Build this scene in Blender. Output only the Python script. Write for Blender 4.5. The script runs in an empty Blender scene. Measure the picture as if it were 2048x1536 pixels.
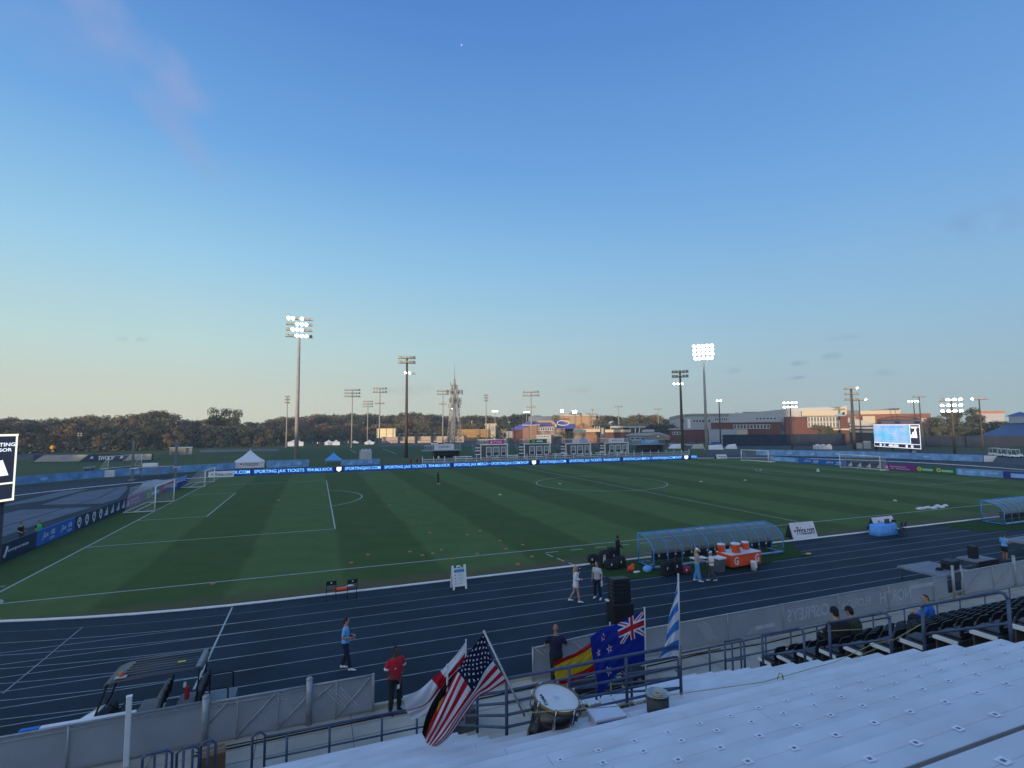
import bpy, bmesh, math, random
from mathutils import Vector, Matrix
random.seed(7)
S = bpy.context.scene
C = S.collection
PI = math.pi
# ------------------------------------------------------------------ camera (solved from the pitch markings)
F, YAW, PITCH, ROLL = 1030.985, -.36180, .0800, -.0077
CAM = Vector((14.914, -32.236, 8.276))
FWD = Vector((-math.sin(YAW)*math.cos(PITCH), math.cos(YAW)*math.cos(PITCH), math.sin(PITCH)))
_r = Vector((math.cos(YAW), math.sin(YAW), 0)); _u = _r.cross(FWD)
RIGHT = _r*math.cos(ROLL) + _u*math.sin(ROLL); UP = -_r*math.sin(ROLL) + _u*math.cos(ROLL)
def ray(u, v): return FWD + RIGHT*((u-1024)/F) + UP*((768-v)/F)
def gz(u, v, z=0.0):
    d = ray(u, v); return CAM + d*((z-CAM.z)/d.z)
def gy(u, v, y):
    d = ray(u, v); return CAM + d*((y-CAM.y)/d.y)
def gx(u, v, x):
    d = ray(u, v); return CAM + d*((x-CAM.x)/d.x)
def gd(u, v, D):
    d = ray(u, v); return CAM + d*(D/math.hypot(d.x, d.y))
def px(p):
    d = Vector(p)-CAM; z = d.dot(FWD)
    return (1024+F*d.dot(RIGHT)/z, 768-F*d.dot(UP)/z, z)
cd = bpy.data.cameras.new('camera'); cd.sensor_width = 36; cd.lens = F/2048*36; cd.clip_end = 6000; cd.clip_start = .05
co = bpy.data.objects.new('camera', cd); C.objects.link(co)
m = Matrix((RIGHT, UP, -FWD)).transposed().to_4x4(); m.translation = CAM
co.matrix_world = m; S.camera = co
# ------------------------------------------------------------------ materials
MATS = {}
def mat(name, col, rough=.65, metal=0., noise=.12, scale=3., emit=0., bump=0., alpha=1., spec=.35, coord='Object', detail=4):
    if name in MATS: return MATS[name]
    m = bpy.data.materials.new(name); m.use_nodes = True
    nt = m.node_tree; n = nt.nodes; b = n['Principled BSDF']
    b.inputs['Roughness'].default_value = rough; b.inputs['Metallic'].default_value = metal
    b.inputs['Specular IOR Level'].default_value = spec
    c4 = (col[0], col[1], col[2], 1)
    b.inputs['Base Color'].default_value = c4
    if noise or bump:
        tc = n.new('ShaderNodeTexCoord'); nz = n.new('ShaderNodeTexNoise')
        nz.inputs['Scale'].default_value = scale; nz.inputs['Detail'].default_value = detail
        nt.links.new(tc.outputs[coord], nz.inputs['Vector'])
        if noise:
            rp = n.new('ShaderNodeValToRGB')
            rp.color_ramp.elements[0].position = .3; rp.color_ramp.elements[1].position = .7
            rp.color_ramp.elements[0].color = [max(0, c*(1-noise)) for c in col]+[1]
            rp.color_ramp.elements[1].color = [min(1, c*(1+noise)) for c in col]+[1]
            nt.links.new(nz.outputs['Fac'], rp.inputs['Fac']); nt.links.new(rp.outputs['Color'], b.inputs['Base Color'])
        if bump:
            bp = n.new('ShaderNodeBump'); bp.inputs['Strength'].default_value = bump; bp.inputs['Distance'].default_value = .02
            nt.links.new(nz.outputs['Fac'], bp.inputs['Height']); nt.links.new(bp.outputs['Normal'], b.inputs['Normal'])
    if emit:
        b.inputs['Emission Color'].default_value = c4; b.inputs['Emission Strength'].default_value = emit
    if alpha < 1: b.inputs['Alpha'].default_value = alpha
    MATS[name] = m; return m
def mesh_mat(name, col, sx, sy, width, rough=.5, metal=.0, diag=False, axes=(0, 2)):
    """wire mesh / netting: strands of the given width, open between"""
    if name in MATS: return MATS[name]
    m = bpy.data.materials.new(name); m.use_nodes = True
    nt = m.node_tree; n = nt.nodes; b = n['Principled BSDF']
    b.inputs['Base Color'].default_value = (*col, 1); b.inputs['Roughness'].default_value = rough; b.inputs['Metallic'].default_value = metal
    uv = n.new('ShaderNodeUVMap'); sp = n.new('ShaderNodeSeparateXYZ'); nt.links.new(uv.outputs[0], sp.inputs[0])
    def mth(op, a, c):
        k = n.new('ShaderNodeMath'); k.operation = op
        for i, q in enumerate((a, c)):
            if q is None: continue
            if isinstance(q, (int, float)): k.inputs[i].default_value = q
            else: nt.links.new(q, k.inputs[i])
        return k.outputs[0]
    X, Y = sp.outputs[0], sp.outputs[1]
    if diag: X, Y = mth('ADD', X, Y), mth('SUBTRACT', X, Y)
    fx = mth('LESS_THAN', mth('FRACT', mth('MULTIPLY', X, 1/sx), None), width/sx)
    fy = mth('LESS_THAN', mth('FRACT', mth('MULTIPLY', Y, 1/sy), None), width/sy)
    nt.links.new(mth('MAXIMUM', fx, fy), b.inputs['Alpha'])
    MATS[name] = m; return m
def attr_mat(name, rough=.8):
    if name in MATS: return MATS[name]
    m = bpy.data.materials.new(name); m.use_nodes = True
    nt = m.node_tree; b = nt.nodes['Principled BSDF']; b.inputs['Roughness'].default_value = rough
    b.inputs['Specular IOR Level'].default_value = .15
    a = nt.nodes.new('ShaderNodeAttribute'); a.attribute_name = 'dye'
    nt.links.new(a.outputs['Color'], b.inputs['Base Color'])
    tr = nt.nodes.new('ShaderNodeBsdfTranslucent'); nt.links.new(a.outputs['Color'], tr.inputs['Color'])
    mx = nt.nodes.new('ShaderNodeMixShader'); mx.inputs[0].default_value = .3
    nt.links.new(b.outputs[0], mx.inputs[1]); nt.links.new(tr.outputs[0], mx.inputs[2])
    nt.links.new(mx.outputs[0], nt.nodes['Material Output'].inputs['Surface'])
    MATS[name] = m; return m
# ------------------------------------------------------------------ mesh builder
class MB:
    def __init__(s): s.v = []; s.f = []; s.mi = []; s.uv = {}; s.mats = []; s.sm = []
    def m_(s, m):
        if m not in s.mats: s.mats.append(m)
        return s.mats.index(m)
    def add(s, vs, fs, m, M=None, smooth=False, uvs=None):
        o = len(s.v); i = s.m_(m)
        for p in vs:
            p = Vector(p); s.v.append(tuple(M @ p) if M is not None else tuple(p))
        for k, f in enumerate(fs):
            if uvs: s.uv[len(s.f)] = uvs[k]
            s.f.append([o+a for a in f]); s.mi.append(i); s.sm.append(smooth)
        return s
    def box(s, c, d, m, M=None, bev=0., rz=0.):
        x, y, z = d[0]/2, d[1]/2, d[2]/2
        T = Matrix.Translation(c)
        if rz: T = T @ Matrix.Rotation(rz, 4, 'Z')
        if M is not None: T = M @ T
        if bev and min(x, y, z) > bev:
            vs = []; b = bev
            for sx in (-1, 1):
                for sy in (-1, 1):
                    for sz in (-1, 1):
                        vs += [(sx*x, sy*(y-b), sz*(z-b)), (sx*(x-b), sy*y, sz*(z-b)), (sx*(x-b), sy*(y-b), sz*z)]
            bm = bmesh.new()
            for p in vs: bm.verts.new(p)
            r = bmesh.ops.convex_hull(bm, input=bm.verts)
            bm.verts.index_update()
            s.add([p.co.copy() for p in bm.verts], [[q.index for q in f.verts] for f in bm.faces], m, T); bm.free()
            return s
        vs = [(-x, -y, -z), (x, -y, -z), (x, y, -z), (-x, y, -z), (-x, -y, z), (x, -y, z), (x, y, z), (-x, y, z)]
        return s.add(vs, [(0, 3, 2, 1), (4, 5, 6, 7), (0, 1, 5, 4), (1, 2, 6, 5), (2, 3, 7, 6), (3, 0, 4, 7)], m, T)
    def tube(s, pts, r, m, n=8, M=None, cap=True, smooth=True, closed=False):
        pts = [Vector(p) for p in pts]; k = len(pts)
        rs = r if isinstance(r, (list, tuple)) else [r]*k
        vs = []; fs = []; prev = None
        for i, p in enumerate(pts):
            if closed: t = pts[(i+1) % k]-pts[i-1]
            else: t = pts[min(i+1, k-1)]-pts[max(i-1, 0)]
            t = t.normalized() if t.length > 1e-9 else Vector((0, 0, 1))
            if prev is None:
                a = Vector((0, 0, 1)) if abs(t.z) < .9 else Vector((1, 0, 0))
                e = t.cross(a).normalized()
            else:
                e = prev-t*prev.dot(t)
                e = e.normalized() if e.length > 1e-6 else t.orthogonal().normalized()
            prev = e; w = t.cross(e)
            for j in range(n):
                a = 2*PI*j/n
                vs.append(p+(e*math.cos(a)+w*math.sin(a))*rs[i])
        for i in range(k if closed else k-1):
            for j in range(n):
                q = (i+1) % k
                fs.append((i*n+j, i*n+(j+1) % n, q*n+(j+1) % n, q*n+j))
        s.add(vs, fs, m, M, smooth)
        if cap and not closed:
            o = len(vs); s.f.append([len(s.v)-o+j for j in range(n)][::-1]); s.mi.append(s.m_(m)); s.sm.append(False)
            s.f.append([len(s.v)-n+j for j in range(n)]); s.mi.append(s.m_(m)); s.sm.append(False)
        return s
    def loft(s, rings, m, M=None, smooth=True, cap=True):
        n = len(rings[0]); vs = [p for r in rings for p in r]; fs = []
        for i in range(len(rings)-1):
            for j in range(n): fs.append((i*n+j, i*n+(j+1) % n, (i+1)*n+(j+1) % n, (i+1)*n+j))
        if cap: fs += [list(range(n))[::-1], [len(vs)-n+j for j in range(n)]]
        return s.add(vs, fs, m, M, smooth)
    def lathe(s, prof, m, n=20, M=None, smooth=True):
        return s.loft([[(r*math.cos(2*PI*j/n), r*math.sin(2*PI*j/n), z) for j in range(n)] for r, z in prof], m, M, smooth, cap=False)
    def ball(s, c, r, m, n=10, M=None):
        r = (r, r, r) if isinstance(r, (int, float)) else r
        k = max(4, n//2); rings = []
        for i in range(k+1):
            a = -PI/2+PI*(i/k)*.98+.01*PI
            rings.append([(c[0]+r[0]*math.cos(a)*math.cos(2*PI*j/n), c[1]+r[1]*math.cos(a)*math.sin(2*PI*j/n), c[2]+r[2]*math.sin(a)) for j in range(n)])
        return s.loft(rings, m, M)
    def poly(s, pts, m, M=None): return s.add(pts, [list(range(len(pts)))], m, M)
    def prism(s, pts, h, m, M=None):
        """2-D outline (x, z) pushed along y from 0 to h"""
        n = len(pts); vs = [(x, 0, z) for x, z in pts]+[(x, h, z) for x, z in pts]
        fs = [list(range(n)), list(range(n, 2*n))[::-1]]+[(i, i+n, (i+1) % n+n, (i+1) % n) for i in range(n)]
        return s.add(vs, fs, m, M)
    def quaduv(s, a, b, c, d, m, w, h, M=None):
        return s.add([a, b, c, d], [(0, 1, 2, 3)], m, M, uvs=[[(0, 0), (w, 0), (w, h), (0, h)]])
    def text(s, body, m, w, h, M, bold=.0, shear=0., mirror=False, fit=True):
        """lettering in the local x-z plane facing -y, centred on the origin of M, w wide and h tall"""
        vs, fs = text_geo(body, bold, shear)
        if not vs: return s
        x0 = min(p[0] for p in vs); x1 = max(p[0] for p in vs); y0 = min(p[1] for p in vs); y1 = max(p[1] for p in vs)
        kx = w/(x1-x0); ky = h/(y1-y0)
        if not fit: kx = ky = min(kx, ky)
        sg = -1 if mirror else 1
        return s.add([(sg*(p[0]-(x0+x1)/2)*kx, 0, (p[1]-(y0+y1)/2)*ky) for p in vs], fs, m, M)
    def build(s, name, parent=None, loc=None, rot=None):
        me = bpy.data.meshes.new(name); me.from_pydata(s.v, [], s.f)
        for q in s.mats: me.materials.append(q)
        me.polygons.foreach_set('material_index', s.mi); me.polygons.foreach_set('use_smooth', s.sm)
        if s.uv:
            l = me.uv_layers.new(name='UVMap')
            for p in me.polygons:
                if p.index in s.uv:
                    for k, li in enumerate(p.loop_indices): l.data[li].uv = s.uv[p.index][k]
        me.update()
        o = bpy.data.objects.new(name, me); C.objects.link(o)
        if parent: o.parent = parent
        if loc is not None: o.location = loc
        if rot is not None: o.rotation_euler = rot
        return o
TXT = {}
def text_geo(body, bold, shear):
    k = (body, bold, shear)
    if k not in TXT:
        cu = bpy.data.curves.new('t', 'FONT'); cu.body = body; cu.offset = bold; cu.shear = shear; cu.resolution_u = 3
        o = bpy.data.objects.new('t', cu); C.objects.link(o)
        dg = bpy.context.evaluated_depsgraph_get(); dg.update()
        me = bpy.data.meshes.new_from_object(o.evaluated_get(dg))
        TXT[k] = ([tuple(p.co) for p in me.vertices], [list(p.vertices) for p in me.polygons])
        bpy.data.objects.remove(o); bpy.data.curves.remove(cu); bpy.data.meshes.remove(me)
    return TXT[k]
def tag(o, label, cat, group=None, kind=None):
    o['label'] = label; o['category'] = cat
    if group: o['group'] = group
    if kind: o['kind'] = kind
    return o
def struct(o, label=None, kind='structure'):
    o['kind'] = kind
    if label: o['label'] = label
    return o
def thing(name, label, cat, loc=(0, 0, 0), rz=0., group=None):
    o = bpy.data.objects.new(name, None); o.empty_display_size = .2; C.objects.link(o)
    o.location = loc; o.rotation_euler = (0, 0, rz)
    return tag(o, label, cat, group)
def kids(o): return [c for c in KID.get(o.name, [])]
def dup(root, loc, rz=None, label=None, group=None):
    def cp(o, parent):
        c = o.copy(); C.objects.link(c)
        if parent: c.parent = parent
        for k in list(o.children): cp(k, c)
        return c
    r = cp(root, None); r.location = loc
    if rz is not None: r.rotation_euler = (0, 0, rz)
    if label: r['label'] = label
    if group: r['group'] = group
    return r
def TR(x=0, y=0, z=0, rz=0., rx=0., ry=0.):
    return Matrix.Translation((x, y, z)) @ Matrix.Rotation(rz, 4, 'Z') @ Matrix.Rotation(ry, 4, 'Y') @ Matrix.Rotation(rx, 4, 'X')
def face(a, b, z=0.):
    """frame standing at ground point a, x axis towards b, facing to the right-hand side of a->b (local -y)"""
    d = Vector(b)-Vector(a); return TR(a[0], a[1], z, math.atan2(d.y, d.x)), math.hypot(d.x, d.y)
# ------------------------------------------------------------------ palette
white = mat('white_paint', (.78, .78, .76), .5, noise=.05)
line_w = mat('line_paint', (.40, .43, .40), .8, noise=.18, scale=4)
black = mat('black_plastic', (.012, .013, .016), .55, noise=.2)
blackc = mat('black_cloth', (.016, .017, .021), .9, noise=.3, scale=14)
greys = mat('grey_steel', (.23, .25, .27), .5, .5, noise=.2, scale=6)
galv = mat('galvanised_steel', (.36, .37, .38), .5, .4, noise=.18, scale=5)
dkgrey = mat('dark_grey', (.06, .065, .07), .7, noise=.25)
railblue = mat('rail_blue_paint', (.058, .085, .155), .45, noise=.22, scale=5, spec=.5)
dugblue = mat('dugout_blue_paint', (.03, .24, .62), .4, noise=.1, spec=.5)
concrete = mat('concrete', (.40, .37, .30), .85, noise=.2, scale=.9, bump=.2, detail=8)
alu = mat('bleacher_aluminium', (.66, .66, .67), .5, .1, noise=.12, scale=1.3, spec=.5)
dkdeck = mat('deck_brown', (.075, .065, .058), .8, noise=.25, scale=3)  # dark brown of the decks, risers and aisle steps
orange = mat('orange_plastic', (.80, .09, .018), .45, noise=.08)
red = mat('red_cloth', (.50, .016, .03), .85, noise=.15, scale=12)
lblue = mat('light_blue_cloth', (.16, .42, .75), .85, noise=.12, scale=10)
skyban = mat('light_blue_banner', (.15, .31, .55), .8, noise=.28, scale=.8)
skyban2 = mat('pale_blue_print', (.26, .46, .75), .8, noise=.15, scale=1)
navyban = mat('navy_banner', (.010, .022, .065), .7, noise=.2)
bluban = mat('bright_blue_banner', (.01, .12, .42), .7, noise=.1)
purban = mat('purple_banner', (.20, .02, .19), .7, noise=.12)
grnban = mat('green_banner', (.02, .14, .05), .7, noise=.12)
yelban = mat('yellow_print', (.60, .50, .06), .7, noise=.1)
whiteban = mat('white_banner', (.66, .66, .68), .7, noise=.06)
inkmat = mat('ink_dark', (.03, .03, .045), .7, noise=0)
redink = mat('ink_red', (.5, .02, .03), .7, noise=0)
greyink = mat('ink_grey', (.25, .28, .38), .7, noise=0)
lamp_on = mat('floodlight_lens', (1, .97, .92), .3, noise=0, emit=16.)
lamp_off = mat('lamp_glass_off', (.45, .43, .38), .25, noise=.1, spec=.6)
glassd = mat('dark_window_glass', (.03, .045, .06), .4, noise=.15, scale=.4, spec=.3)
brick = mat('red_brick', (.12, .055, .045), .85, noise=.2, scale=2)
# ------------------------------------------------------------------ world: dusk sky and a low sun behind the camera
SUN_EL, SUN_AZ = math.radians(2.6), Vector((-.75, -.66, 0)).normalized()   # direction towards the sun
W = bpy.data.worlds.new('World'); S.world = W; W.use_nodes = True
nt = W.node_tree; N = nt.nodes; bg = N['Background']
sky = N.new('ShaderNodeTexSky'); sky.sky_type = 'NISHITA'; sky.sun_disc = False
sky.sun_elevation = SUN_EL; sky.sun_rotation = math.atan2(SUN_AZ.x, SUN_AZ.y); sky.altitude = 10; sky.air_density = 1.0; sky.dust_density = 1.2; sky.ozone_density = 2.5
tc = N.new('ShaderNodeTexCoord'); sx = N.new('ShaderNodeSeparateXYZ'); nt.links.new(tc.outputs['Generated'], sx.inputs[0])
def wm(op, a, b=None, clamp=False):
    k = N.new('ShaderNodeMath'); k.operation = op; k.use_clamp = clamp
    for i, q in enumerate((a, b)):
        if q is None: continue
        if isinstance(q, (int, float)): k.inputs[i].default_value = q
        else: nt.links.new(q, k.inputs[i])
    return k.outputs[0]
def ramp(fac, stops):
    r = N.new('ShaderNodeValToRGB'); e = r.color_ramp.elements
    while len(e) < len(stops): e.new(.5)
    for q, (p, c) in zip(e, stops):
        q.position = p; q.color = (*c, 1)
    nt.links.new(fac, r.inputs['Fac']); return r.outputs['Color']
def lin(r, g, b): return tuple((c/255/12.92 if c/255 < .04045 else ((c/255+.055)/1.055)**2.4) for c in (r, g, b))
el = wm('DIVIDE', wm('ARCSINE', sx.outputs['Z']), PI/2)          # 0 horizon .. 1 zenith
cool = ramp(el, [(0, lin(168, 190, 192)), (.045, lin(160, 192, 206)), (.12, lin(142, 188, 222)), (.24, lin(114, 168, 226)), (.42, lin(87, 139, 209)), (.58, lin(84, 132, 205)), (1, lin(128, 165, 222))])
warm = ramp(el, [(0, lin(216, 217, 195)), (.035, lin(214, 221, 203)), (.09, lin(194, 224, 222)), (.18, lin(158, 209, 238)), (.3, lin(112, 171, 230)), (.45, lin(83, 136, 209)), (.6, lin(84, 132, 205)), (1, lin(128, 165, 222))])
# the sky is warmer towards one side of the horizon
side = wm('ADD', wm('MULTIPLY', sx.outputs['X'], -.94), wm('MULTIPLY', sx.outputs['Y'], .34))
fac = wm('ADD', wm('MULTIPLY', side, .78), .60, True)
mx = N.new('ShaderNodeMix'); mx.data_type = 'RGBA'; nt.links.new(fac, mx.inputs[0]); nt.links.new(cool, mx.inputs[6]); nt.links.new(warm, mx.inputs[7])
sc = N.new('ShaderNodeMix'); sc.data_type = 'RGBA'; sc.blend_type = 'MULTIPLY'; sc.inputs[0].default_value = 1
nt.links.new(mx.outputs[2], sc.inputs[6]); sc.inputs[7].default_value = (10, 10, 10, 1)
# thin evening clouds
mp = N.new('ShaderNodeMapping'); mp.inputs['Scale'].default_value = (1.2, 1.2, 3.2); nt.links.new(tc.outputs['Generated'], mp.inputs[0])
fin = N.new('ShaderNodeMix'); fin.data_type = 'RGBA'; fin.inputs[0].default_value = .04
nt.links.new(sc.outputs[2], fin.inputs[6]); nt.links.new(sky.outputs[0], fin.inputs[7])
# evening glow round the sun, behind the camera
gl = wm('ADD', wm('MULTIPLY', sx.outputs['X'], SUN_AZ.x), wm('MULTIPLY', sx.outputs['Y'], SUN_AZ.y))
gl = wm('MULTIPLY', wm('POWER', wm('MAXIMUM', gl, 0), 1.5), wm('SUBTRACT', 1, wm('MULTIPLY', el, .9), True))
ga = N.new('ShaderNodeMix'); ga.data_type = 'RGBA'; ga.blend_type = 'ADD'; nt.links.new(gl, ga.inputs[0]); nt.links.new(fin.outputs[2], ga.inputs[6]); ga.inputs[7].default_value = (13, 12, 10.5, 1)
last = ga.outputs[2]
def cloud(u, v, ru, rv, rot, col, dens, sc_, seed):
    """a wisp of cloud round the direction seen at (u, v): tangent-plane ellipse broken by noise"""
    global last
    d = ray(u, v).normalized(); e1 = Vector((d.y, -d.x, 0)).normalized(); e2 = e1.cross(d)
    a = e1*math.cos(rot)+e2*math.sin(rot); b_ = -e1*math.sin(rot)+e2*math.cos(rot)
    def dot(vec):
        k = N.new('ShaderNodeVectorMath'); k.operation = 'DOT_PRODUCT'; nt.links.new(tc.outputs['Generated'], k.inputs[0]); k.inputs[1].default_value = vec; return k.outputs['Value']
    nz = N.new('ShaderNodeTexNoise'); nz.inputs['Scale'].default_value = sc_; nz.inputs['Detail'].default_value = 5; nz.noise_dimensions = '4D'; nz.inputs['W'].default_value = seed
    nt.links.new(tc.outputs['Generated'], nz.inputs['Vector'])
    q = wm('ADD', wm('POWER', wm('ABSOLUTE', wm('DIVIDE', dot(a), ru)), 2), wm('POWER', wm('ABSOLUTE', wm('DIVIDE', dot(b_), rv)), 2))
    front = wm('GREATER_THAN', dot(d), 0)
    den = wm('MULTIPLY', wm('MULTIPLY', wm('SUBTRACT', 1, q, True), wm('MULTIPLY', wm('SUBTRACT', nz.outputs['Fac'], .36, True), 3.2, True)), dens)
    den = wm('MULTIPLY', den, front)
    k = N.new('ShaderNodeMix'); k.data_type = 'RGBA'; nt.links.new(den, k.inputs[0]); nt.links.new(last, k.inputs[6]); k.inputs[7].default_value = (*[c*10 for c in col], 1)
    last = k.outputs[2]
pk = lin(152, 168, 214); gyc = lin(112, 140, 172)
cloud(225, 60, .22, .038, -.85, pk, .7, 11, 1.); cloud(345, 150, .07, .035, -.6, pk, .85, 14, 2.)
cloud(410, 335, .06, .03, 0, lin(140, 175, 215), .4, 16, 3.); cloud(60, 30, .12, .06, -.4, pk, .4, 9, 4.)
for i, (u, v, a, b_) in enumerate([(1468, 742, .016, .007), (1598, 726, .018, .006), (1664, 712, .018, .007), (1768, 747, .022, .008), (1590, 756, .024, .004), (1690, 675, .03, .005), (265, 678, .025, .006), (1970, 440, .07, .025), (840, 780, .1, .012), (1160, 780, .05, .008)]):
    cloud(u, v, a, b_, .05, gyc if i < 7 else lin(118, 150, 195) if i == 7 else lin(165, 175, 175), .5 if i < 7 else .4, 40, 5.+i)
d = ray(923, 90).normalized(); k = N.new('ShaderNodeVectorMath'); k.operation = 'DOT_PRODUCT'; nt.links.new(tc.outputs['Generated'], k.inputs[0]); k.inputs[1].default_value = d
k2 = N.new('ShaderNodeMix'); k2.data_type = 'RGBA'; nt.links.new(wm('GREATER_THAN', k.outputs['Value'], math.cos(.0011)), k2.inputs[0]); nt.links.new(last, k2.inputs[6]); k2.inputs[7].default_value = (11, 11, 11, 1); last = k2.outputs[2]   # evening star
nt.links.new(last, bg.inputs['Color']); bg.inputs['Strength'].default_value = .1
sl = bpy.data.lights.new('sun', 'SUN'); sl.energy = 5.; sl.angle = math.radians(.6); sl.color = (1, .74, .48)
so = bpy.data.objects.new('sun', sl); C.objects.link(so)
sd = Vector((SUN_AZ.x*math.cos(SUN_EL), SUN_AZ.y*math.cos(SUN_EL), math.sin(SUN_EL)))
so.rotation_euler = sd.to_track_quat('Z', 'Y').to_euler()
S.view_settings.view_transform = 'Standard'; S.view_settings.look = 'None'; S.view_settings.exposure = 0; S.view_settings.gamma = 1
# ------------------------------------------------------------------ ground, track, pitch
def ground_mat(name, stops, scale, sc2, bump=.3):
    m = bpy.data.materials.new(name); m.use_nodes = True; nt = m.node_tree; n = nt.nodes; b = n['Principled BSDF']
    b.inputs['Roughness'].default_value = .95; b.inputs['Specular IOR Level'].default_value = .05
    tc = n.new('ShaderNodeTexCoord'); a = n.new('ShaderNodeTexNoise'); a.inputs['Scale'].default_value = scale; a.inputs['Detail'].default_value = 6
    c = n.new('ShaderNodeTexNoise'); c.inputs['Scale'].default_value = sc2; c.inputs['Detail'].default_value = 3
    nt.links.new(tc.outputs['Object'], a.inputs[0]); nt.links.new(tc.outputs['Object'], c.inputs[0])
    mm = n.new('ShaderNodeMix'); mm.inputs[0].default_value = .4; nt.links.new(a.outputs['Fac'], mm.inputs[2]); nt.links.new(c.outputs['Fac'], mm.inputs[3])
    r = n.new('ShaderNodeValToRGB'); e = r.color_ramp.elements
    while len(e) < len(stops): e.new(.5)
    for q, (p, col) in zip(e, stops): q.position = p; q.color = (*col, 1)
    nt.links.new(mm.outputs[0], r.inputs['Fac']); nt.links.new(r.outputs[0], b.inputs['Base Color'])
    return m, r, b, tc
gm, *_ = ground_mat('campus_grass', [(.3, (.058, .088, .034)), (.5, (.078, .108, .044)), (.68, (.115, .122, .060))], .035, 2.)
g = MB().poly([(-2500, -1500, -.03), (2500, -1500, -.03), (2500, 3500, -.03), (-2500, 3500, -.03)], gm).build('ground'); struct(g)
OC, OX0, OX1, RIN = 32.86, 13.0, 93.0, 37.36
def oval(r, n=48):
    p = [(OX0-r*math.sin(PI*i/n), OC-r*math.cos(PI*i/n)) for i in range(n+1)]
    q = [(OX1+r*math.sin(PI*i/n), OC+r*math.cos(PI*i/n)) for i in range(n+1)]
    return (p+q)[::-1]
trackm = mat('navy_track_rubber', (.0095, .0225, .037), .8, noise=.35, scale=.35, bump=.15, detail=9, spec=.25)
ROUT = RIN+8*1.22+1.74
ol = oval(ROUT)
o = MB().poly([(x, y, .004) for x, y in ol], trackm).build('track'); struct(o)
o = MB().poly([(-60, -15.9, .002), (13.1, -15.9, .002), (13.1, -4.7, .002), (-60, -4.7, .002)], trackm).poly([(92.9, -15.9, .002), (150, -15.9, .002), (150, -4.7, .002), (92.9, -4.7, .002)], trackm).build('track_chute'); struct(o)
# painted grey zones behind the goals
zg = mat('grey_track_rubber', (.10, .125, .16), .85, noise=.15, scale=.4, bump=.15, detail=8)
zb = MB()
k = 480/2048
def zone(pts): zb.poly([(lambda p: (p.x, p.y, .012))(gz(a*k, 920+b*k)) for a, b in pts], zg)
zone([(-300, 470), (0, 392), (540, 265), (770, 245), (600, 290), (380, 345), (60, 390)])
zone([(350, 383), (700, 275), (1080, 222), (1090, 245), (1010, 330), (880, 372)])
zone([(-300, 560), (0, 470), (180, 425), (790, 402), (560, 470), (330, 545), (0, 664), (-300, 780)])
zb.poly([(124, 8, .012), (128, 12, .012), (118, 40, .012), (113, 44, .012), (111.5, 30, .012)], zg)
zb.poly([(112, -2, .012), (120, 4, .012), (112.5, 24, .012), (111, 12, .012)], zg)
struct(zb.build('end_zone_paving'))
lb = MB()
for uv0, uv1 in [((0, 580), (850, 322)), ((850, 322), (1010, 240))]:
    a = gz(uv0[0]*k, 920+uv0[1]*k); b_ = gz(uv1[0]*k, 920+uv1[1]*k); d = (b_-a).normalized(); q = Vector((-d.y, d.x, 0))*.12
    lb.poly([tuple(p+Vector((0, 0, .016))) for p in (a-q, b_-q, b_+q, a+q)], mat('dark_joint', (.012, .02, .04), .8, noise=0))
struct(lb.build('paving_joint'))
# pitch turf
pm, rp_, pb, ptc = ground_mat('pitch_turf', [(.3, (.064, .108, .033)), (.5, (.080, .126, .040)), (.7, (.104, .138, .052))], .5, 9.)
nt = pm.node_tree; n = nt.nodes
def pmth(op, a, b=None, cl=False):
    q = n.new('ShaderNodeMath'); q.operation = op; q.use_clamp = cl
    for i, z in enumerate((a, b)):
        if z is None: continue
        if isinstance(z, (int, float)): q.inputs[i].default_value = z
        else: nt.links.new(z, q.inputs[i])
    return q.outputs[0]
sp = n.new('ShaderNodeSeparateXYZ'); nt.links.new(ptc.outputs['Object'], sp.inputs[0])
wv = n.new('ShaderNodeTexNoise'); wv.inputs['Scale'].default_value = .25; nt.links.new(ptc.outputs['Object'], wv.inputs[0])
xx = pmth('ADD', sp.outputs[0], pmth('MULTIPLY', pmth('SUBTRACT', wv.outputs['Fac'], .5), .9))
st = pmth('SINE', pmth('MULTIPLY', xx, PI/5.5)); st = pmth('ADD', pmth('MULTIPLY', st, 4.), .5, True)
stl = n.new('ShaderNodeMix'); stl.data_type = 'RGBA'; stl.blend_type = 'MULTIPLY'; stl.inputs[0].default_value = 1
dk = n.new('ShaderNodeMix'); dk.data_type = 'RGBA'; nt.links.new(st, dk.inputs[0]); dk.inputs[6].default_value = (.84, .86, .84, 1); dk.inputs[7].default_value = (1.14, 1.14, 1.16, 1)
nt.links.new(rp_.outputs[0], stl.inputs[6]); nt.links.new(dk.outputs[2], stl.inputs[7])
# worn, browner strip along the touchline kerb
nz = n.new('ShaderNodeTexNoise'); nz.inputs['Scale'].default_value = .6; nz.inputs['Detail'].default_value = 6; nt.links.new(ptc.outputs['Object'], nz.inputs[0])
wr = pmth('MULTIPLY', pmth('SUBTRACT', -2.4, sp.outputs[1], True), pmth('MULTIPLY', nz.outputs['Fac'], 1.7), True)
br = n.new('ShaderNodeMix'); br.data_type = 'RGBA'; nt.links.new(wr, br.inputs[0]); nt.links.new(stl.outputs[2], br.inputs[6]); br.inputs[7].default_value = (.115, .098, .055, 1)
nt.links.new(br.outputs[2], pb.inputs['Base Color'])
def ring_y(x, r=RIN):
    d = max(0, OX0-x, x-OX1); return math.sqrt(max(r*r-d*d, 0))
pp = []
for i in range(25):
    x = -3.1+(OX0+3.1)*i/24; pp.append((x, OC-ring_y(x), .010))
for i in range(25):
    x = OX1+(109-OX1)*i/24; pp.append((x, OC-ring_y(x), .010))
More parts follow.
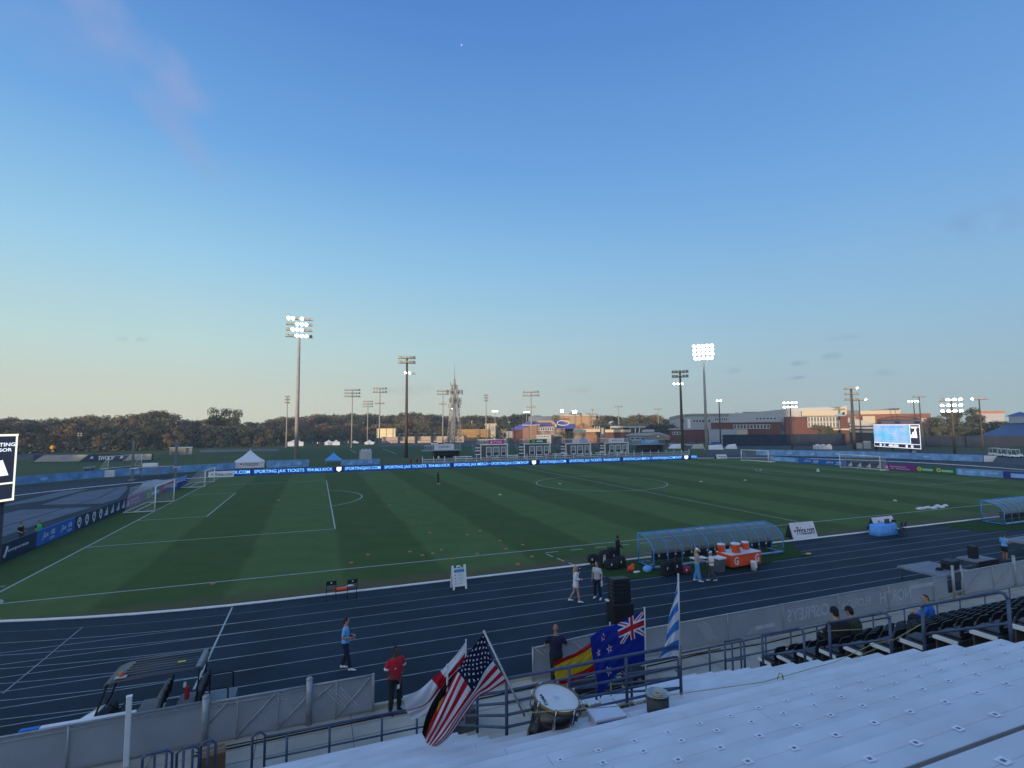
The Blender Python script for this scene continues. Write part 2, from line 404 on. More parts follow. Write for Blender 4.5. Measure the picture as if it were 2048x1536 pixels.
for i in range(25):
    x = 109-(109-OX1)*i/24; pp.append((x, OC+ring_y(x)-1.2, .010))
for i in range(25):
    x = OX0-(OX0+3.1)*i/24; pp.append((x, OC+ring_y(x)-1.2, .010))
struct(MB().poly(pp, pm).build('pitch'))
# lines
PW, PL = 65.73, 105.84; YC = PW/2
L = MB()
def seg(x0, y0, x1, y1, w=.115, z=.015, m=None, B=None):
    a = Vector((x0, y0, 0)); b_ = Vector((x1, y1, 0)); d = (b_-a).normalized(); q = Vector((-d.y, d.x, 0))*w/2
    (B or L).poly([(p.x, p.y, z) for p in (a-q, b_-q, b_+q, a+q)], m or line_w)
def arc(cx, cy, r, a0, a1, n=48, w=.13, z=.015, B=None, m=None):
    for i in range(n):
        t0 = a0+(a1-a0)*i/n; t1 = a0+(a1-a0)*(i+1)/n
        (B or L).poly([(cx+(r+s*w/2)*math.cos(t), cy+(r+s*w/2)*math.sin(t), z) for s, t in ((-1, t0), (1, t0), (1, t1), (-1, t1))], m or line_w)
for y in (0, PW): seg(-.06, y, PL+.06, y)
for x, z in ((0, .0165), (PL/2, .0165), (PL, .0165)): seg(x, .066, x, PW-.066, z=z)
for s, gx0 in ((1, 0), (-1, PL)):
    for dep, hw in ((16.5, 20.16), (5.5, 9.16)):
        seg(gx0, YC-hw, gx0+s*dep, YC-hw, z=.018); seg(gx0, YC+hw, gx0+s*dep, YC+hw, z=.018); seg(gx0+s*dep, YC-hw, gx0+s*dep, YC+hw, z=.0195)
    arc(gx0+s*11, YC, 9.15, (-.925 if s > 0 else PI-.925), (.925 if s > 0 else PI+.925), 24, z=.018)
    for cy, q in ((0, 0 if s > 0 else PI/2), (PW, -PI/2 if s > 0 else PI)): arc(gx0, cy, 1, q, q+PI/2, 8, z=.018)
    seg(gx0-s*.3, YC-29.4, gx0-s*1.2, YC-29.4, .1); seg(gx0-s*.3, YC+29.4, gx0-s*1.2, YC+29.4, .1)
arc(PL/2, YC, 9.15, 0, 2*PI, 80, z=.018); arc(PL/2, YC, .12, 0, 2*PI, 10, w=.2, z=.018); arc(11, YC, .12, 0, 2*PI, 10, w=.2, z=.018)
for i in range(6): seg(29.+i*.9*2, -.95-.02*i, 29.9+i*.9*2, -.95-.02*i, .1)     # dashed technical-area marks
for x in (28.8, 29.4, 30): seg(28.9+(x-28.8)*.3, -1.3-(x-28.8)*2.0, 28.9+(x-28.5)*.3, -2.1-(x-28.8)*2., .1)
struct(L.build('pitch_markings'))
TL = MB(); lane = mat('lane_paint', (.26, .28, .30), .8, noise=.25, scale=2)
for i in range(1, 9):
    r = RIN+1.22*i; w = .05 if i > 1 else .04
    y = OC-r; mm_ = lane if i > 1 else mat('lane_paint_faded', (.12, .14, .18), .8, noise=.3, scale=2)
    seg(OX0, y, OX1, y, w, .010, mm_, TL); seg(OX0, OC+r, OX1, OC+r, .06, .010, lane, TL)
    arc(OX0, OC, r, PI/2, 3*PI/2, 64, .05, .010, TL, mm_); arc(OX1, OC, r, -PI/2, PI/2, 64, .06, .010, TL, mm_)
    if i > 1: seg(-60, y-.02, OX0, y-.02, .05, .0125, lane, TL)
seg(11.45, -4.7, 11.45, -12.7, .07, .0145, line_w, TL)
a = gz(5, 1388); b_ = gz(165, 1255); seg(a.x, a.y, b_.x, b_.y, .05, .0145, lane, TL)
struct(TL.build('track_markings'))
KB = MB()
n_ = 64
prof = [(OX0-(RIN+.02)*math.sin(PI*i/n_), OC-(RIN+.02)*math.cos(PI*i/n_)) for i in range(n_+1)][::-1]
loop = prof+[(OX1+(RIN+.02)*math.sin(PI*i/n_), OC-(RIN+.02)*math.cos(PI*i/n_)) for i in range(n_+1)]
KB.tube([(x, y, .03) for x, y in loop], .065, white, 6)
struct(KB.build('track_kerb'))
struct(MB().poly([(-60, -60, .0), (140, -60, .0), (140, -15.9, .0), (-60, -15.9, .0)], concrete).build('concourse_paving'))
JB = MB(); jm = mat('paving_joint_dark', (.14, .13, .11), .9, noise=.2)
for i in range(60): seg(-20+i*2.4, -19.3, -20+i*2.4, -16.0, .018, .004, jm, JB)
seg(-20, -17.2, 110, -17.2, .02, .006, jm, JB); seg(-20, -16.6, 110, -16.6, .015, .006, jm, JB)
JB.box((30, -15.93, .06), (140, .14, .12), concrete)
struct(JB.build('paving_edge'))
# turf mats laid over the track round the two dugouts
tm, *_ = ground_mat('turf_mat_green', [(.3, (.022, .055, .016)), (.5, (.03, .068, .02)), (.7, (.038, .075, .022))], 2., 12.)
def mat_poly(pix, name, label):
    return tag(MB().prism([(0, 0)], .0, tm).build('x') if 0 else extr([gz(u, v) for u, v in pix], .0125, .022, tm, name), label, 'turf mat')
def extr(ps, z0, z1, m, name):
    n = len(ps); vs = [(p[0], p[1], z0) for p in ps]+[(p[0], p[1], z1) for p in ps]
    fs = [list(range(n, 2*n))]+[(i, (i+1) % n, (i+1) % n+n, i+n) for i in range(n)]
    return MB().add(vs, fs, m).build(name)
mat_poly([(1166, 1128), (1228, 1161), (1300, 1155), (1460, 1142), (1560, 1121), (1614, 1111), (1572, 1084)], 'turf_mat', 'green turf mat laid on the track under the near curved dugout')
mat_poly([(1862, 1049), (1952, 1062), (1990, 1064), (2080, 1056), (2080, 1032)], 'turf_mat', 'green turf mat with a curved edge under the far dugout')
# ------------------------------------------------------------------ people
skin_l = mat('skin_light', (.50, .27, .18), .6, noise=.06); skin_d = mat('skin_dark', (.10, .05, .032), .6, noise=.06); skin_m = mat('skin_tan', (.34, .17, .105), .6, noise=.06)
eyem = mat('eye_dark', (.01, .008, .008), .3, noise=0); lipm = mat('lip', (.28, .09, .08), .6, noise=0)
hair_b = mat('hair_black', (.012, .010, .010), .6, noise=.3, scale=40); hair_y = mat('hair_blond', (.42, .30, .13), .6, noise=.25, scale=40); hair_n = mat('hair_brown', (.07, .04, .025), .6, noise=.3, scale=40)
whitec = mat('white_cloth', (.70, .70, .72), .85, noise=.08, scale=12); navyc = mat('navy_cloth', (.014, .017, .04), .9, noise=.2, scale=12)
bluec = mat('blue_cloth', (.02, .15, .55), .85, noise=.15, scale=12); jeanc = mat('blue_denim', (.08, .26, .52), .85, noise=.15, scale=12); greyc = mat('grey_cloth', (.07, .075, .085), .9, noise=.15, scale=12)
grnvest = mat('green_vest', (.06, .55, .12), .7, noise=.1); shoew = mat('white_shoe', (.72, .72, .72), .6, noise=.06); shoeb = mat('black_shoe', (.012, .012, .013), .5, noise=.2)
greenc = mat('dark_green_cloth', (.035, .042, .030), .9, noise=.2, scale=12)
def remesh(B, voxel, name, parent, smooth=4):
    o = B.build(name); md = o.modifiers.new('r', 'REMESH'); md.mode = 'VOXEL'; md.voxel_size = voxel; md.use_smooth_shade = True
    s2 = o.modifiers.new('s', 'SMOOTH'); s2.iterations = smooth; s2.factor = .5
    dg = bpy.context.evaluated_depsgraph_get(); me = bpy.data.meshes.new_from_object(o.evaluated_get(dg))
    old = o.data; o.modifiers.clear(); o.data = me; bpy.data.meshes.remove(old); me.name = name
    m0 = B.mats[0]; me.materials.clear(); me.materials.append(m0)
    me.polygons.foreach_set('material_index', [0]*len(me.polygons)); me.polygons.foreach_set('use_smooth', [True]*len(me.polygons))
    if parent: o.parent = parent
    return o
def ell(c, lat, up, rx, ry, n=14):
    lat = lat.normalized(); f = up.cross(lat).normalized()
    return [tuple(c+lat*rx*math.cos(2*PI*j/n)+f*ry*math.sin(2*PI*j/n)) for j in range(n)]
def person(label, loc, rz, h=1.75, skin=None, hair=None, hairlen=0., top=None, sleeve='short', bottom=None, legs='trousers', shoes=None, pose=None, cap=None, vest=None, wide=1., far=False, grip=.5, group=None, flare=1., trim=None, headturn=0., beanie=None, heel=False):
    skin = skin or skin_l; s = h/1.75; root = thing('person', label, 'person', loc, rz, group)
    J = dict(pel=(0, 0, .93), wai=(0, .005, 1.07), che=(0, .012, 1.27), nec=(0, 0, 1.455), hed=(0, .02, 1.615))
    for k, q in (('R', 1), ('L', -1)):
        J.update({'sh'+k: (.178*q*wide, 0, 1.372), 'el'+k: (.225*q*wide, -.02, 1.13), 'wr'+k: (.235*q*wide, .06, .88), 'hip'+k: (.088*q*wide, 0, .90), 'kn'+k: (.098*q, .025, .50), 'an'+k: (.10*q, -.02, .085), 'to'+k: (.115*q, .17, .03)})
    J.update(pose or {}); J = {k: Vector(p)*s for k, p in J.items()}
    vox = .024 if far else .017
    latS = J['shR']-J['shL']; latH = J['hipR']-J['hipL']
    up1 = (J['nec']-J['che']).normalized(); up0 = (J['wai']-J['pel']).normalized()
    def torso(g, z_low=-.10, neck=True):
        r = [(J['pel']+up0*z_low*s, latH, up0, .135*wide, .10), (J['pel'], latH, up0, .165*wide, .118), (J['wai'], latH+latS*.5, up0, .142*wide, .105), (J['che'], latS, up1, .168*wide, .122), (J['nec']-up1*.09*s, latS, up1, .165*wide, .10), (J['nec']-up1*.05*s, latS, up1, .138*wide, .085), (J['nec']-up1*.02*s, latS, up1, .09*wide, .07)]
        if neck: r += [(J['nec'], latS, up1, .056, .058), (J['nec']+up1*.09*s, latS, up1, .052, .056)]
        return [ell(c, l, u, (a+g)*s, (b+g)*s) for c, l, u, a, b in r]
    B = MB(); B.loft(torso(0), skin)
    hc = J['hed']; hu = (hc-J['nec']).normalized()
    HM = Matrix.Translation(hc) @ (Vector((0, 0, 1)).rotation_difference(hu)).to_matrix().to_4x4() @ Matrix.Rotation(headturn, 4, 'Z')
    sc_ = Matrix.Scale(s, 4)
    B.ball((0, 0, .015), (.074, .094, .108), skin, 12, HM @ sc_); B.ball((0, .03, -.055), (.056, .062, .058), skin, 10, HM @ sc_)
    B.ball((0, .098, -.01), (.014, .02, .026), skin, 8, HM @ sc_)
    for q in (-1, 1): B.ball((.076*q, -.005, 0), (.012, .022, .034), skin, 8, HM @ sc_)
    for k in 'RL':
        B.tube([J['sh'+k], J['sh'+k]*.5+J['el'+k]*.5, J['el'+k], J['el'+k]*.6+J['wr'+k]*.4, J['wr'+k]], [.055*s, .047*s, .04*s, .041*s, .028*s], skin, 10)
        B.ball(J['sh'+k], .06*s, skin, 8)
        B.tube([J['hip'+k], J['hip'+k]*.5+J['kn'+k]*.5, J['kn'+k], J['kn'+k]*.65+J['an'+k]*.35, J['an'+k]], [.092*s, .076*s, .055*s, .057*s, .037*s], skin, 10)
    body = remesh(B, vox*s, 'body', root)
    # hands and face go into the same mesh as the body
    D = MB(); fr = .0085*s
    for k, q in (('R', 1), ('L', -1)):
        w = J['wr'+k]; d = (w-J['el'+k]).normalized(); side = Vector((q*-.35, .94, 0)); side = (side-d*side.dot(d)).normalized(); pal = d.cross(side).normalized()*q
        D.loft([ell(w+d*t*s, side, d, a*s, b*s, 10) for t, a, b in ((-.01, .026, .022), (.03, .038, .017), (.075, .042, .015), (.09, .038, .012))], skin)
        for i, (o_, ln) in enumerate(((.030, .068), (.010, .077), (-.010, .072), (-.030, .056))):
            p = w+d*.08*s+side*o_*s; c = grip*1.3
            p1 = p+(d*math.cos(c*.5)+pal*math.sin(c*.5))*ln*.5*s; p2 = p1+(d*math.cos(c)+pal*math.sin(c))*ln*.3*s; p3 = p2+(d*math.cos(c*1.6)+pal*math.sin(c*1.6))*ln*.25*s
            D.tube([p-d*.015*s, p, p1, p2, p3], [fr, fr, fr*.95, fr*.88, fr*.7], skin, 6)
        t0 = w+d*.03*s+side*.032*s
        D.tube([t0-side*.01*s, t0, t0+(side*.75+d*.6+pal*.2).normalized()*.035*s, t0+(side*.45+d*.85+pal*.4).normalized()*.062*s], [fr*1.1, fr*1.15, fr*1.05, fr*.8], skin, 6)
    for q in (-1, 1): D.ball((.03*q, .086, .012), (.011, .009, .008), eyem, 6, HM @ sc_)
    D.ball((0, .086, -.052), (.022, .008, .006), lipm, 6, HM @ sc_)
    if hair and not hairlen: D.ball((.03, .088, .034), (.016, .006, .004), hair, 5, HM @ sc_).ball((-.03, .088, .034), (.016, .006, .004), hair, 5, HM @ sc_)
    t = D.build('t'); bm = bmesh.new(); bm.from_mesh(body.data); off = len(body.data.materials)
    o0 = len(bm.faces); bm.from_mesh(t.data); bm.faces.ensure_lookup_table()
    for i in range(o0, len(bm.faces)): bm.faces[i].material_index += off
    for q in t.data.materials: body.data.materials.append(q)
    bm.to_mesh(body.data); bm.free(); md = t.data; bpy.data.objects.remove(t); bpy.data.meshes.remove(md)
    if hair:
        Hb = MB(); Hb.ball((0, -.018, .03), (.082, .096, .108), hair, 12, HM @ sc_)
        Hb.ball((0, -.055, -.02), (.07, .055, .075), hair, 10, HM @ sc_)
        if hairlen:
            u0 = hc+HM.to_3x3() @ Vector((0, -.07, .0))*s; bk = HM.to_3x3() @ Vector((0, -1, 0))
            Hb.loft([ell(u0+Vector((0, 0, -t*hairlen))*s+bk*q*s, latS, Vector((0, 0, 1)), a*s, b*s, 10) for t, a, b, q in ((0, .07, .05, 0), (.35, .082, .05, .035), (.75, .075, .04, .05), (1, .04, .02, .04))], hair)
        ho = remesh(Hb, vox*s, 'hair', root, 2)
        # cut the hair open over the face
        bm = bmesh.new(); bm.from_mesh(ho.data); inv = HM.inverted()
        kill = [f for f in bm.faces if (lambda p: p.y > .045*s and p.z < .062*s and p.z > -.14*s)(inv @ f.calc_center_median())]
        bmesh.ops.delete(bm, geom=kill, context='FACES'); bm.to_mesh(ho.data); bm.free()
    if cap:
        K = MB(); K.lathe([(.088*s, .035*s), (.09*s, .07*s), (.075*s, .115*s), (.03*s, .138*s), (.004*s, .14*s)], cap, 16, HM @ Matrix.Translation((0, -.004*s, 0)))
        K.loft([[(x*s, y*s, z*s) for x, y, z in r] for r in ([(-.072, .06, .036), (.072, .06, .036), (.072, .06, .046), (-.072, .06, .046)], [(-.06, .13, .03), (.06, .13, .03), (.06, .13, .038), (-.06, .13, .038)], [(-.03, .165, .018), (.03, .165, .018), (.03, .165, .026), (-.03, .165, .026)])], cap, HM)
        K.build('cap', root)
    if beanie:
        K = MB(); K.lathe([(.093*s, .0), (.098*s, .04*s), (.09*s, .09*s), (.06*s, .14*s), (.01*s, .155*s)], beanie, 16, HM @ Matrix.Translation((0, -.012*s, .012*s))); K.build('knit_hat', root)
    if top:
        T = MB(); g = .017 if sleeve != 'coat' else .05
        T.loft(torso(g, -.06 if legs != 'skirt' else -.02, False), top)
        for k in 'RL':
            e = J['el'+k]; w = J['wr'+k]; a = J['sh'+k]
            if sleeve in ('short', 'none'):
                f = .78 if sleeve == 'short' else .12; T.tube([a, a.lerp(e, f*.5), a.lerp(e, f)], [.066*s, .066*s, .064*s], top, 12)
            else:
                gg = .018 if sleeve != 'coat' else .038
                T.tube([a, a.lerp(e, .5), e, e.lerp(w, .5), e.lerp(w, .93)], [(.056+gg)*s, (.05+gg)*s, (.044+gg)*s, (.042+gg)*s, (.034+gg)*s], top, 12)
            T.ball(a, .066*s if sleeve != 'coat' else .09*s, top, 8)
        remesh(T, vox*s, 'coat' if sleeve == 'coat' else 'shirt', root, 3)
        if trim:
            for k in 'RL':
                a = J['sh'+k]; e = J['el'+k]; MB().tube([a.lerp(e, .62), a.lerp(e, .86)], [.07*s, .069*s], trim, 12, cap=False).build('sleeve_band', root)
    if vest:
        V = MB(); V.loft(torso(.032, .06, False), vest); remesh(V, vox*s, 'vest', root, 2)
    if bottom:
        P = MB()
        if legs == 'skirt':
            P.loft([ell(J['wai'], latH, up0, .152*s, .115*s, 16), ell(J['pel'], latH, up0, .18*s, .135*s, 16), ell((J['hipR']+J['hipL'])*.5-Vector((0, 0, .17*s)), latH, Vector((0, 0, 1)), .185*s, .15*s, 16)], bottom)
        else:
            P.loft([ell(J['pel']+up0*t*s, latH, up0, a*s, b*s) for t, a, b in ((.10, .155*wide, .117), (0, .178*wide, .13), (-.07, .165*wide, .125), (-.13, .10*wide, .10))], bottom)
            for k in 'RL':
                hp, kn, an = J['hip'+k], J['kn'+k], J['an'+k]
                if legs == 'shorts': P.tube([hp, hp.lerp(kn, .5), hp.lerp(kn, .85)], [.105*s, .098*s, .092*s], bottom, 12)
                else: P.tube([hp, hp.lerp(kn, .5), kn, kn.lerp(an, .5), kn.lerp(an, .96)], [.105*s, .09*s*(.5+.5*flare), .074*s*flare, .072*s*flare, .062*s*flare], bottom, 12)
        remesh(P, vox*s, 'skirt' if legs == 'skirt' else legs, root, 2)
    if shoes:
        for k in 'RL':
            an, to = J['an'+k], J['to'+k]; d = to-an; d.z = 0; d = d.normalized(); l = Vector((-d.y, d.x, 0)); z0 = an.z-.085*s
            Sb = MB(); base = Vector((an.x, an.y, z0))
            Sb.loft([[tuple(base+d*t*s+l*w*math.cos(2*PI*j/10)*s+Vector((0, 0, max(.0, (hh*.5+hh*.5*math.sin(2*PI*j/10))*s)))) for j in range(10)] for t, w, hh in ((-.075, .02, .05), (-.06, .036, .085), (.0, .042, .10), (.07, .044, .075), (.13, .046, .055), (.175, .036, .045), (.195, .015, .03))], shoes)
            if heel: Sb.tube([base+d*-.055*s+Vector((0, 0, .04*s)), base+d*-.06*s+Vector((0, 0, -.0))], [.016*s, .01*s], shoes, 6)
            Sb.build('shoe', root)
    return root
def heading(d):
    """rotation that turns local +y into the ground direction d"""
    return math.atan2(d[1], d[0])-PI/2
def tocam(p): return Vector((CAM.x-p[0], CAM.y-p[1], 0)).normalized()
RT = Vector((RIGHT.x, RIGHT.y, 0)).normalized()
def at(u, v, z=0.): p = gz(u, v, z); return (p.x, p.y, z)
# man in the light blue polo, walking to the right
p = at(690, 1339); r = person('dark haired person in a light blue polo shirt and navy trousers walking along the lanes', p, heading(RT+Vector((.1, .1, 0))), 1.72, skin_l, hair_b, top=lblue, bottom=navyc, shoes=shoew,
    pose=dict(elR=(.25, -.06, 1.14), wrR=(.12, .22, 1.10), elL=(-.25, -.04, 1.13), wrL=(-.09, .22, 1.13), knR=(.11, .10, .50), anR=(.12, .20, .085), toR=(.13, .40, .05), knL=(-.10, .02, .49), anL=(-.11, -.12, .10), toL=(-.11, .08, .03)), grip=.9)
MB().tube([(.06, .10, 1.43), (.03, .155, 1.28), (0, .165, 1.05)], .008, inkmat, 5).tube([(-.06, .10, 1.43), (-.03, .155, 1.28), (0, .165, 1.05)], .008, inkmat, 5).build('lanyard', r)
MB().box((0, .17, 1.0), (.08, .01, .11), white).build('badge', r)
# steward in red
p = at(790, 1424); r = person('steward in a red polo shirt and black trousers in the fence gap, hands clasped', (p[0], p[1], 0), heading(RT*.55+tocam(p)*.85), 1.86, skin_d, hair_b, top=red, bottom=blackc, shoes=shoeb, wide=1.16, trim=whitec,
    pose=dict(elR=(.28, -.02, 1.14), wrR=(.05, .20, .94), elL=(-.28, -.02, 1.14), wrL=(-.05, .20, .93), knR=(.12, .02, .5), anR=(.13, -.02, .085), toR=(.16, .16, .03), knL=(-.12, .02, .5), anL=(-.13, -.02, .085), toL=(-.17, .16, .03)), grip=.9)
MB().box((.09, .165, 1.29), (.035, .01, .035), whitec).build('chest_emblem', r)
MB().box((.02, .215, .79), (.08, .012, .11), white).build('badge', r)
# officer leaning on the gate, seen from behind
p = gy(1113, 1378, -16.75); p = (p.x, -16.75, 0); person('bald officer in dark uniform leaning on the open chain link gate, seen from behind', p, heading(-tocam(p)), 1.9, skin_m, None, top=navyc, bottom=blackc, shoes=shoeb, wide=1.14,
    pose=dict(elR=(.32, .10, 1.15), wrR=(.30, .34, 1.09), elL=(-.32, .10, 1.15), wrL=(-.30, .34, 1.09), che=(0, .05, 1.26), nec=(0, .08, 1.44), hed=(0, .12, 1.60), shR=(.2, .06, 1.355), shL=(-.2, .06, 1.355)), grip=1.)
# woman in white walking, presenter
p = at(1152, 1205); r = person('blond person in a white top and short white skirt walking in heels with a microphone', p, heading(RT), 1.70, skin_l, hair_y, hairlen=.36, top=whitec, sleeve='long', bottom=whitec, legs='skirt', shoes=shoew, heel=True, wide=.9,
    pose=dict(elR=(.2, -.05, 1.14), wrR=(.16, .20, 1.12), elL=(-.19, .06, 1.16), wrL=(-.10, .16, 1.36), knR=(.07, .10, .51), anR=(.08, .16, .10), toR=(.08, .33, .03), knL=(-.07, -.08, .50), anL=(-.07, -.30, .15), toL=(-.07, -.14, .03)), grip=.9)
MB().tube([(-.08, .19, 1.40), (-.075, .21, 1.50)], .014, blackc, 8).ball((-.075, .212, 1.53), .026, whitec, 8).build('microphone', r)
p = at(1195, 1197); r = person('fair haired person in a pale open collar shirt and navy trousers holding papers', p, heading(tocam(p)*.75-RT*.65), 1.76, skin_l, hair_n, hairlen=.12, top=mat('pale_shirt', (.48, .47, .50), .85, noise=.15, scale=30), sleeve='short', bottom=navyc, shoes=shoew,
    pose=dict(elR=(.27, -.02, 1.13), wrR=(.28, .02, .86), elL=(-.27, -.02, 1.13), wrL=(-.30, .06, .88), knR=(.12, .03, .5), anR=(.15, -.02, .085), knL=(-.14, .02, .5), anL=(-.19, -.02, .085), toL=(-.26, .15, .03)))
MB().box((-.33, .08, .78), (.02, .2, .24), white, rz=.3).build('papers', r)
# pair by the cooler cart
p = at(1395, 1162); person('person in a white cap, long blond hair and pale blue wide leg dungarees', p, heading(tocam(p)*.1+RT*.8), 1.72, skin_l, hair_y, hairlen=.42, top=mat('beige_top', (.36, .33, .30), .85), bottom=jeanc, flare=1.5, shoes=shoew, cap=white,
    pose=dict(elR=(.22, .02, 1.13), wrR=(.14, .24, 1.18), elL=(-.22, .02, 1.13), wrL=(-.12, .24, 1.15), anR=(.14, .10, .085), toR=(.16, .28, .03), anL=(-.12, -.12, .085), toL=(-.12, .08, .03)), grip=.8)
p = at(1424, 1162); person('shorter person in a light blue cap, white T-shirt and grey trousers facing left', p, heading(-RT+tocam(p)*.15), 1.56, skin_l, hair_n, top=whitec, bottom=greyc, shoes=shoew, cap=mat('pale_cap', (.45, .55, .68), .8), flare=1.25,
    pose=dict(elR=(.22, .0, 1.12), wrR=(.10, .25, 1.16), elL=(-.22, 0, 1.12), wrL=(-.10, .25, 1.13), anR=(.10, .12, .085), toR=(.1, .3, .03), anL=(-.1, -.22, .12), toL=(-.1, -.04, .03)), grip=.9)
# standing player by the kit bags
p = gz(1236, 1126); person('person in a black tracksuit standing behind the pile of black kit bags', (p.x, p.y, .02), heading(RT*.7+tocam(p)*.5), 1.62, skin_d, hair_b, top=blackc, sleeve='long', bottom=blackc, shoes=shoeb,
    pose=dict(elR=(.2, .06, 1.15), wrR=(.1, .22, 1.2), elL=(-.2, 0, 1.12), wrL=(-.14, .2, 1.02)))
# distant player on the pitch
p = at(876, 968); person('player in dark kit standing alone on the far half of the pitch', p, heading(RT*.9+tocam(p)*.3), 1.75, skin_d, hair_b, top=blackc, bottom=blackc, legs='trousers', shoes=shoew, far=True,
    pose=dict(anR=(.10, .20, .085), toR=(.1, .4, .03), anL=(-.10, -.14, .085), toL=(-.1, .05, .03)))
# two people behind the left boards
p = gx(45, 1092, -4.6); person('person in dark clothes with a pale bag behind the left end boards', (p.x, gz(45, 1092).y, .01), heading(RT), 1.66, skin_l, hair_n, top=blackc, bottom=greyc, shoes=shoeb, far=True, pose=dict(wrR=(.2, .2, 1.05), wrL=(-.2, .2, 1.05)))
p = gz(76, 1086); person('ball retriever in a bright green bib behind the left end boards', (p.x, p.y, .01), heading(tocam(p)*.5+RT*.7), 1.62, skin_m, hair_b, top=blackc, bottom=blackc, shoes=shoeb, vest=grnvest, far=True)
# right edge: person in light blue shirt
p = gy(2013, 1145, -13.2); person('person in a light blue shirt and dark shorts beside the stage at the right edge', (p.x, -13.2, .01), heading(RT), 1.66, skin_m, hair_n, hairlen=.2, top=lblue, bottom=blackc, legs='shorts', shoes=shoeb, pose=dict(wrR=(.12, .24, 1.14), wrL=(-.12, .24, 1.12)), grip=.8)
# people along the far boards
for u, v, sh, lab in [(822, 926, red, 'person in a red shirt standing behind the far boards below the dark light pole'), (834, 926, red, 'person in a red shirt beside the dark hut behind the far boards'), (1100, 917, red, 'person in a red shirt in front of the second hut behind the far boards'), (877, 919, whitec, 'person in white standing in the open front of the dark hut'), (1243, 912, whitec, 'person in white in front of the fourth hut')]:
    q = gy(u, v, 83.5); person(lab, (q.x, 83.5, 0), heading(tocam(q)), 1.72, skin_m, hair_b, top=sh, bottom=blackc, shoes=shoeb, far=True)
# ------------------------------------------------------------------ the grandstand
def YK(k): return -19.4-.68*k
def ZK(k): return 1.0+.34*k
def plank(B, x0, x1, k, m):
    y, z = YK(k), ZK(k)
    xs = [x0]
    q = math.ceil((x0-1.2-(k % 2)*2.3)/4.6)*4.6+1.2+(k % 2)*2.3
    while q < x1-.3:
        if q > x0+.3: xs.append(q)
        q += 4.6
    xs.append(x1)
    for a, b in zip(xs[:-1], xs[1:]):
        for i in range(2):
            B.box(((a+b)/2, y-.072-.142*i, z-.025-.001*i), (b-a-.006, .1418, .05), m, bev=.004)
    return B
stk = MB().poly([(-.038, -.029, 0), (.038, -.029, 0), (.038, .029, 0), (-.038, .029, 0)], mat('sticker_white', (.85, .86, .88), .5, noise=.03)).poly([(-.016, -.012, .001), (.016, -.012, .001), (.016, .012, .001), (-.016, .012, .001)], mat('sticker_ink', (.16, .2, .28), .6, noise=0))
sticker0 = None
ORD = ['front', 'second', 'third', 'fourth', 'fifth', 'sixth', 'seventh', 'eighth', 'ninth', 'tenth', 'eleventh', 'twelfth', 'thirteenth', 'fourteenth', 'fifteenth', 'sixteenth', 'seventeenth', 'eighteenth', 'nineteenth', 'twentieth']
VX0, VX1, AX = 17.75, 21.4, 25.45
def stand_row(k, x0, x1, label, dy=0):
    global sticker0
    r = thing('bleacher_row', label, 'bench', ((x0+x1)/2, YK(k), ZK(k)-.45), 0, 'aluminium bleacher rows')
    o = -Vector(r.location)
    def fin(B, n):
        ob = B.build(n, r); ob.location = o; return ob
    fin(plank(MB(), x0, x1, k, alu), 'seat_plank')
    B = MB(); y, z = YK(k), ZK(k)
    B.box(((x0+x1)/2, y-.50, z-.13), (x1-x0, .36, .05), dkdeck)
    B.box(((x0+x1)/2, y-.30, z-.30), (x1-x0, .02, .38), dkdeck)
    n = max(2, int((x1-x0)/1.8)); 
    for i in range(n): B.box((x0+.1+(x1-x0-.2)*i/(n-1), y-.15, z-.25), (.05, .2, .4), greys)
    fin(B, 'foot_deck')
    if k >= 11 or (k in (10,) and 0):
        i0 = 0
        for i in range(60):
            x = 16.15+.457*i-(.12 if k % 2 else 0)
            if x > x1-.2 or x < x0+.2: continue
            q = px((x, y-.14, z))
            if not (-60 < q[0] < 2110 and q[1] < 1580): continue
            if sticker0 is None: sticker0 = stk.build('number_sticker', r); c = sticker0
            else: c = sticker0.copy(); C.objects.link(c); c.parent = r
            c.location = Vector((x, y-.14+random.uniform(-.01, .01), z+.004))+o; c.rotation_euler = (0, 0, random.uniform(-.05, .05))
    return r
for k in range(0, 20):
    if k <= 6:
        stand_row(k, 6., VX0, '%s bleacher row from the concourse, on the block left of the stair opening' % ORD[k])
        stand_row(k, VX1, AX, '%s bleacher row from the concourse, between the stair opening and the aisle' % ORD[k])
    else: stand_row(k, 6. if k < 12 else 9., AX, '%s bleacher row up from the concourse, running unbroken to the aisle' % ORD[k])
# steel riser front and aisle steps
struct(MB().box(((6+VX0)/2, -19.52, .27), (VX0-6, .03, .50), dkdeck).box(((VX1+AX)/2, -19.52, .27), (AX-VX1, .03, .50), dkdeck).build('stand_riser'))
ais = MB()
for k in range(0, 14): ais.box((AX+.87, YK(k)-.34, ZK(k)-.46), (1.70, .70, .05), dkdeck).box((AX+.87, YK(k)-.02, ZK(k)-.64), (1.70, .03, .34), dkdeck)
tag(ais.build('aisle_steps'), 'brown aisle steps climbing between the aluminium benches and the black seats', 'steps')
opn = MB()
for q, s in ((VX0+.03, 1), (VX1-.03, -1)):
    for k in range(0, 7): opn.box((q, YK(k)-.3, ZK(k)-.42), (.03, .7, .6), mat('weathered_side_panel', (.22, .21, .18), .85, noise=.2))
opn.box(((VX0+VX1)/2, YK(7)+.06, ZK(7)-.6), (VX1-VX0, .03, 1.1), MATS['weathered_side_panel'])
tag(opn.build('opening_side_panels'), 'weathered grey panels lining the stair opening in the stand', 'panel')
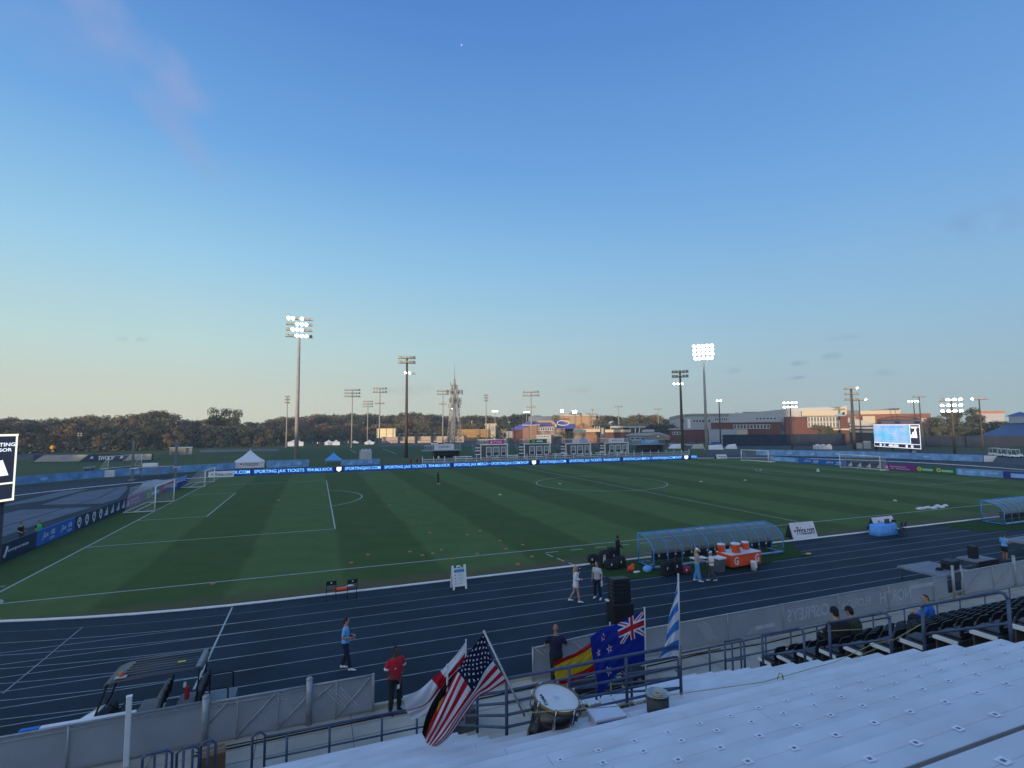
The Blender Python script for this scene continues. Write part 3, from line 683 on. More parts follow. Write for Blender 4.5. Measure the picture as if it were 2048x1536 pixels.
# chair block right of the aisle
CX0 = 27.2
seatm = mat('seat_black', (.018, .02, .026), .5, noise=.2, spec=.5); padm = mat('seat_pad_dark', (.05, .055, .07), .6, noise=.2)
def chair_proto():
    t = thing('stadium_seat', 'x', 'seat', (0, 0, 0), 0, 'black stadium seats in rows right of the aisle')
    b = MB(); n = 10; rings = []
    for z, w, y in ((.05, .17, .0), (.12, .205, .01), (.22, .21, .0), (.34, .20, -.03), (.41, .175, -.05), (.43, .14, -.055)):
        rings.append([(-w, -.205+y, z), (w, -.205+y, z), (w, -.18+y, z), (-w, -.18+y, z)])
    hole = MB()
    # the shell is two uprights, a top and a bottom band, so that the hand slot stays open
    for sx in (-1, 1): b.loft([[(sx*.10, -.20+y, z), (sx*w, -.195+y, z), (sx*w, -.17+y, z), (sx*.10, -.175+y, z)] for z, w, y in ((.05, .17, 0), (.12, .205, .01), (.22, .21, 0), (.34, .20, -.03), (.40, .185, -.045))], seatm, smooth=False)
    b.loft([[(-w, -.2+y, z), (w, -.2+y, z), (w, -.175+y, z), (-w, -.175+y, z)] for z, w, y in ((.27, .10, -.015), (.34, .10, -.03), (.41, .175, -.05), (.435, .13, -.056))], seatm, smooth=False)
    b.box((0, -.185, .09), (.2, .025, .09), seatm)
    b.build('backrest', t)
    MB().box((0, .02, .045), (.42, .40, .05), padm, bev=.015).build('seat', t)
    MB().box((-.12, -.02, .01), (.05, .34, .03), seatm).box((.12, -.02, .01), (.05, .34, .03), seatm).build('bracket', t)
    return t
cp = chair_proto(); used = False; nch = 0
PERS = []
for k in range(1, 12):
    y = YK(k); z = ZK(k)+.08
    B = MB(); x1 = CX0+min(24, 6+3.2*k)
    r = thing('seat_row_deck', '%s deck of the black seats right of the aisle, white at its end' % ORD[k-1], 'seating deck', (CX0, y, z-.3), 0, 'decks under the black seats')
    o = -Vector(r.location)
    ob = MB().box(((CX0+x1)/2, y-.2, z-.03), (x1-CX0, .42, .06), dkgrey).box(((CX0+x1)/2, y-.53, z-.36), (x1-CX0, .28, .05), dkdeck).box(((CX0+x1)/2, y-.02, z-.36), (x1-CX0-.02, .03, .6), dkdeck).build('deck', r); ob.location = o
    ob = MB().box((CX0-.012, y-.2, z-.02), (.02, .46, .085), white).build('end_trim', r); ob.location = o
    for i in range(60):
        x = CX0+.38+.52*i
        if x > x1-.2: break
        q = px((x, y, z+.3))
        if q[0] > 2075 or q[1] > 1420 or nch > 280: break
        if k in (3, 4) and 0: continue
        lab = '%s black seat in from the aisle, in the %s row of the seat block' % (ORD[i] if i < 20 else '%dst or later' % (i+1), ORD[k-1]) if i < 20 else 'black stadium seat far along the %s row of the seat block' % ORD[k-1]
        if i == 0: lab = 'black seat beside the aisle, in the %s row of the seat block' % ORD[k-1]
        if not used: cp.location = (x, y-.2, z); cp['label'] = lab; used = True
        else: dup(cp, (x, y-.2, z), None, lab)
        nch += 1
print('chairs', nch)
# ------------------------------------------------------------------ railings
def rail(name, label, bars, posts, m=railblue, r=.028, cat='railing', group=None, rp=None):
    t = thing(name, label, cat, tuple(posts[0][0]), 0, group); o = -Vector(posts[0][0])
    for i, b in enumerate(bars):
        x = MB().tube(b, r*(1.0 if i == 0 else .8), m, 8).build('top_rail' if i == 0 else 'rail_bar', t); x.location = o
    for a, b in posts:
        x = MB().tube([a, b], rp or r, m, 8).build('post', t); x.location = o
    return t
GX = [VX0+.1, VX1-.16]; GYB = -24.12
bars = [[(GX[0], GYB, 4.22-.185*i), (GX[1], GYB, 4.22-.185*i)] for i in range(5)]
rail('guard_rail', 'five bar blue guard rail along the back of the stair opening', bars, [((x, GYB, 3.36), (x, GYB, 4.22)) for x in (GX[0], GX[0]+1.12, GX[0]+2.24, GX[1])], group='guard rails round the stair opening')
for x, nm in ((GX[0], 'left'), (GX[1], 'right')):
    bars = [[(x, GYB+.03, 4.20-.185*i), (x, -19.3, 1.80-.185*i)] for i in range(5)]
    rail('guard_rail', 'five bar blue guard rail sloping down the %s side of the stair opening' % nm, bars, [((x, y, 4.22-.5*(GYB-y)*-1-.86), (x, y, 4.22-.5*(y-GYB))) for y in (-22.5, -21., -19.35)], group='guard rails round the stair opening')
FY = -18.8
rail('front_railing', 'blue two bar railing along the front of the bleachers left of the flags', [[(13.95, FY, 1.31), (VX0-.1, FY, 1.27)], [(13.95, FY, .83), (VX0-.1, FY, .80)]], [((x, FY, 0), (x, FY, 1.3)) for x in (14.43, 15.35, 16.55, 17.4)], group='concourse railings')
fx = [25.3, 26.5, 27.4, 27.75, 28.8, 29.9, 31.1, 32.4, 33.9, 35.6, 37.2, 37.5, 38.9, 40.5, 42.2, 44., 46, 48, 50]
rail('front_railing', 'blue two bar railing along the concourse below the black seats', [[(25.2, FY, 1.33), (50, FY, 1.33)], [(25.2, FY, .85), (50, FY, .85)]], [((x, FY, 0), (x, FY, 1.33)) for x in fx], group='concourse railings')
# gate hoops low at the left edge
def hoop(x0, x1, z0, z1, y, lab, bars=()):
    t = rail('gate_hoop', lab, [[(x0, y, z0), (x0, y, z1-.08), (x0+.08, y, z1), (x1-.08, y, z1), (x1, y, z1-.08), (x1, y, z0)]], [((x0+(x1-x0)*f, y, z0), (x0+(x1-x0)*f, y, z1-.05)) for f in bars] or [((x0, y, z0), (x0, y, z0+.05))], group='blue gate hoops at the left end of the bleachers')
    return t
def xg(u, v, y): return gy(u, v, y).x
hoop(xg(285, 1515, FY), xg(345, 1500, FY), .1, gy(300, 1507, FY).z, FY, 'blue gate hoop nearest the white post at the bottom edge', (.4, .8))
hoop(xg(355, 1500, FY), xg(400, 1487, FY), .1, gy(370, 1494, FY).z, FY-.05, 'blue gate hoop in the middle of the three at the bottom edge', (.3, .7))
hoop(xg(402, 1487, FY), xg(432, 1480, FY), .1, gy(415, 1482, FY).z, FY, 'blue gate hoop beside the brown carton at the bottom edge', (.5,))
hoop(xg(505, 1470, FY), xg(530, 1470, FY), .1, gy(512, 1466, FY).z, FY, 'narrow blue hoop at the end of the front railing', ())
rail('front_railing', 'short blue railing at the bottom left corner beside the white post', [[(9.6, FY, 1.02), (xg(250, 1518, FY), FY, 1.0)], [(9.6, FY, .6), (xg(250, 1518, FY), FY, .6)]], [((xg(248, 1518, FY), FY, 0), (xg(248, 1518, FY), FY, 1.0)), ((9.7, FY, 0), (9.7, FY, 1.0))], group='concourse railings')
# aisle handrails, stepping up the slope
for (y0, y1, lab) in [(-19.8, -20.55, 'lowest blue aisle handrail, beside the front rows'), (-21.2, -22.5, 'second blue aisle handrail up from the concourse'), (-23.2, -24.6, 'third blue aisle handrail up, in front of the two seated people'), (-25.25, -26.65, 'tallest looking blue aisle handrail, nearest the camera')]:
    x = 26.2; zs = lambda y: .98-.5*(19.4+y)-.40
    hh = 1.15
    a = Vector((x, y0, zs(y0))); b = Vector((x, y1, zs(y1)))
    up = Vector((0, 0, hh)); d = (b-a).normalized()
    top = [a+up*.98, a+up+d*.04, b+up-d*.16, b+up-d*.05-Vector((0, 0, .05)), b+up*.86]
    rail('aisle_handrail', lab, [top, [a+up*.52, b+up*.52]], [(a, a+up), (b, b+up*.87)], r=.03, group='handrails in the aisle')
# ------------------------------------------------------------------ chain link fence beside the track
chain = mesh_mat('chain_link', (.50, .52, .54), .075, .075, .013, diag=True, metal=.4)
net = mesh_mat('goal_net', (.62, .62, .62), .12, .12, .0085)
screen = mat('grey_windscreen', (.36, .39, .44), .85, noise=.12, scale=1.2)
fadep = mat('faded_print', (.62, .65, .70), .85, noise=.15); fadeg = mat('faded_print_dark', (.22, .24, .28), .85, noise=.15)
def fence(label, x0, x1, y0, y1, h0, h1, posts, zb=.05, screen_on=True, braces=(), name='chain_link_fence', prints=None, rails2=False):
    t = thing(name, label, 'fence', (x0, y0, 0), math.atan2(y1-y0, x1-x0), 'chain link fencing beside the track')
    w = math.hypot(x1-x0, y1-y0); MB().tube([(0, 0, h0), (w, 0, h1)], .03, galv, 8).build('top_rail', t)
    if rails2: MB().tube([(0, 0, h0-.11), (w, 0, h1-.11)], .022, galv, 8).build('mid_rail', t)
    MB().tube([(0, 0, zb), (w, 0, zb)], .016, galv, 6).build('bottom_rail', t)
    for p, r, hx in posts: MB().tube([(p, 0, 0), (p, 0, h0+(h1-h0)*p/w+hx)], r, galv, 10).ball((p, 0, h0+(h1-h0)*p/w+hx), (r*1.15, r*1.15, r*.8), galv, 8).build('post', t)
    B = MB(); B.quaduv((0, -.022, zb), (w, -.022, zb), (w, -.022, h1), (0, -.022, h0), chain, w, h0-zb); B.build('wire_mesh', t)
    if screen_on:
        B = MB(); n = max(2, int(w/.7)); 
        for i in range(n):
            a, b = w*i/n, w*(i+1)/n; q0, q1 = .012*math.sin(i*1.7), .012*math.sin((i+1)*1.7)
            B.add([(a, .03+q0, zb+.02), (b, .03+q1, zb+.02), (b, .03+q1, h0+(h1-h0)*b/w-.05), (a, .03+q0, h0+(h1-h0)*a/w-.05)], [(0, 1, 2, 3)], screen, smooth=True)
        if prints:
            for body, cx, ww, hh, cz in prints:
                if body == '|':
                    for i in range(5): B.add([(cx+i*.10, .008, cz-hh/2), (cx+i*.10+.04, .008, cz-hh/2), (cx+i*.10+.04+ww, .008, cz+hh/2), (cx+i*.10+ww, .008, cz+hh/2)], [(0, 1, 2, 3)], fadep)
                elif body == 'bar': B.box((cx, .008, cz), (ww, .002, hh), fadep)
                elif body == 'ring':
                    for r_ in (hh/2, hh/2*.8):
                        for i in range(36): B.tube([(cx+ww/2*r_/(hh/2)*math.cos(2*PI*i/36), .008, cz+r_*math.sin(2*PI*i/36)), (cx+ww/2*r_/(hh/2)*math.cos(2*PI*(i+1)/36), .008, cz+r_*math.sin(2*PI*(i+1)/36))], .008, fadep, 4)
                else: B.text(body, fadep, ww, hh, TR(cx, .008, cz), bold=.02, mirror=True)
        B.build('windscreen', t)
    for a, b in braces: MB().tube([(a[0], -.02, a[1]), (b[0], -.02, b[1])], .022, galv, 8).build('brace', t)
    return t
FX = gy(615, 1470, -16.1).x
fence('chain link fence with a grey windscreen at the left end, below the golf cart', 3., 12.26, -16.1, -16.1, 1.05, 1.10, [(.05, .03, .02), (3., .03, .02), (6.43-.0, .03, .02)], rails2=True)
fence('braced chain link gate leaf with a faded round crest, next to the golf cart', 12.34, FX-.04, -16.1, -16.1, 1.05, 1.05, [(.0, .085, .16), (.75, .022, 0), (1.75, .022, 0)], zb=.06, braces=[((.1, .55), (.5, 1.0)), ((.75, .08), (1.7, 1.02)), ((1.75, .08), (FX-12.4, .75))], name='fence_gate', prints=[('ring', 1.75, .9, .62, .5)], rails2=True)
fence('braced chain link gate leaf ending at the fence gap, beside the steward in red', FX+.02, 16.66, -16.1, -16.1, 1.04, 1.04, [(.0, .085, .18), (.72, .024, 0), (16.60-FX, .035, .02)], zb=.06, braces=[((.1, .62), (.62, 1.0)), ((.78, .08), (16.5-FX, .98))], name='fence_gate', prints=[('|', .9, -.5, .6, .55)])
fence('open chain link gate the officer leans on, behind the flags', 21.66, 24.9, -16.15, -16.15, 1.03, 1.2, [(.0, .035, .02), (3.2, .04, .05)], zb=.06, braces=[((.08, 1.0), (1.15, .08)), ((1.4, 1.05), (2.6, .1))], name='fence_gate', prints=[('|', .9, -.5, .7, .55)])
fx0 = 25.0
hx = lambda u, v: gy(u, v, -16.3).x-fx0
fence('long chain link fence with a printed windscreen seen from behind, right of the speaker', fx0, gy(1897, 1130, -16.3).x, -16.2, -16.2, 1.04, 1.12, [(.0, .07, .25)]+[(hx(u, v), .03, .02) for u, v in ((1459, 1240), (1569, 1215), (1680, 1193), (1781, 1174), (1871, 1156))], zb=.1,
      prints=[('OSPREYS', hx(1622, 1235), hx(1663, 1226)-hx(1580, 1245), .5, .58), ('FLORIDA', hx(1718, 1215), hx(1748, 1208)-hx(1690, 1220), .36, .60), ('NORTH', hx(1797, 1200), hx(1828, 1194)-hx(1766, 1206), .5, .62), ('|', hx(1500, 1285), .22, .26, .3), ('bar', hx(1535, 1262), 1.0, .14, .36), ('bar', hx(1850, 1180), 1.7, .16, .85), ('|', hx(1420, 1275), -.5, .7, .58)])
gx1 = gy(1900, 1130, -16.3).x
fence('braced fence gates beyond the stage at the right edge', gx1+1.0, gx1+14, -16.2, -16.2, 1.15, 1.25, [(0, .06, .1), (2.4, .03, 0), (4.2, .07, .3), (5., .03, 0), (8, .03, 0), (11, .03, 0)], zb=.1, braces=[((.1, .2), (1.6, 1.05)), ((2.5, .2), (4, 1.05)), ((5.2, .2), (7.5, 1.1))], name='fence_gate')
B = MB().tube([(0, 0, 0), (0, 0, 1.55)], .06, galv, 10).tube([(.62, 0, 0), (.62, 0, 1.5)], .035, galv, 8).box((.3, 0, 1.0), (.6, .03, .4), dkgrey).box((.3, 0, .35), (.6, .04, .04), galv)
tag(B.build('gate_post', None, (gx1+.15, -16.3, 0)), 'grey double gate post with a dark box, right of the long fence', 'post')
# black cable and dark bundles lying on the paving
cb = mat('black_rubber', (.01, .01, .012), .6, noise=.1)
tag(MB().tube([(12.2, -16.55, .02), (14.5, -16.5, .02), (16.9, -16.48, .02), (18.5, -16.6, .02), (22, -16.55, .02), (25, -16.7, .02), (28, -16.6, .03), (31, -16.75, .02), (34, -16.6, .02), (38, -16.7, .02)], .02, cb, 6).tube([(12.2, -16.4, .02), (15, -16.38, .02), (21, -16.45, .02), (29, -16.5, .02)], .013, cb, 6).build('cable'), 'black cables running along the foot of the fence', 'cable')
# white post and the steeplechase style beam behind it
tag(MB().box((0, 0, .98), (.115, .115, 1.62), white, bev=.012).box((0, 0, 1.79), (.13, .13, .03), white, bev=.01).box((0, 0, .1), (.2, .2, .2), concrete).build('white_post', None, (10.8, -16.7, 0), (0, .0, .2)), 'square white post standing in front of the fence at the bottom left', 'post')
t = thing('barrier_beam', 'white hurdle beam with a blue end resting along the fence top', 'hurdle', (9.6, -15.98, 0)); 
MB().box((.20, 0, 1.04), (1.95, .13, .15), white, bev=.012).build('beam', t); MB().box((-.97, 0, 1.04), (.40, .135, .155), mat('beam_blue', (.01, .16, .5), .5, noise=.08), bev=.012).build('blue_end', t)
for x in (-.6, .9): MB().box((x, 0, .5), (.06, .06, .94), white).build('leg', t)
# brown carton and tape
tag(MB().box((0, 0, .3), (.5, .4, .6), mat('brown_card', (.20, .11, .06), .85, noise=.2), bev=.01).box((0, .0, .604), (.5, .05, .006), mat('card_tape', (.3, .2, .12), .6)).build('carton', None, (gz(425, 1530, .3).x, gz(425, 1530, .3).y+.05, 0), (0, 0, .2)), 'brown carton on the concourse at the bottom edge beside the blue hoops', 'carton')
# ------------------------------------------------------------------ flags
def cr(P_, t):
    n = len(P_)-1; x = min(max(t, 0), 1)*n; i = min(int(x), n-1); f = x-i
    p0, p1, p2, p3 = P_[max(i-1, 0)], P_[i], P_[i+1], P_[min(i+2, n)]
    return p1*(1+0)+(p2-p0)*(.5*f)+(p0*2-p1*5+p2*4-p3)*(.5*f*f)+(p1*3-p0-p2*3+p3)*(.5*f*f*f)
def flag(label, yb, curves, dye, pole, n=(96, 64), fold=.05, nf=3., ph=0., skew=.8):
    """cloth hung through outline curves (each from hoist to fly, listed from the top edge down) at distance plane yb with real folds"""
    t = thing('flag', label, 'flag', tuple(pole[1]), 0, 'supporters flags round the stair opening'); o = -Vector(pole[1])
    rows = [[Vector((u, v, d)) for u, v, d in c] for c in curves]
    nu, nv = n; vs = []; cols = []; fs = []
    for j in range(nv+1):
        for i in range(nu+1):
            u, v = i/nu, j/nv
            q = cr([cr(r, u) for r in rows], v)
            f = fold*min(1, u*3)*(math.sin(nf*2*PI*(v*.9+u*.35*skew)+ph)+.45*math.sin(nf*4.3*PI*(v-u*.6)+ph*2))
            p = gy(q.x, q.y, yb+q.z+f); vs.append(p)
    for j in range(nv):
        for i in range(nu):
            fs.append((j*(nu+1)+i, (j+1)*(nu+1)+i, (j+1)*(nu+1)+i+1, j*(nu+1)+i+1)); cols.append(dye((i+.5)/nu, (j+.5)/nv))
    ob = MB().add(vs, fs, attr_mat('flag_cloth'), smooth=True).build('cloth', t); ob.location = o
    at_ = ob.data.color_attributes.new('dye', 'FLOAT_COLOR', 'CORNER')
    buf = []
    for c in cols: buf += [*c, 1]*4
    at_.data.foreach_set('color', buf)
    MB().tube([pole[0], pole[1]], .016, mat('pole_white', (.55, .55, .55), .45, noise=.05), 8).ball(pole[0], .022, MATS['pole_white'], 8).build('pole', t).location = o
    return t
fr_, fw, fb = (.42, .012, .03), (.66, .66, .70), (.008, .012, .045)
def star(u, v, cu, cv, r, asp):
    a = math.atan2((v-cv), (u-cu)*asp); d = math.hypot((u-cu)*asp, v-cv)
    k_ = (a+PI/2) % (2*PI/5); k_ = abs(k_-PI/5)
    # edge of a five pointed star in polar form
    rin = r*.40; A = (r*math.cos(PI/5-k_) if 0 else 0)
    th = PI/5-k_                       # 0 at a tip, pi/5 at a notch
    x1, y1 = r, 0; x2, y2 = rin*math.cos(PI/5), rin*math.sin(PI/5)
    den = math.cos(th)*(y2-y1)-math.sin(th)*(x2-x1)
    rr = (x1*(y2-y1)-y1*(x2-x1))/den
    return d < rr
def usa(u, v):
    if u < .42 and v < 7/13:
        uu, vv = u/.42, v/(7/13)
        for i in range(9):
            cv = (i+1)/10
            m_ = 6 if i % 2 == 0 else 5
            if abs(vv-cv) > .05: continue
            for j in range(m_):
                cu = (2*j+1)/12 if i % 2 == 0 else (2*j+2)/12
                if star(uu, vv, cu, cv, .046, 1.35): return (.72, .72, .74)
        return fb
    return fr_ if int(v*13) % 2 == 0 else fw
def eng(u, v):
    return fr_ if abs(u-.5) < .065 or abs(v-.5) < .11 else fw
def ger(u, v):
    if .36 < u < .62 and .3 < v < .7 and ((u-.49)/.13)**2+((v-.5)/.2)**2 < 1: return (.6, .32, .05)
    return (.012, .012, .014) if v < .333 else (.50, .04, .015) if v < .667 else (.62, .46, .03)
def spa(u, v): return (.42, .015, .025) if v < .25 or v > .75 else (.62, .44, .03)
def nzl(u, v):
    bl = (.012, .028, .25)
    if u < .5 and v < .5:
        x, y = u/.5, v/.5; cx, cy = abs(x-.5), abs(y-.5)
        if cx < .05 or cy < .10: return fr_
        if cx < .085 or cy < .167: return fw
        d1 = abs((x-.5)*2-(y-.5)*2)/1.6; d2 = abs((x-.5)*2+(y-.5)*2)/1.6
        if min(d1, d2) < .05: return fr_
        if min(d1, d2) < .14: return fw
        return bl
    for cu, cv, r in ((.75, .2, .085), (.75, .80, .095), (.66, .46, .085), (.84, .40, .075)):
        if star(u, v, cu, cv, r*.66, 2.0): return fr_
        if star(u, v, cu, cv, r, 2.0): return fw
    return bl
def uru(u, v):
    return fw if int(v*9) % 2 == 0 else (.035, .19, .54)
yb = -24.22
q = lambda u, v, y=yb: gy(u, v, y)
flag('stars and stripes flag drooping from a leaning pole at the corner of the guard rail', yb,
     [[(969, 1266, 0), (940, 1302, .02), (917, 1337, .05), (893, 1385, .06), (868, 1438, .03), (850, 1478, .0)],
      [(975, 1290, 0), (950, 1322, .0), (927, 1350, .0), (903, 1400, .0), (877, 1452, -.02), (856, 1488, -.05)],
      [(984, 1318, 0), (968, 1338, -.04), (947, 1378, -.08), (918, 1420, -.08), (886, 1466, -.08), (864, 1492, -.08)],
      [(1000, 1342, 0), (975, 1368, .05), (953, 1386, .08), (927, 1420, .02), (894, 1470, -.05), (872, 1493, -.07)],
      [(1013, 1362, 0), (980, 1382, .08), (957, 1394, .12), (934, 1424, .08), (903, 1468, .02), (882, 1488, -.02)]], usa, (q(968, 1263, yb-.02), q(1049, 1432, yb-.10)), n=(150, 104), fold=.022, nf=2.2)
ye = -21.7
flag('white flag with a red cross drooping behind the stars and stripes flag', ye,
     [[(932, 1283, 0), (905, 1318, .04), (872, 1350, .06), (838, 1380, .02), (806, 1392, -.05)],
      [(932, 1300, 0), (908, 1332, .0), (882, 1362, .0), (852, 1404, .03), (812, 1420, .02)],
      [(931, 1320, 0), (911, 1345, -.05), (888, 1370, -.06), (855, 1409, .04), (814, 1424, .02)],
      [(930, 1342, 0), (913, 1362, .05), (894, 1392, .05), (866, 1424, -.04), (824, 1440, -.05)]], eng, (q(932, 1280, ye), q(929, 1442, ye)), n=(110, 70), fold=.04, nf=2.)
yg = -23.2
flag('black red and gold flag mostly hidden behind the stars and stripes flag', yg,
     [[(930, 1324, 0), (899, 1357, .03), (873, 1390, .03), (853, 1430, .02), (844, 1466, 0)],
      [(933, 1352, 0), (908, 1385, -.02), (885, 1412, -.03), (866, 1448, -.02), (852, 1482, 0)],
      [(932, 1392, 0), (915, 1415, .03), (893, 1440, .04), (873, 1466, .02), (850, 1488, 0)]], ger, (q(895, 1330, yg), q(893, 1468, yg)), n=(80, 60), fold=.03)
ys = -21.7
flag('red and yellow striped flag trailing left behind the blue flag with stars', ys,
     [[(1220, 1249, 0), (1190, 1278, .03), (1155, 1303, .04), (1128, 1315, .02), (1108, 1325, .0)],
      [(1221, 1268, 0), (1195, 1290, -.03), (1160, 1313, -.02), (1130, 1326, -.03), (1108, 1338, 0)],
      [(1222, 1292, 0), (1200, 1312, .03), (1168, 1334, .05), (1136, 1348, .03), (1112, 1360, 0)],
      [(1223, 1318, 0), (1202, 1338, .0), (1176, 1352, .0), (1145, 1362, .0), (1118, 1372, 0)]], spa, (q(1220, 1246, ys), q(1222, 1392, ys)), n=(90, 60), fold=.04)
yn = -23.0
flag('dark blue flag with a union canton and red stars on a white pole', yn,
     [[(1288, 1222, 0), (1262, 1233, .04), (1235, 1247, .05), (1208, 1256, .02), (1180, 1274, -.02)],
      [(1289, 1254, 0), (1264, 1264, -.02), (1238, 1276, -.03), (1206, 1290, -.02), (1184, 1310, 0)],
      [(1290, 1288, 0), (1268, 1294, -.05), (1246, 1304, -.05), (1212, 1328, -.03), (1192, 1352, 0)],
      [(1291, 1322, 0), (1272, 1328, .03), (1252, 1336, .04), (1224, 1358, .04), (1200, 1398, .02)]], nzl, (q(1289, 1216, yn), q(1293, 1420, yn)), n=(140, 90), fold=.035, nf=2.)
yu = -24.15
flag('light blue and white striped flag hanging limp from the tallest pole', yu,
     [[(1357, 1154, 0), (1355, 1166, .05), (1352, 1180, .1), (1349, 1196, .12)],
      [(1358, 1200, 0), (1351, 1210, .04), (1345, 1220, .1), (1338, 1234, .12)],
      [(1358, 1258, 0), (1349, 1264, -.04), (1341, 1272, .05), (1331, 1287, .1)],
      [(1358, 1316, 0), (1345, 1314, .04), (1330, 1318, .08), (1311, 1327, .05)]], uru, (q(1356.5, 1149, yu), q(1360, 1332, yu)), n=(110, 90), fold=.03, nf=1.5)
# ------------------------------------------------------------------ things on the bleachers
def onrow(k, x, dy=-.14): return (x, YK(k)+dy, ZK(k))
# bass drum leaning back on the benches
p = gy(1112, 1482, YK(8)-.1)
t = thing('bass_drum', 'black bass drum with a white head lying tilted on the benches behind the guard rail', 'drum', (18.43, -24.50, 3.41))
dm = Matrix.Rotation(math.radians(9), 4, 'X') @ Matrix.Rotation(math.radians(7), 4, 'Y') @ Matrix.Scale(1.16, 4)
drumb = mat('drum_black', (.014, .014, .017), .25, noise=.1, spec=.6); gold = mat('hoop_wood', (.22, .14, .06), .4, noise=.15); chrome = mat('chrome', (.6, .6, .6), .2, .9, noise=0)
MB().lathe([(.27, .0), (.29, .0), (.29, .52), (.27, .52)], drumb, 40, dm).build('shell', t)
MB().lathe([(.01, .545), (.30, .545)], mat('drum_head', (.72, .71, .66), .5, noise=.05, scale=4), 40, dm).text('TAMA', inkmat, .24, .05, dm @ Matrix.Translation((-.20, -.02, .549)) @ Matrix.Rotation(PI/2, 4, 'Z') @ Matrix.Rotation(-PI/2, 4, 'X'), bold=.03).lathe([(.003, .5475), (.045, .5475)], mat('drum_dot', (.55, .58, .66), .5), 20, dm).build('drum_head', t)
MB().lathe([(.295, .52), (.314, .52), (.314, .56), (.299, .56), (.295, .52)], gold, 40, dm).build('hoop', t)
MB().lathe([(.295, -.02), (.312, -.02), (.312, .03), (.295, .03), (.295, -.02)], gold, 40, dm).build('hoop', t)
for i in range(8):
    a = 2*PI*(i+.4)/8; c, s_ = math.cos(a), math.sin(a)
    MB().tube([(c*.335, s_*.335, .585), (c*.335, s_*.335, .36)], .008, chrome, 6, dm).box((c*.322, s_*.322, .575), (.028, .028, .02), chrome, dm).box((c*.305, s_*.305, .34), (.03, .03, .08), chrome, dm).build('lug', t)
MB().lathe([(.005, 0), (.06, 0)], chrome, 16, dm @ TR(.02, -.293, .2) @ Matrix.Rotation(PI/2, 4, 'X')).build('badge', t)
MB().box((0, .05, -.16), (.40, .3, .3), blackc, bev=.05).build('stand', t)
# steel bucket with a coil of rope
bk = gy(1305, 1446, -24.75)
t = thing('bucket', 'tapered metal bucket holding a coil of rope, standing on the benches', 'bucket', (19.98, -25.16, ZK(8)-.03))
bm_ = mat('bucket_metal', (.46, .47, .43), .35, .6, noise=.2)
MB().lathe([(.02, .01), (.135, .01), (.175, .40), (.18, .40), (.18, .41), (.168, .41), (.128, .03), (.02, .03)], bm_, 24).build('pail', t)
MB().lathe([(.165, .36), (.172, .365), (.168, .12), (.13, .12)], dkgrey, 24).build('lining', t)
rope_m = mat('rope_yellow', (.42, .36, .14), .9, noise=.15, scale=20)
MB().tube([(.06*math.cos(i*.5)+.01*i/30, .06*math.sin(i*.5), .33+.002*i) for i in range(40)], .014, mat('rope_pale', (.42, .40, .30), .9), 6).build('rope_coil', t)
# clear tub / seat pad
t = thing('storage_tub', 'clear plastic tub with blue and red contents on the front benches below the drum', 'tub', (19.2, -24.93, ZK(8)-.06), -.06)
tub = mat('clear_plastic', (.55, .6, .68), .3, noise=.08, spec=.6)
MB().loft([[(x*w, y*w_, z) for x, y in ((-.29, -.19), (.29, -.19), (.29, .19), (-.29, .19))] for z, w, w_ in ((0, .8, .8), (.15, .85, .85), (.15, .9, .9), (.17, .9, .9))], tub, smooth=False).build('tub', t)
MB().loft([[(x*w, y*w, z) for x, y in ((-.3, -.2), (.3, -.2), (.3, .2), (-.3, .2))] for z, w in ((.172, .88), (.19, .84), (.195, .5))], mat('tub_lid', (.60, .63, .70), .35, noise=.05), smooth=False).build('lid', t)
MB().box((-.02, -.16, .09), (.40, .02, .10), mat('tub_blue', (.05, .16, .5), .7)).box((-.22, -.158, .08), (.07, .02, .09), redink).build('contents', t)
# yellow rope along the benches with a knot of flagging tape
rp = [(16.9, -24.9), (18, -25.35)]
pts = [Vector((17.75, -25.3, 4.3)), Vector((19.3, -25.05, ZK(8)+.25)), Vector((20.3, -24.9, ZK(8)+.15)), Vector((22.3, -25.0, ZK(8)+.06)), Vector((24.2, -24.9, ZK(8)+.05)), Vector((25.6, -24.6, 3.75)), Vector((26.2, -24.75, 3.85)), Vector((27.6, -22.6, 3.1)), Vector((26.25, -25.3, 4.1))]
t = thing('rope', 'thin yellow rope strung across the benches from the drum to the aisle handrails', 'rope', tuple(pts[0])); o = -pts[0]
MB().tube(pts[:7], .006, rope_m, 6).build('line', t).location = o
MB().tube([(22.62, -25.0, ZK(8)+.05), (22.65, -25.02, ZK(8)+.16), (22.72, -25.02, ZK(8)+.12), (22.71, -25.06, ZK(8)-.02)], .012, rope_m, 6).build('knot', t).location = o
def hr(u, v, y): return gy(u, v, y)
tag(MB().tube([hr(1690, 1324, -23.6), hr(1770, 1290, -23.6), hr(1845, 1247, -24.9)], .01, rope_m, 6).build('rope'), 'yellow rope sagging between two aisle handrails in front of the black seats', 'rope')
tag(MB().tube([hr(1655, 1262, -23.1), hr(1732, 1258, -22.9)], .01, rope_m, 6).build('rope'), 'short yellow rope running right from the handrail behind the two seated people', 'rope')
# dark boxes in the stair opening
for u, v, lab, w in [(918, 1456, 'black equipment case at the left foot of the stair opening', .8), (1168, 1404, 'black equipment case below the red and yellow flag', .75), (1215, 1396, 'black equipment case below the blue starred flag', .7), (1268, 1370, 'black equipment case at the right of the stair opening', .6)]:
    p = gz(u, v, 0.02); 
    tag(MB().box((0, 0, .28), (w, .55, .56), dkgrey if 'left' in lab else blackc, bev=.02).box((0, 0, .42), (w+.012, .56, .02), greys).box((0, -.283, .3), (.14, .014, .08), greys).build('equipment_case', None, (p.x, p.y, .0), (0, 0, .1)), lab, 'case', 'equipment cases in the stair opening')
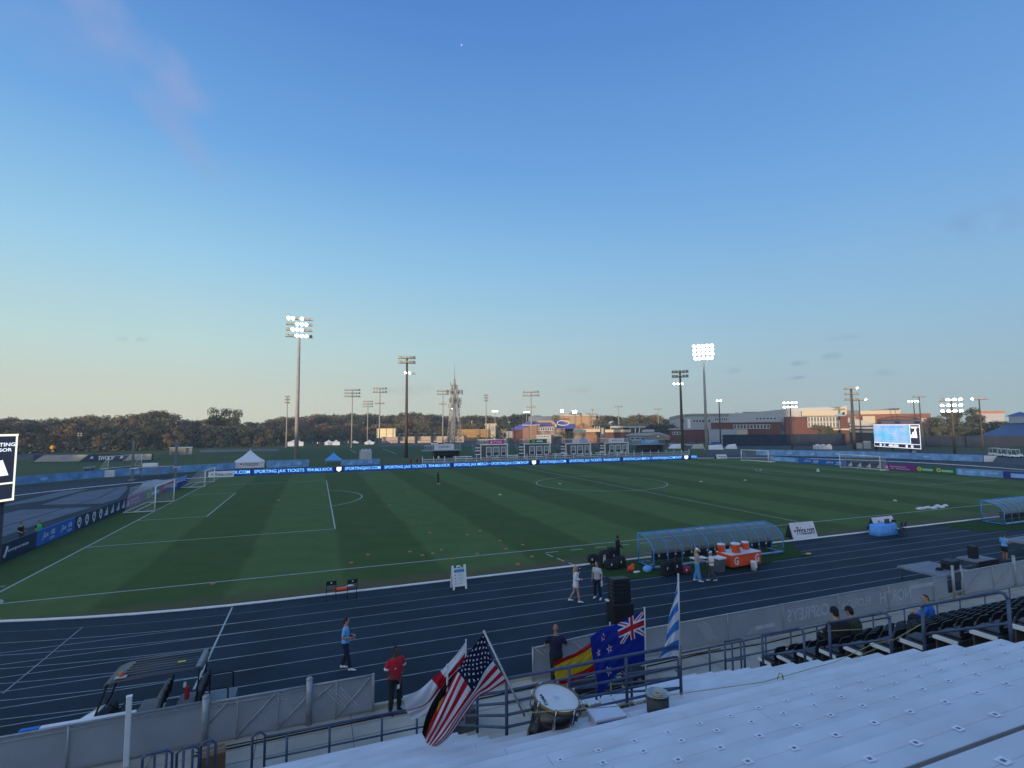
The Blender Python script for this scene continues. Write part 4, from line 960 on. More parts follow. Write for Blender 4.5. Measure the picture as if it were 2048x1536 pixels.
# seated spectators among the black seats
def seated(label, k, x, **kw):
    ps = dict(pel=(0, -.06, .10), wai=(0, -.08, .24), che=(0, -.07, .45), nec=(0, -.03, .64), hed=(0, .02, .80), shR=(.18, -.05, .56), shL=(-.18, -.05, .56), elR=(.24, .02, .34), elL=(-.24, .02, .34), wrR=(.1, .26, .30), wrL=(-.1, .26, .30),
              hipR=(.09, -.02, .11), hipL=(-.09, -.02, .11), knR=(.11, .44, .14), knL=(-.11, .44, .14), anR=(.12, .44, -.27), anL=(-.12, .44, -.27), toR=(.12, .62, -.32), toL=(-.12, .62, -.32))
    ps.update(kw.pop('pose', {}))
    return person(label, (x, YK(k)-.2, ZK(k)+.14), kw.pop('rz', 0), pose=ps, **kw)
seated('person in a black beanie and dark coat, seated at the left of a pair', 3, 28.4, h=1.92, skin=skin_l, beanie=blackc, hair=hair_b, top=blackc, sleeve='coat', bottom=blackc, shoes=shoeb, wide=1.35, rz=-.2)
seated('person in a dark coat and black cap, seated right of the person in the beanie', 3, 28.98, h=1.86, skin=skin_l, beanie=None, hair=hair_b, cap=blackc, top=greenc, sleeve='coat', bottom=blackc, shoes=shoeb, wide=1.35, rz=.15)
seated('person in a bright blue jacket seated alone among the black seats, looking left', 2, 33.35, skin=skin_l, hair=hair_n, top=bluec, sleeve='long', bottom=navyc, shoes=shoeb, headturn=1.0, rz=.3)
# ------------------------------------------------------------------ golf cart behind the fence
t = thing('golf_cart', 'black topped golf cart with an orange beacon parked behind the fence at the lower left', 'golf cart', (11.05, -15.2, 0), PI/2*0)
# local: nose towards -x
cartg = mat('cart_roof_grey', (.052, .057, .066), .4, noise=.15, spec=.5); cartb = mat('cart_body_pale', (.20, .24, .25), .3, noise=.1, spec=.6); seatg = mat('cart_seat_grey', (.20, .215, .225), .6, noise=.12); tyre = mat('tyre_rubber', (.012, .012, .013), .85, noise=.2)
rb = MB(); rings = []
for x, z, w in ((-1.10, 1.70, .50), (-1.02, 1.79, .58), (-.8, 1.85, .62), (0, 1.88, .63), (.95, 1.87, .62), (1.06, 1.86, .58), (1.12, 1.82, .54)):
    rings.append([(x, -w, z-.05), (x, -w*.9, z), (x, 0, z+.012), (x, w*.9, z), (x, w, z-.05), (x, w*.9, z-.07), (x, 0, z-.06), (x, -w*.9, z-.07)])
rb.loft(rings, cartg)
rb.build('roof', t)
B = MB()
for i in range(6): B.tube([(-.75+.02*i, -.42+.17*i, 1.875), (0, -.42+.17*i, 1.895), (.98, -.42+.17*i, 1.885)], .02, mat('cart_rib_grey', (.062, .068, .078), .45, noise=.1, spec=.5), 6)
B.build('roof_ribs', t); MB().box((1.02, 0, 1.88), (.12, 1.1, .05), greys, bev=.015).build('roof_end', t)
MB().box((-.72, -.50, 1.885), (.26, .16, .02), mat('beacon_base', (.4, .4, .38), .5)).lathe([(.055, 0), (.055, .03), (.045, .09), (.02, .11), (.003, .11)], mat('beacon_orange', (.7, .12, .04), .25, noise=.05), 14, TR(-.72, -.46, 1.895)).build('beacon', t)
MB().box((.55, -.1, 1.905), (.18, .1, .01), yelban).build('sticker', t)
for y in (-.56, .56):
    MB().tube([(-1.35, y, .78), (-1.22, y, 1.0), (-.98, y*1.02, 1.78)], .024, blackc, 8).build('windscreen_post', t)
    MB().tube([(1.0, y, .9), (1.06, y*1.02, 1.82)], .02, blackc, 8).build('roof_post', t)
MB().quaduv((-1.33, -.54, .82), (-1.33, .54, .82), (-1.0, .54, 1.76), (-1.0, -.54, 1.76), mat('clear_screen', (.5, .55, .58), .08, noise=0, alpha=.22, spec=.6), 1, 1).build('windscreen', t)
B = MB(); B.loft([[(x, -w, z0), (x, w, z0), (x, w*.92, z1), (x, -w*.92, z1)] for x, w, z0, z1 in ((-1.95, .36, .38, .50), (-1.85, .50, .30, .60), (-1.5, .58, .28, .78), (-1.32, .58, .28, .84), (-1.2, .58, .28, .5), (1.3, .58, .28, .48), (1.42, .55, .3, .46))], cartb, smooth=False); B.build('body', t)
MB().loft([[(x, -.3, z), (x, .3, z), (x, .3, z+.02), (x, -.3, z+.02)] for x, z in ((-1.88, .60), (-1.5, .785), (-1.34, .845))], white, smooth=False).box((-1.9, -.3, .5), (.08, .16, .08), yelban).box((-1.9, .3, .5), (.08, .16, .08), yelban).build('nose_panel', t)
MB().box((-1.12, 0, .72), (.22, 1.08, .34), blackc, bev=.04).build('dashboard', t)
B = MB(); c0 = Vector((-.78, -.26, .96)); ax = Vector((-.75, 0, .65)).normalized(); e1 = Vector((0, 1, 0)); e2 = ax.cross(e1)
B.tube([c0+(e1*math.cos(2*PI*i/20)+e2*math.sin(2*PI*i/20))*.17 for i in range(20)], .017, blackc, 6, closed=True).tube([c0, c0+ax*.3], .02, blackc, 6).tube([c0-e1*.17, c0+e1*.17], .012, blackc, 6); B.build('steering_wheel', t)
for x, lab in ((-.15, 'f'), (.75, 'r')):
    MB().box((x-.05, 0, .72), (.52, 1.12, .14), seatg, bev=.04).build('seat', t)
    MB().box((0, 0, 0), (.12, 1.10, .46), seatg if lab == 'f' else dkgrey, TR(x+.27, 0, 1.04, ry=.2), bev=.04).build('backrest', t)
    MB().box((x, 0, .5), (.5, 1.0, .32), cartb, bev=.03).build('seat_base', t)
    for y in (-.45, -.1, .15, .45): MB().tube([(x+.34, y, .9), (x+.42, y, 1.36)], .022, blackc, 8).build('seat_strut', t)
    MB().tube([(x-.3, -.58, .78), (x-.28, -.6, .94), (x+.2, -.6, .96), (x+.3, -.58, .86)], .018, blackc, 8).build('arm_rail', t)
B = MB().tube([(1.15, -.5, .7), (1.15, -.5, 1.15), (1.2, -.5, 1.2), (1.7, -.5, 1.2), (1.75, -.5, 1.15), (1.75, -.5, .75)], .022, blackc, 8).tube([(1.15, .5, .7), (1.15, .5, 1.15), (1.2, .5, 1.2), (1.7, .5, 1.2), (1.75, .5, 1.15), (1.75, .5, .75)], .022, blackc, 8); B.build('grab_rail', t)
MB().box((1.5, 0, .68), (.75, 1.1, .05), mat('cart_deck_grey', (.16, .18, .20), .5, noise=.1)).box((1.85, 0, .62), (.05, 1.12, .16), greys).build('rear_deck', t)
MB().box((.72, -.2, 1.1), (.10, .14, .34), redink, TR(0, 0, 0), bev=.02).box((.66, -.2, 1.32), (.06, .10, .12), white, bev=.01).build('strap_tag', t)
for x in (-1.35, 1.05):
    for y in (-.52, .52):
        w_ = MB().lathe([(.03, -.09), (.20, -.09), (.235, -.05), (.235, .05), (.20, .09), (.03, .09)], tyre, 20, TR(x, y, .235) @ Matrix.Rotation(PI/2, 4, 'X')).build('wheel', t)
        MB().lathe([(.005, -.094), (.11, -.094), (.115, .094), (.005, .094)], greys, 16, TR(x, y, .235) @ Matrix.Rotation(PI/2, 4, 'X')).build('rim', w_)
# ------------------------------------------------------------------ loudspeaker stack
t = thing('loudspeaker_stack', 'tall black loudspeaker stack standing on the outer lanes', 'loudspeaker', (27.1, -12.75, 0), -.12)
MB().box((0, 0, .42), (.92, .8, .78), black, bev=.03).box((0, 0, .02), (.8, .7, .04), dkgrey).build('subwoofer', t)
for i in range(6):
    M_ = TR(.02*i, .05*i, .9+.146*i, rx=-.02*i)
    MB().loft([[(-.37, -.32, -.07), (.37, -.32, -.07), (.39, .3, -.07), (-.39, .3, -.07)], [(-.37, -.32, .07), (.37, -.32, .07), (.39, .3, .07), (-.39, .3, .07)]], black, M_, smooth=False).box((-.385, 0, 0), (.02, .3, .07), dkgrey, M_).build('array_box', t)
MB().box((-.53, .1, .86), (.12, .2, .05), white).build('cable_plate', t)
# ------------------------------------------------------------------ dugouts
poly = mat('smoky_polycarbonate', (.13, .15, .15), .16, noise=.06, alpha=.66, spec=.9)
def dugout(label, x0, w, bays):
    t = thing('dugout', label, 'dugout', (x0, -7.0, 0), 0, 'curved roof team dugouts')
    prof = []
    for i in range(15):
        a = PI/2*i/14; prof.append((1.50-1.50*math.sin(a)*1.0, .92+.90*math.cos(a)) if 0 else (0+1.5*(1-math.cos(a)), .90+.90*math.sin(a)))
    prof = [(0, .12)]+[(0, .5)]+prof
    for i in range(bays):
        a, b = w*i/bays+.012, w*(i+1)/bays-.012
        B = MB(); B.add([(x, y, z) for y, z in prof[2:] for x in (a, b)], [(2*k_, 2*k_+1, 2*k_+3, 2*k_+2) for k_ in range(len(prof)-3)], poly, smooth=True)
        B.build('roof_panel', t)
    for i in range(bays+1):
        x = w*i/bays; e = i in (0, bays)
        MB().tube([(x, y-.01, z+.012) for y, z in prof], .032 if e else .020, dugblue, 8).build('roof_rib', t)
    for x in (0, w):
        MB().tube([(x, 1.5, .12), (x, 1.5, 1.80)], .04, dugblue, 8).build('post', t)
        B = MB(); B.add([(x, 0, .2)]+[(x, y, z) for y, z in prof[2:]]+[(x, 1.5, .2)], [list(range(len(prof)))], mat('clear_end_panel', (.35, .42, .46), .1, noise=0, alpha=.14, spec=.7)); B.build('end_panel', t)
        MB().tube([(x, 0, .95), (x, 1.5, .75)], .012, greys, 6).build('end_bar', t)
        for y in (.1, 1.4): MB().lathe([(.02, -.03), (.09, -.03), (.09, .03), (.02, .03)], tyre, 14, TR(x+(.1 if x == 0 else -.1), y, .09) @ Matrix.Rotation(PI/2, 4, 'X')).build('wheel', t)
    B = MB()
    for y, z in ((0, .13), (1.5, .13), (1.5, 1.80)): B.tube([(0, y, z), (w, y, z)], .038, dugblue, 8)
    for x in (0, w): B.tube([(x, 0, .13), (x, 1.5, .13)], .038, dugblue, 8)
    B.build('base_frame', t)
    MB().box((w/2, .02, .2), (w-.1, .015, .04), whiteban).box((w/2, .45, .42), (w-.1, .04, .06), greys).build('seat_rail', t)
    for i in range(int(w/.58)):
        x = .32+.58*i
        MB().box((x, .55, .47), (.46, .42, .07), blackc, bev=.02).box((x, .33, .78), (.46, .08, .58), blackc, TR(0, 0, 0), bev=.03).box((x, .3, 1.055), (.3, .05, .03), greyink).build('seat', t)
    return t
dugout('near curved dugout of smoky panels and blue ribs, behind the orange drinks cart', 33.0, 9.8, 10)
dugout('far curved dugout cut by the right edge of the picture', 66.3, 9.8, 10)
bl = gz(1295, 1146); tag(MB().ball((0, 0, .2), (.28, .2, .2), lblue, 14).tube([(.1, 0, .3), (.3, 0, .42), (.5, .02, .4)], .02, lblue, 6).build('ball_bag', None, (bl.x, bl.y, .02)), 'light blue ball bag lying at the corner of the near dugout', 'bag')
def bag(u, v, label, d, m, kind='bag', extra=None, rz=0.):
    p = gz(u, v); B = MB().box((0, d[1]/2, d[2]/2), d, m, bev=min(d)*.25).box((0, d[1]/2, d[2]+.02), (d[0]*.3, .05, .05), m, bev=.01).box((0, -.012, d[2]*.55), (d[0]*.7, .02, d[2]*.35), m, bev=.008).box((-d[0]*.2, -.024, d[2]*.6), (.07, .006, .12), whitec)
    for x in (-.3, .3): B.lathe([(.01, -.02), (.05, -.02), (.05, .02), (.01, .02)], tyre, 10, TR(d[0]*x, .02, .05) @ Matrix.Rotation(PI/2, 4, 'X'))
    return tag(B.build('wheeled_bag' if kind == 'wheeled bag' else 'kit_bag', None, (p.x, p.y, .02), (0, 0, rz)), label, kind)
bag(1338, 1153, 'black wheeled bag standing at the back of the near dugout, with a white mark', (.62, .42, .72), blackc, 'wheeled bag', rz=.2)
bag(1358, 1151, 'second black wheeled bag, nearer the person in dungarees', (.55, .42, .80), blackc, 'wheeled bag', rz=-.1)
bag(1376, 1149, 'dark pink duffel bag on the turf beside the person in dungarees', (.5, .36, .4), mat('pink_bag', (.28, .03, .07), .8, noise=.15))
for i, (u, v, d, lab) in enumerate([(1190, 1130, (.8, .6, .5), 'low black kit bag furthest left of the pile'), (1212, 1136, (.6, .5, .9), 'upright black kit bag with white lettering in the pile'), (1228, 1141, (.8, .55, .55), 'wide black kit bag at the front of the pile'), (1246, 1137, (.7, .5, .62), 'black kit bag at the right end of the pile, beside an orange bag'), (1230, 1132, (.6, .5, 1.0), 'tall black kit bag under the person in black')]):
    o_ = bag(u, v, lab, d, blackc, 'kit bag', rz=.2*(i-2))
    o_['group'] = 'black kit bags piled left of the dugout'
    if i == 1:
        tb = MB().text('AB', whitec, .18, .5, TR(-.1, -.04, .5, rz=0), bold=.02).build('lettering', o_)
p = gz(1262, 1143); tag(MB().box((0, 0, .14), (.34, .3, .28), orange, bev=.07).ball((.12, 0, .3), (.12, .1, .1), orange).ball((-.2, -.1, .08), (.16, .1, .08), red).build('drinks_bag', None, (p.x, p.y, .02)), 'crumpled orange and red bag on the turf right of the kit bags', 'bag')
p = gz(1272, 1147); tag(MB().ball((0, 0, .06), (.18, .1, .06), whitec).ball((.2, .05, .05), (.1, .08, .05), whitec).build('towel', None, (p.x, p.y, .02)), 'white towel dropped on the turf near the dugout corner', 'towel')
# ------------------------------------------------------------------ drinks cart
t = thing('drinks_cart', 'orange drinks cart with a white top and two pale letters on its side', 'cart', (38.05, -8.15, 0), .07)
ow = mat('cart_top_white', (.62, .64, .66), .4, noise=.06)
MB().box((0, 0, .52), (2.35, 1.15, .66), orange, bev=.04).box((0, 0, .82), (2.42, 1.22, .05), orange, bev=.02).box((0, -.58, .5), (.05, .02, .08), greys).build('body', t)
MB().box((0, 0, .87), (2.36, 1.16, .05), ow, bev=.02).build('top', t)
for x in (-.82, .82): MB().text('G', ow, .36, .46, TR(x, -.582, .54), bold=.035).build('letter', t)
for x in (-.95, .95):
    for y in (-.42, .42): MB().tube([(x, y, .18), (x, y, .1)], .025, greys, 6).lathe([(.01, -.025), (.075, -.025), (.075, .025), (.01, .025)], tyre, 14, TR(x, y, .08) @ Matrix.Rotation(PI/2, 4, 'X')).build('wheel', t)
def cooler(x, y, z, label, r=.2, h=.5):
    t = thing('drinks_cooler', label, 'cooler', (x, y, z), 0, 'orange drinks coolers on the cart')
    MB().lathe([(r*.82, 0), (r*.86, .01), (r, h*.82), (r, h*.84)], orange, 24).build('tank', t)
    MB().lathe([(r*1.04, h*.83), (r*1.07, h*.86), (r*1.07, h*.93), (r*.95, h*.97), (.01, h)], ow, 24).build('lid', t)
    B = MB().text('G', ow, r*.7, h*.34, TR(r*.40, -r*.93, h*.52, rz=.42), bold=.03); B.build('letter', t)
    MB().box((r*.55, -r*.86, h*.10), (.05, .07, .05), greys).build('tap', t); MB().box((-r*1.02, 0, h*.62), (.05, .12, .04), orange).box((r*1.02, 0, h*.62), (.05, .12, .04), orange).build('handle', t)
    return t
CZ = .897
for x, y, lab, r in [(36.98, -7.95, 'orange drinks cooler with a white lid at the left end of the cart', .215), (37.62, -8.40, 'largest orange drinks cooler, at the front middle of the cart', .25), (37.95, -8.05, 'orange drinks cooler half hidden behind the largest one on the cart', .20), (38.72, -8.0, 'orange drinks cooler with a white lid at the right end of the cart', .205)]: cooler(x, y, CZ, lab, r, r*2.2)
p = gz(1445, 1145); t = thing('rubbish_bin', 'grey square rubbish bin with a white liner rim left of the drinks cart', 'bin', (p.x, p.y+.25, .01), .1)
MB().loft([[(-a, -a, z), (a, -a, z), (a, a, z), (-a, a, z)] for a, z in ((.21, 0), (.265, .72), (.275, .72), (.275, .76), (.25, .76), (.20, .1))], mat('bin_grey', (.10, .115, .13), .6, noise=.12), smooth=False).build('tub', t)
MB().loft([[(-a, -a, z), (a, -a, z), (a, a, z), (-a, a, z)] for a, z in ((.278, .70), (.288, .72), (.288, .785), (.245, .785), (.23, .6))], whitec, smooth=False).build('liner', t)
p = gz(1511, 1142); tag(MB().lathe([(.02, .0), (.14, .0), (.17, .48), (.175, .5), (.15, .5), (.13, .06), (.02, .05)], whitec, 18).box((0, -.15, .3), (.2, .03, .3), whitec).build('waste_bin', None, (p.x, p.y+.12, .01)), 'small white bin with a liner in front of the right corner of the drinks cart', 'bin')
p = gz(1411, 1130); t = thing('folding_table', 'small white folding table behind the person in the pale cap', 'table', (35.3, -8.0, 0)); MB().box((0, 0, .72), (.9, .5, .035), white, bev=.01).build('tabletop', t)
for x in (-.4, .4):
    for y in (-.2, .2): MB().tube([(x, y, 0), (x, y, .71)], .014, greys, 6).build('leg', t)
# ------------------------------------------------------------------ A-boards, sandwich sign, table
def heart(B, M, s):
    B.add([(x*s, -.004, z*s) for x, z in ((0, -.5), (.55, .05), (.5, .42), (.22, .48), (0, .25), (-.22, .48), (-.5, .42), (-.55, .05))], [list(range(8))], redink, M)
def aboard(label, a, b, h, depth=.75, txt='Price.com', tilt=.25):
    M, w = face(a, b); t = thing('advertising_board', label, 'advertising board', tuple(M.translation), math.atan2(b[1]-a[1], b[0]-a[0]), 'white advertising boards with a heart and script lettering')
    th = math.atan2(depth/2, h); T = TR(0, 0, 0, rx=-th); T2 = TR(0, depth, 0, rx=th); sl = h/math.cos(th)
    B = MB().box((w/2, .01, sl/2), (w, .018, sl), whiteban, T); B.build('front_panel', t)
    MB().box((w/2, -.01, sl/2), (w, .018, sl), blackc, T2).build('back_panel', t)
    B = MB().prism([(0, 0), (depth, 0), (depth/2, h)], .02, blackc, Matrix(((0, 1, 0, .01), (1, 0, 0, 0), (0, 0, 1, 0), (0, 0, 0, 1))))
    B.build('end_panel', t)
    B = MB().text(txt, inkmat, w*.74, sl*.50, T @ TR(w*.58, -.003, sl*.46), bold=.022, shear=.32); heart(B, T @ TR(w*.15, 0, sl*.46), w*.085); B.build('lettering', t)
    return t
g0 = gz(1587, 1079); g1 = gz(1636, 1074); aboard('white tent shaped advertising board at the kerb right of the near dugout', (g0.x, g0.y), (g1.x, g1.y), 1.12)
g0 = gz(409, 958); g1 = gz(441, 956); aboard('white advertising board behind the small portable goal in the far left corner', (-1.8, 66.6), (2.0, 66.6), 1.0)
g0 = gz(1748, 1060); g1 = gz(1800, 1056); aboard('white advertising board standing behind the blue clothed table', (55.3, -4.35), (57.7, -4.35), .95, txt='Price.com')
g0 = gz(1434, 919); aboard('white advertising board just right of the end of the long screen', (gy(1434, 918, 66).x, 66, 0)[:2], (gy(1455, 918, 66).x, 66, 0)[:2], 1.0)
# white sandwich sign
a, b = (21.52, -6.15), (22.26, -6.11); M, w = face(a, b); t = thing('sandwich_sign', 'white plastic sandwich sign with a blue header standing at the track kerb', 'sign', tuple(M.translation), .03)
for T, nm in ((TR(0, 0, 0, rx=-.2), 'front_panel'), (TR(0, .52, 0, rx=.2), 'back_panel')):
    B = MB().box((w/2, 0, .58), (w*.93, .025, .86), white, T, bev=.01)
    for x in (.05, w-.05): B.box((x, 0, .58), (.10, .045, 1.16), white, T, bev=.012)
    B.tube([(w*.38, 0, 1.0), (w*.38, 0, 1.12), (w*.62, 0, 1.12), (w*.62, 0, 1.0)], .025, white, 6, T)
    B.build(nm, t)
T = TR(0, 0, 0, rx=-.2); B = MB().box((w/2, -.016, .9), (w*.72, .004, .15), mat('sign_blue', (.06, .24, .55), .6), T)
for i, (z, ww, tx) in enumerate(((.74, .46, 'NO OUTSIDE FOOD'), (.68, .4, 'OR BEVERAGES'), (.58, .46, 'NO WEAPONS OR'), (.52, .3, 'NOISEMAKERS'), (.41, .36, 'NO SMOKING'), (.29, .38, 'NO RE-ENTRY'))): B.text(tx, greyink, w*ww, .035, T @ TR(w*.58, -.018, z), bold=.01)
for z in (.71, .55, .41, .29): B.lathe([(.004, 0), (.036, 0)], greyink, 12, T @ TR(w*.22, -.018, z) @ Matrix.Rotation(PI/2, 4, 'X'))
B.build('printing', t)
# folding chairs
def fchair(x, y, rz, label):
    t = thing('folding_chair', label, 'chair', (x, y, .01), rz, 'black folding chairs')
    for sx in (-.22, .22):
        MB().tube([(sx, .22, 0), (sx, -.05, .45), (sx, -.22, .92)], .014, black, 6).build('leg', t); MB().tube([(sx, -.24, 0), (sx, .16, .45)], .014, black, 6).build('leg', t)
    MB().box((0, .03, .46), (.42, .40, .03), black, bev=.012).build('seat', t)
    MB().box((0, 0, .80), (.44, .02, .20), black, TR(0, -.205, 0, rx=.0), bev=.008).lathe([(.004, 0), (.035, 0)], white, 12, TR(0, -.217, .82) @ Matrix.Rotation(PI/2, 4, 'X')).build('backrest', t)
    return t
p = gz(662, 1200); fchair(p.x, p.y+.1, 0, 'left black folding chair of the pair on the inside lane')
p = gz(704, 1196); fchair(p.x, p.y+.1, .05, 'right black folding chair of the pair on the inside lane')
p = gz(684, 1189); tag(MB().box((0, 0, .16), (.9, .28, .14), orange, bev=.05).ball((.35, 0, .25), (.2, .12, .06), whitec).box((0, 0, .05), (.7, .06, .1), greys).build('stretcher', None, (p.x+.05, p.y+.35, .01), (0, 0, .08)), 'orange rolled stretcher lying between the two folding chairs', 'stretcher')
# officials' table
t = thing('officials_table', 'table covered in a light blue cloth at the kerb beyond the dugout', 'table', (54.35, -5.5, .01), .0)
cl = MB(); n = 40; rr = []
for z, k_ in ((.0, 1.08), (.3, 1.03), (.74, 1.0), (.755, .97), (.757, .2)):
    ring = []
    for i in range(n):
        a = 2*PI*i/n; c, s_ = math.cos(a), math.sin(a); f = max(abs(c)/1.0, abs(s_)/.42); wob = (1+.05*math.sin(a*11)*(1 if z < .5 else .2))
        ring.append((c/f*k_*wob, s_/f*k_*wob, z))
    rr.append(ring)
cl.loft(rr, mat('table_cloth_blue', (.12, .36, .80), .8, noise=.1)); cl.build('tablecloth', t)
for x in (-.9, .9): MB().tube([(x, 0, 0), (x, 0, .72)], .03, greys, 6).build('leg', t)
tag(MB().box((0, 0, .16), (.55, .03, .34), dkgrey, bev=.01).box((0, .018, .16), (.5, .004, .3), glassd).box((0, -.05, .01), (.25, .2, .02), dkgrey).build('monitor', None, (54.9, -5.45, .77)), 'dark monitor standing on the light blue table', 'monitor')
fchair(55.65, -6.0, -.3, 'black folding chair at the right of the light blue table'); fchair(55.9, -5.1, 1.2, 'tall black folding chair behind the light blue table'); fchair(54.9, -6.35, .2, 'black folding chair in front of the light blue table')
# stage decks
def stage(label, x, y, w, d, h, rz=0.):
    t = thing('stage_platform', label, 'stage', (x, y, .01), rz, 'low grey stages on the outer lanes')
    MB().box((0, 0, h-.05), (w, d, .09), mat('stage_top_grey', (.20, .22, .24), .7, noise=.15)).build('deck', t)
    for sx in (-1, 1):
        for sy in (-1, 1): MB().tube([(sx*(w/2-.12), sy*(d/2-.12), 0), (sx*(w/2-.12), sy*(d/2-.12), h-.09)], .035, dkgrey, 8).build('leg', t)
    MB().tube([(-w/2+.12, -d/2+.12, .1), (w/2-.12, -d/2+.12, h-.12)], .018, dkgrey, 6).tube([(-w/2+.12, d/2-.12, .1), (-w/2+.12, -d/2+.12, h-.12)], .018, dkgrey, 6).build('brace', t)
    return t
stage('empty grey stage platform with a wedge monitor on it, behind the long fence', 44.3, -14.75, 2.5, 2.0, .9)
def wedge(x, y, z, s, label, rz=0.):
    tag(MB().prism([(-.38*s, 0), (.38*s, 0), (.42*s, .28*s), (.34*s, .42*s), (-.34*s, .42*s), (-.42*s, .28*s)], .5*s, black).box((0, -.004, .2*s), (.6*s, .01, .28*s), blackc).build('monitor_speaker', None, (x, y, z), (0, 0, rz)), label, 'loudspeaker')
wedge(45.0, -15.35, .91, 1., 'black wedge monitor speaker on the grey stage', .15)
tag(MB().tube([(44.1+.25*math.cos(i*.7)*(1-i*.02), -15.1+.12*math.sin(i*.7), .93+.004*i) for i in range(26)], .018, cb, 6).build('cable_coil'), 'dark coil of cable on the grey stage left of the wedge speaker', 'cable')
stage('small dark stage with a standing black speaker, near the right edge', 48.6, -14.3, 1.6, 1.0, .9)
for sx in (-.75, 0, .75): pass
tag(MB().box((0, 0, .45), (1.7, .05, .86), blackc).build('stage_skirt', None, (48.6, -14.86, .01)), 'black skirt hung in front of the small stage', 'cloth')
tag(MB().loft([[(-.2*a, -.16, z), (.2*a, -.16, z), (.17*a, .16, z), (-.17*a, .16, z)] for z, a in ((0, 1), (.6, 1), (.66, .9))], black, smooth=False).box((0, -.165, .35), (.3, .01, .5), blackc).build('column_speaker', None, (48.35, -14.3, .91)), 'black upright speaker standing on the small dark stage', 'loudspeaker')
stage('grey stage platform cut by the right edge of the picture', 56.6, -12.9, 2.4, 1.6, .9)
tag(MB().box((0, 0, .43), (2.3, .05, .84), blackc).build('stage_skirt', None, (56.6, -13.72, .01)), 'black skirt hung in front of the stage at the right edge', 'cloth')
for i, (x, y) in enumerate([(49.9, -14.6), (50.7, -14.4)]): tag(MB().box((0, 0, .3), (.7, .5, .6), blackc, bev=.02).box((0, -.255, .4), (.3, .01, .08), greys).build('equipment_case', None, (x, y, .01), (0, 0, .1*i)), '%s black equipment case between the two stages' % ('left' if i == 0 else 'right'), 'case')
p = gz(1617, 1111); 
# ------------------------------------------------------------------ goals
def goal(label, a, b, depth, h=2.44, back=.0, wheel=False, r=.055):
    M, w = face(a, b); t = thing('soccer_goal', label, 'goal', tuple(M.translation), math.atan2(b[1]-a[1], b[0]-a[0]), 'white soccer goals')
    for x in (0, w): MB().tube([(x, 0, .02), (x, 0, h)], r, white, 10).build('post', t)
    MB().tube([(-r*.9, 0, h), (w+r*.9, 0, h)], r, white, 10).build('crossbar', t)
    B = MB()
    for x in (0, w): B.tube([(x, 0, .05), (x, depth, .05)], r*.7, white, 8)
    B.tube([(0, depth, .05), (w, depth, .05)], r*.7, white, 8).tube([(0, depth*.68, .05), (w, depth*.68, .05)], r*.55, white, 8)
    B.build('ground_frame', t)
    B = MB()
    if back > 0:
        for x in (0, w): B.tube([(x, 0, h), (x, back, h)], r*.4, galv, 6)
        for x in (0, w): B.tube([(x, back, h), (x, depth*.95, .05)], r*.3, galv, 6)
    else:
        for x in (0, w): B.tube([(x, 0, h), (x, depth, .05)], r*.5, white, 6)
    B.build('stanchion', t)
    N_ = MB(); k_ = 6
    def strip(P0, P1, n_=12):
        L_ = 0
        for (y0, z0), (y1, z1) in zip(P0[:-1], P0[1:]):
            l = math.hypot(y1-y0, z1-z0)
            N_.add([(0, y0, z0), (w, y0, z0), (w, y1, z1), (0, y1, z1)], [(0, 1, 2, 3)], net, uvs=[[(0, L_), (w, L_), (w, L_+l), (0, L_+l)]]); L_ += l
    prof = [(0, h), (back, h), (back+(depth-back)*.55, h*.45), (depth*.97, .06)] if back else [(0, h), (depth*.55, h*.42), (depth*.97, .06)]
    strip(prof, None)
    for x in (0, w):
        pts = [(x, y, z) for y, z in prof]+[(x, 0, .06)]
        N_.add(pts, [list(range(len(pts)))], net, uvs=[[(p[1], p[2]) for p in pts]])
    N_.build('net', t)
    return t
goal('full size white goal with a pale net on the left goal line', (0, YC-3.66), (0, YC+3.66), 2.6, back=2.1)
q0 = gz(409.5, 974); q1 = gz(428.5, 963.8); goal('narrow portable white goal in the far left corner, behind the full size one', (q0.x, q0.y), (q1.x, q1.y+.0), 2.9, h=2.2, back=.8, r=.06)
goal('full size white goal on the right goal line, before the triangle banners', (PL, YC+3.66), (PL, YC-3.66), 2.2, back=1.2, r=.06)
q0 = gz(1537, 925); q1 = gz(1483, 921.5); goal('portable white goal in the far right corner, left of the other right hand goal', (q1.x, q1.y), (q0.x, q0.y), 2.4, h=2.44, back=.6, r=.08)
g_ = goal('thin white goal on the grass field beyond the left barriers', (gy(216, 938, 96).x, 96), (gy(283, 932, 104).x, 104), 1.8, h=2.6, r=.045)
# ------------------------------------------------------------------ markers, bottles and cones
conem = mat('cone_orange', (.42, .17, .06), .6, noise=.1); conew = mat('cone_pale', (.50, .48, .38), .6, noise=.1)
cone0 = None
pix = [(845, 1111), (866, 1107), (820, 1104), (883, 1100), (955, 1108), (1036, 1129), (1064, 1114), (905, 1118), (1012, 1098), (1046, 1090), (860, 1066), (935, 1070), (1000, 1082), (960, 1062), (780, 1010), (815, 985), (426, 1168), (703, 1126), (736, 1110)]
for u, v in pix:
    p = gz(u, v); lab = 'flat orange marker disc on the pitch in front of the near dugout' if u > 800 else 'pale marker disc lying near the left touchline'
    if cone0 is None:
        cone0 = MB().lathe([(.14, 0), (.14, .012), (.05, .06), (.045, .06), (.02, .05)], conem, 14).build('marker_disc'); c = cone0
    else: c = cone0.copy(); C.objects.link(c)
    c.location = (p.x, p.y, .012); tag(c, lab, 'marker', 'marker discs on the pitch')
wb = None
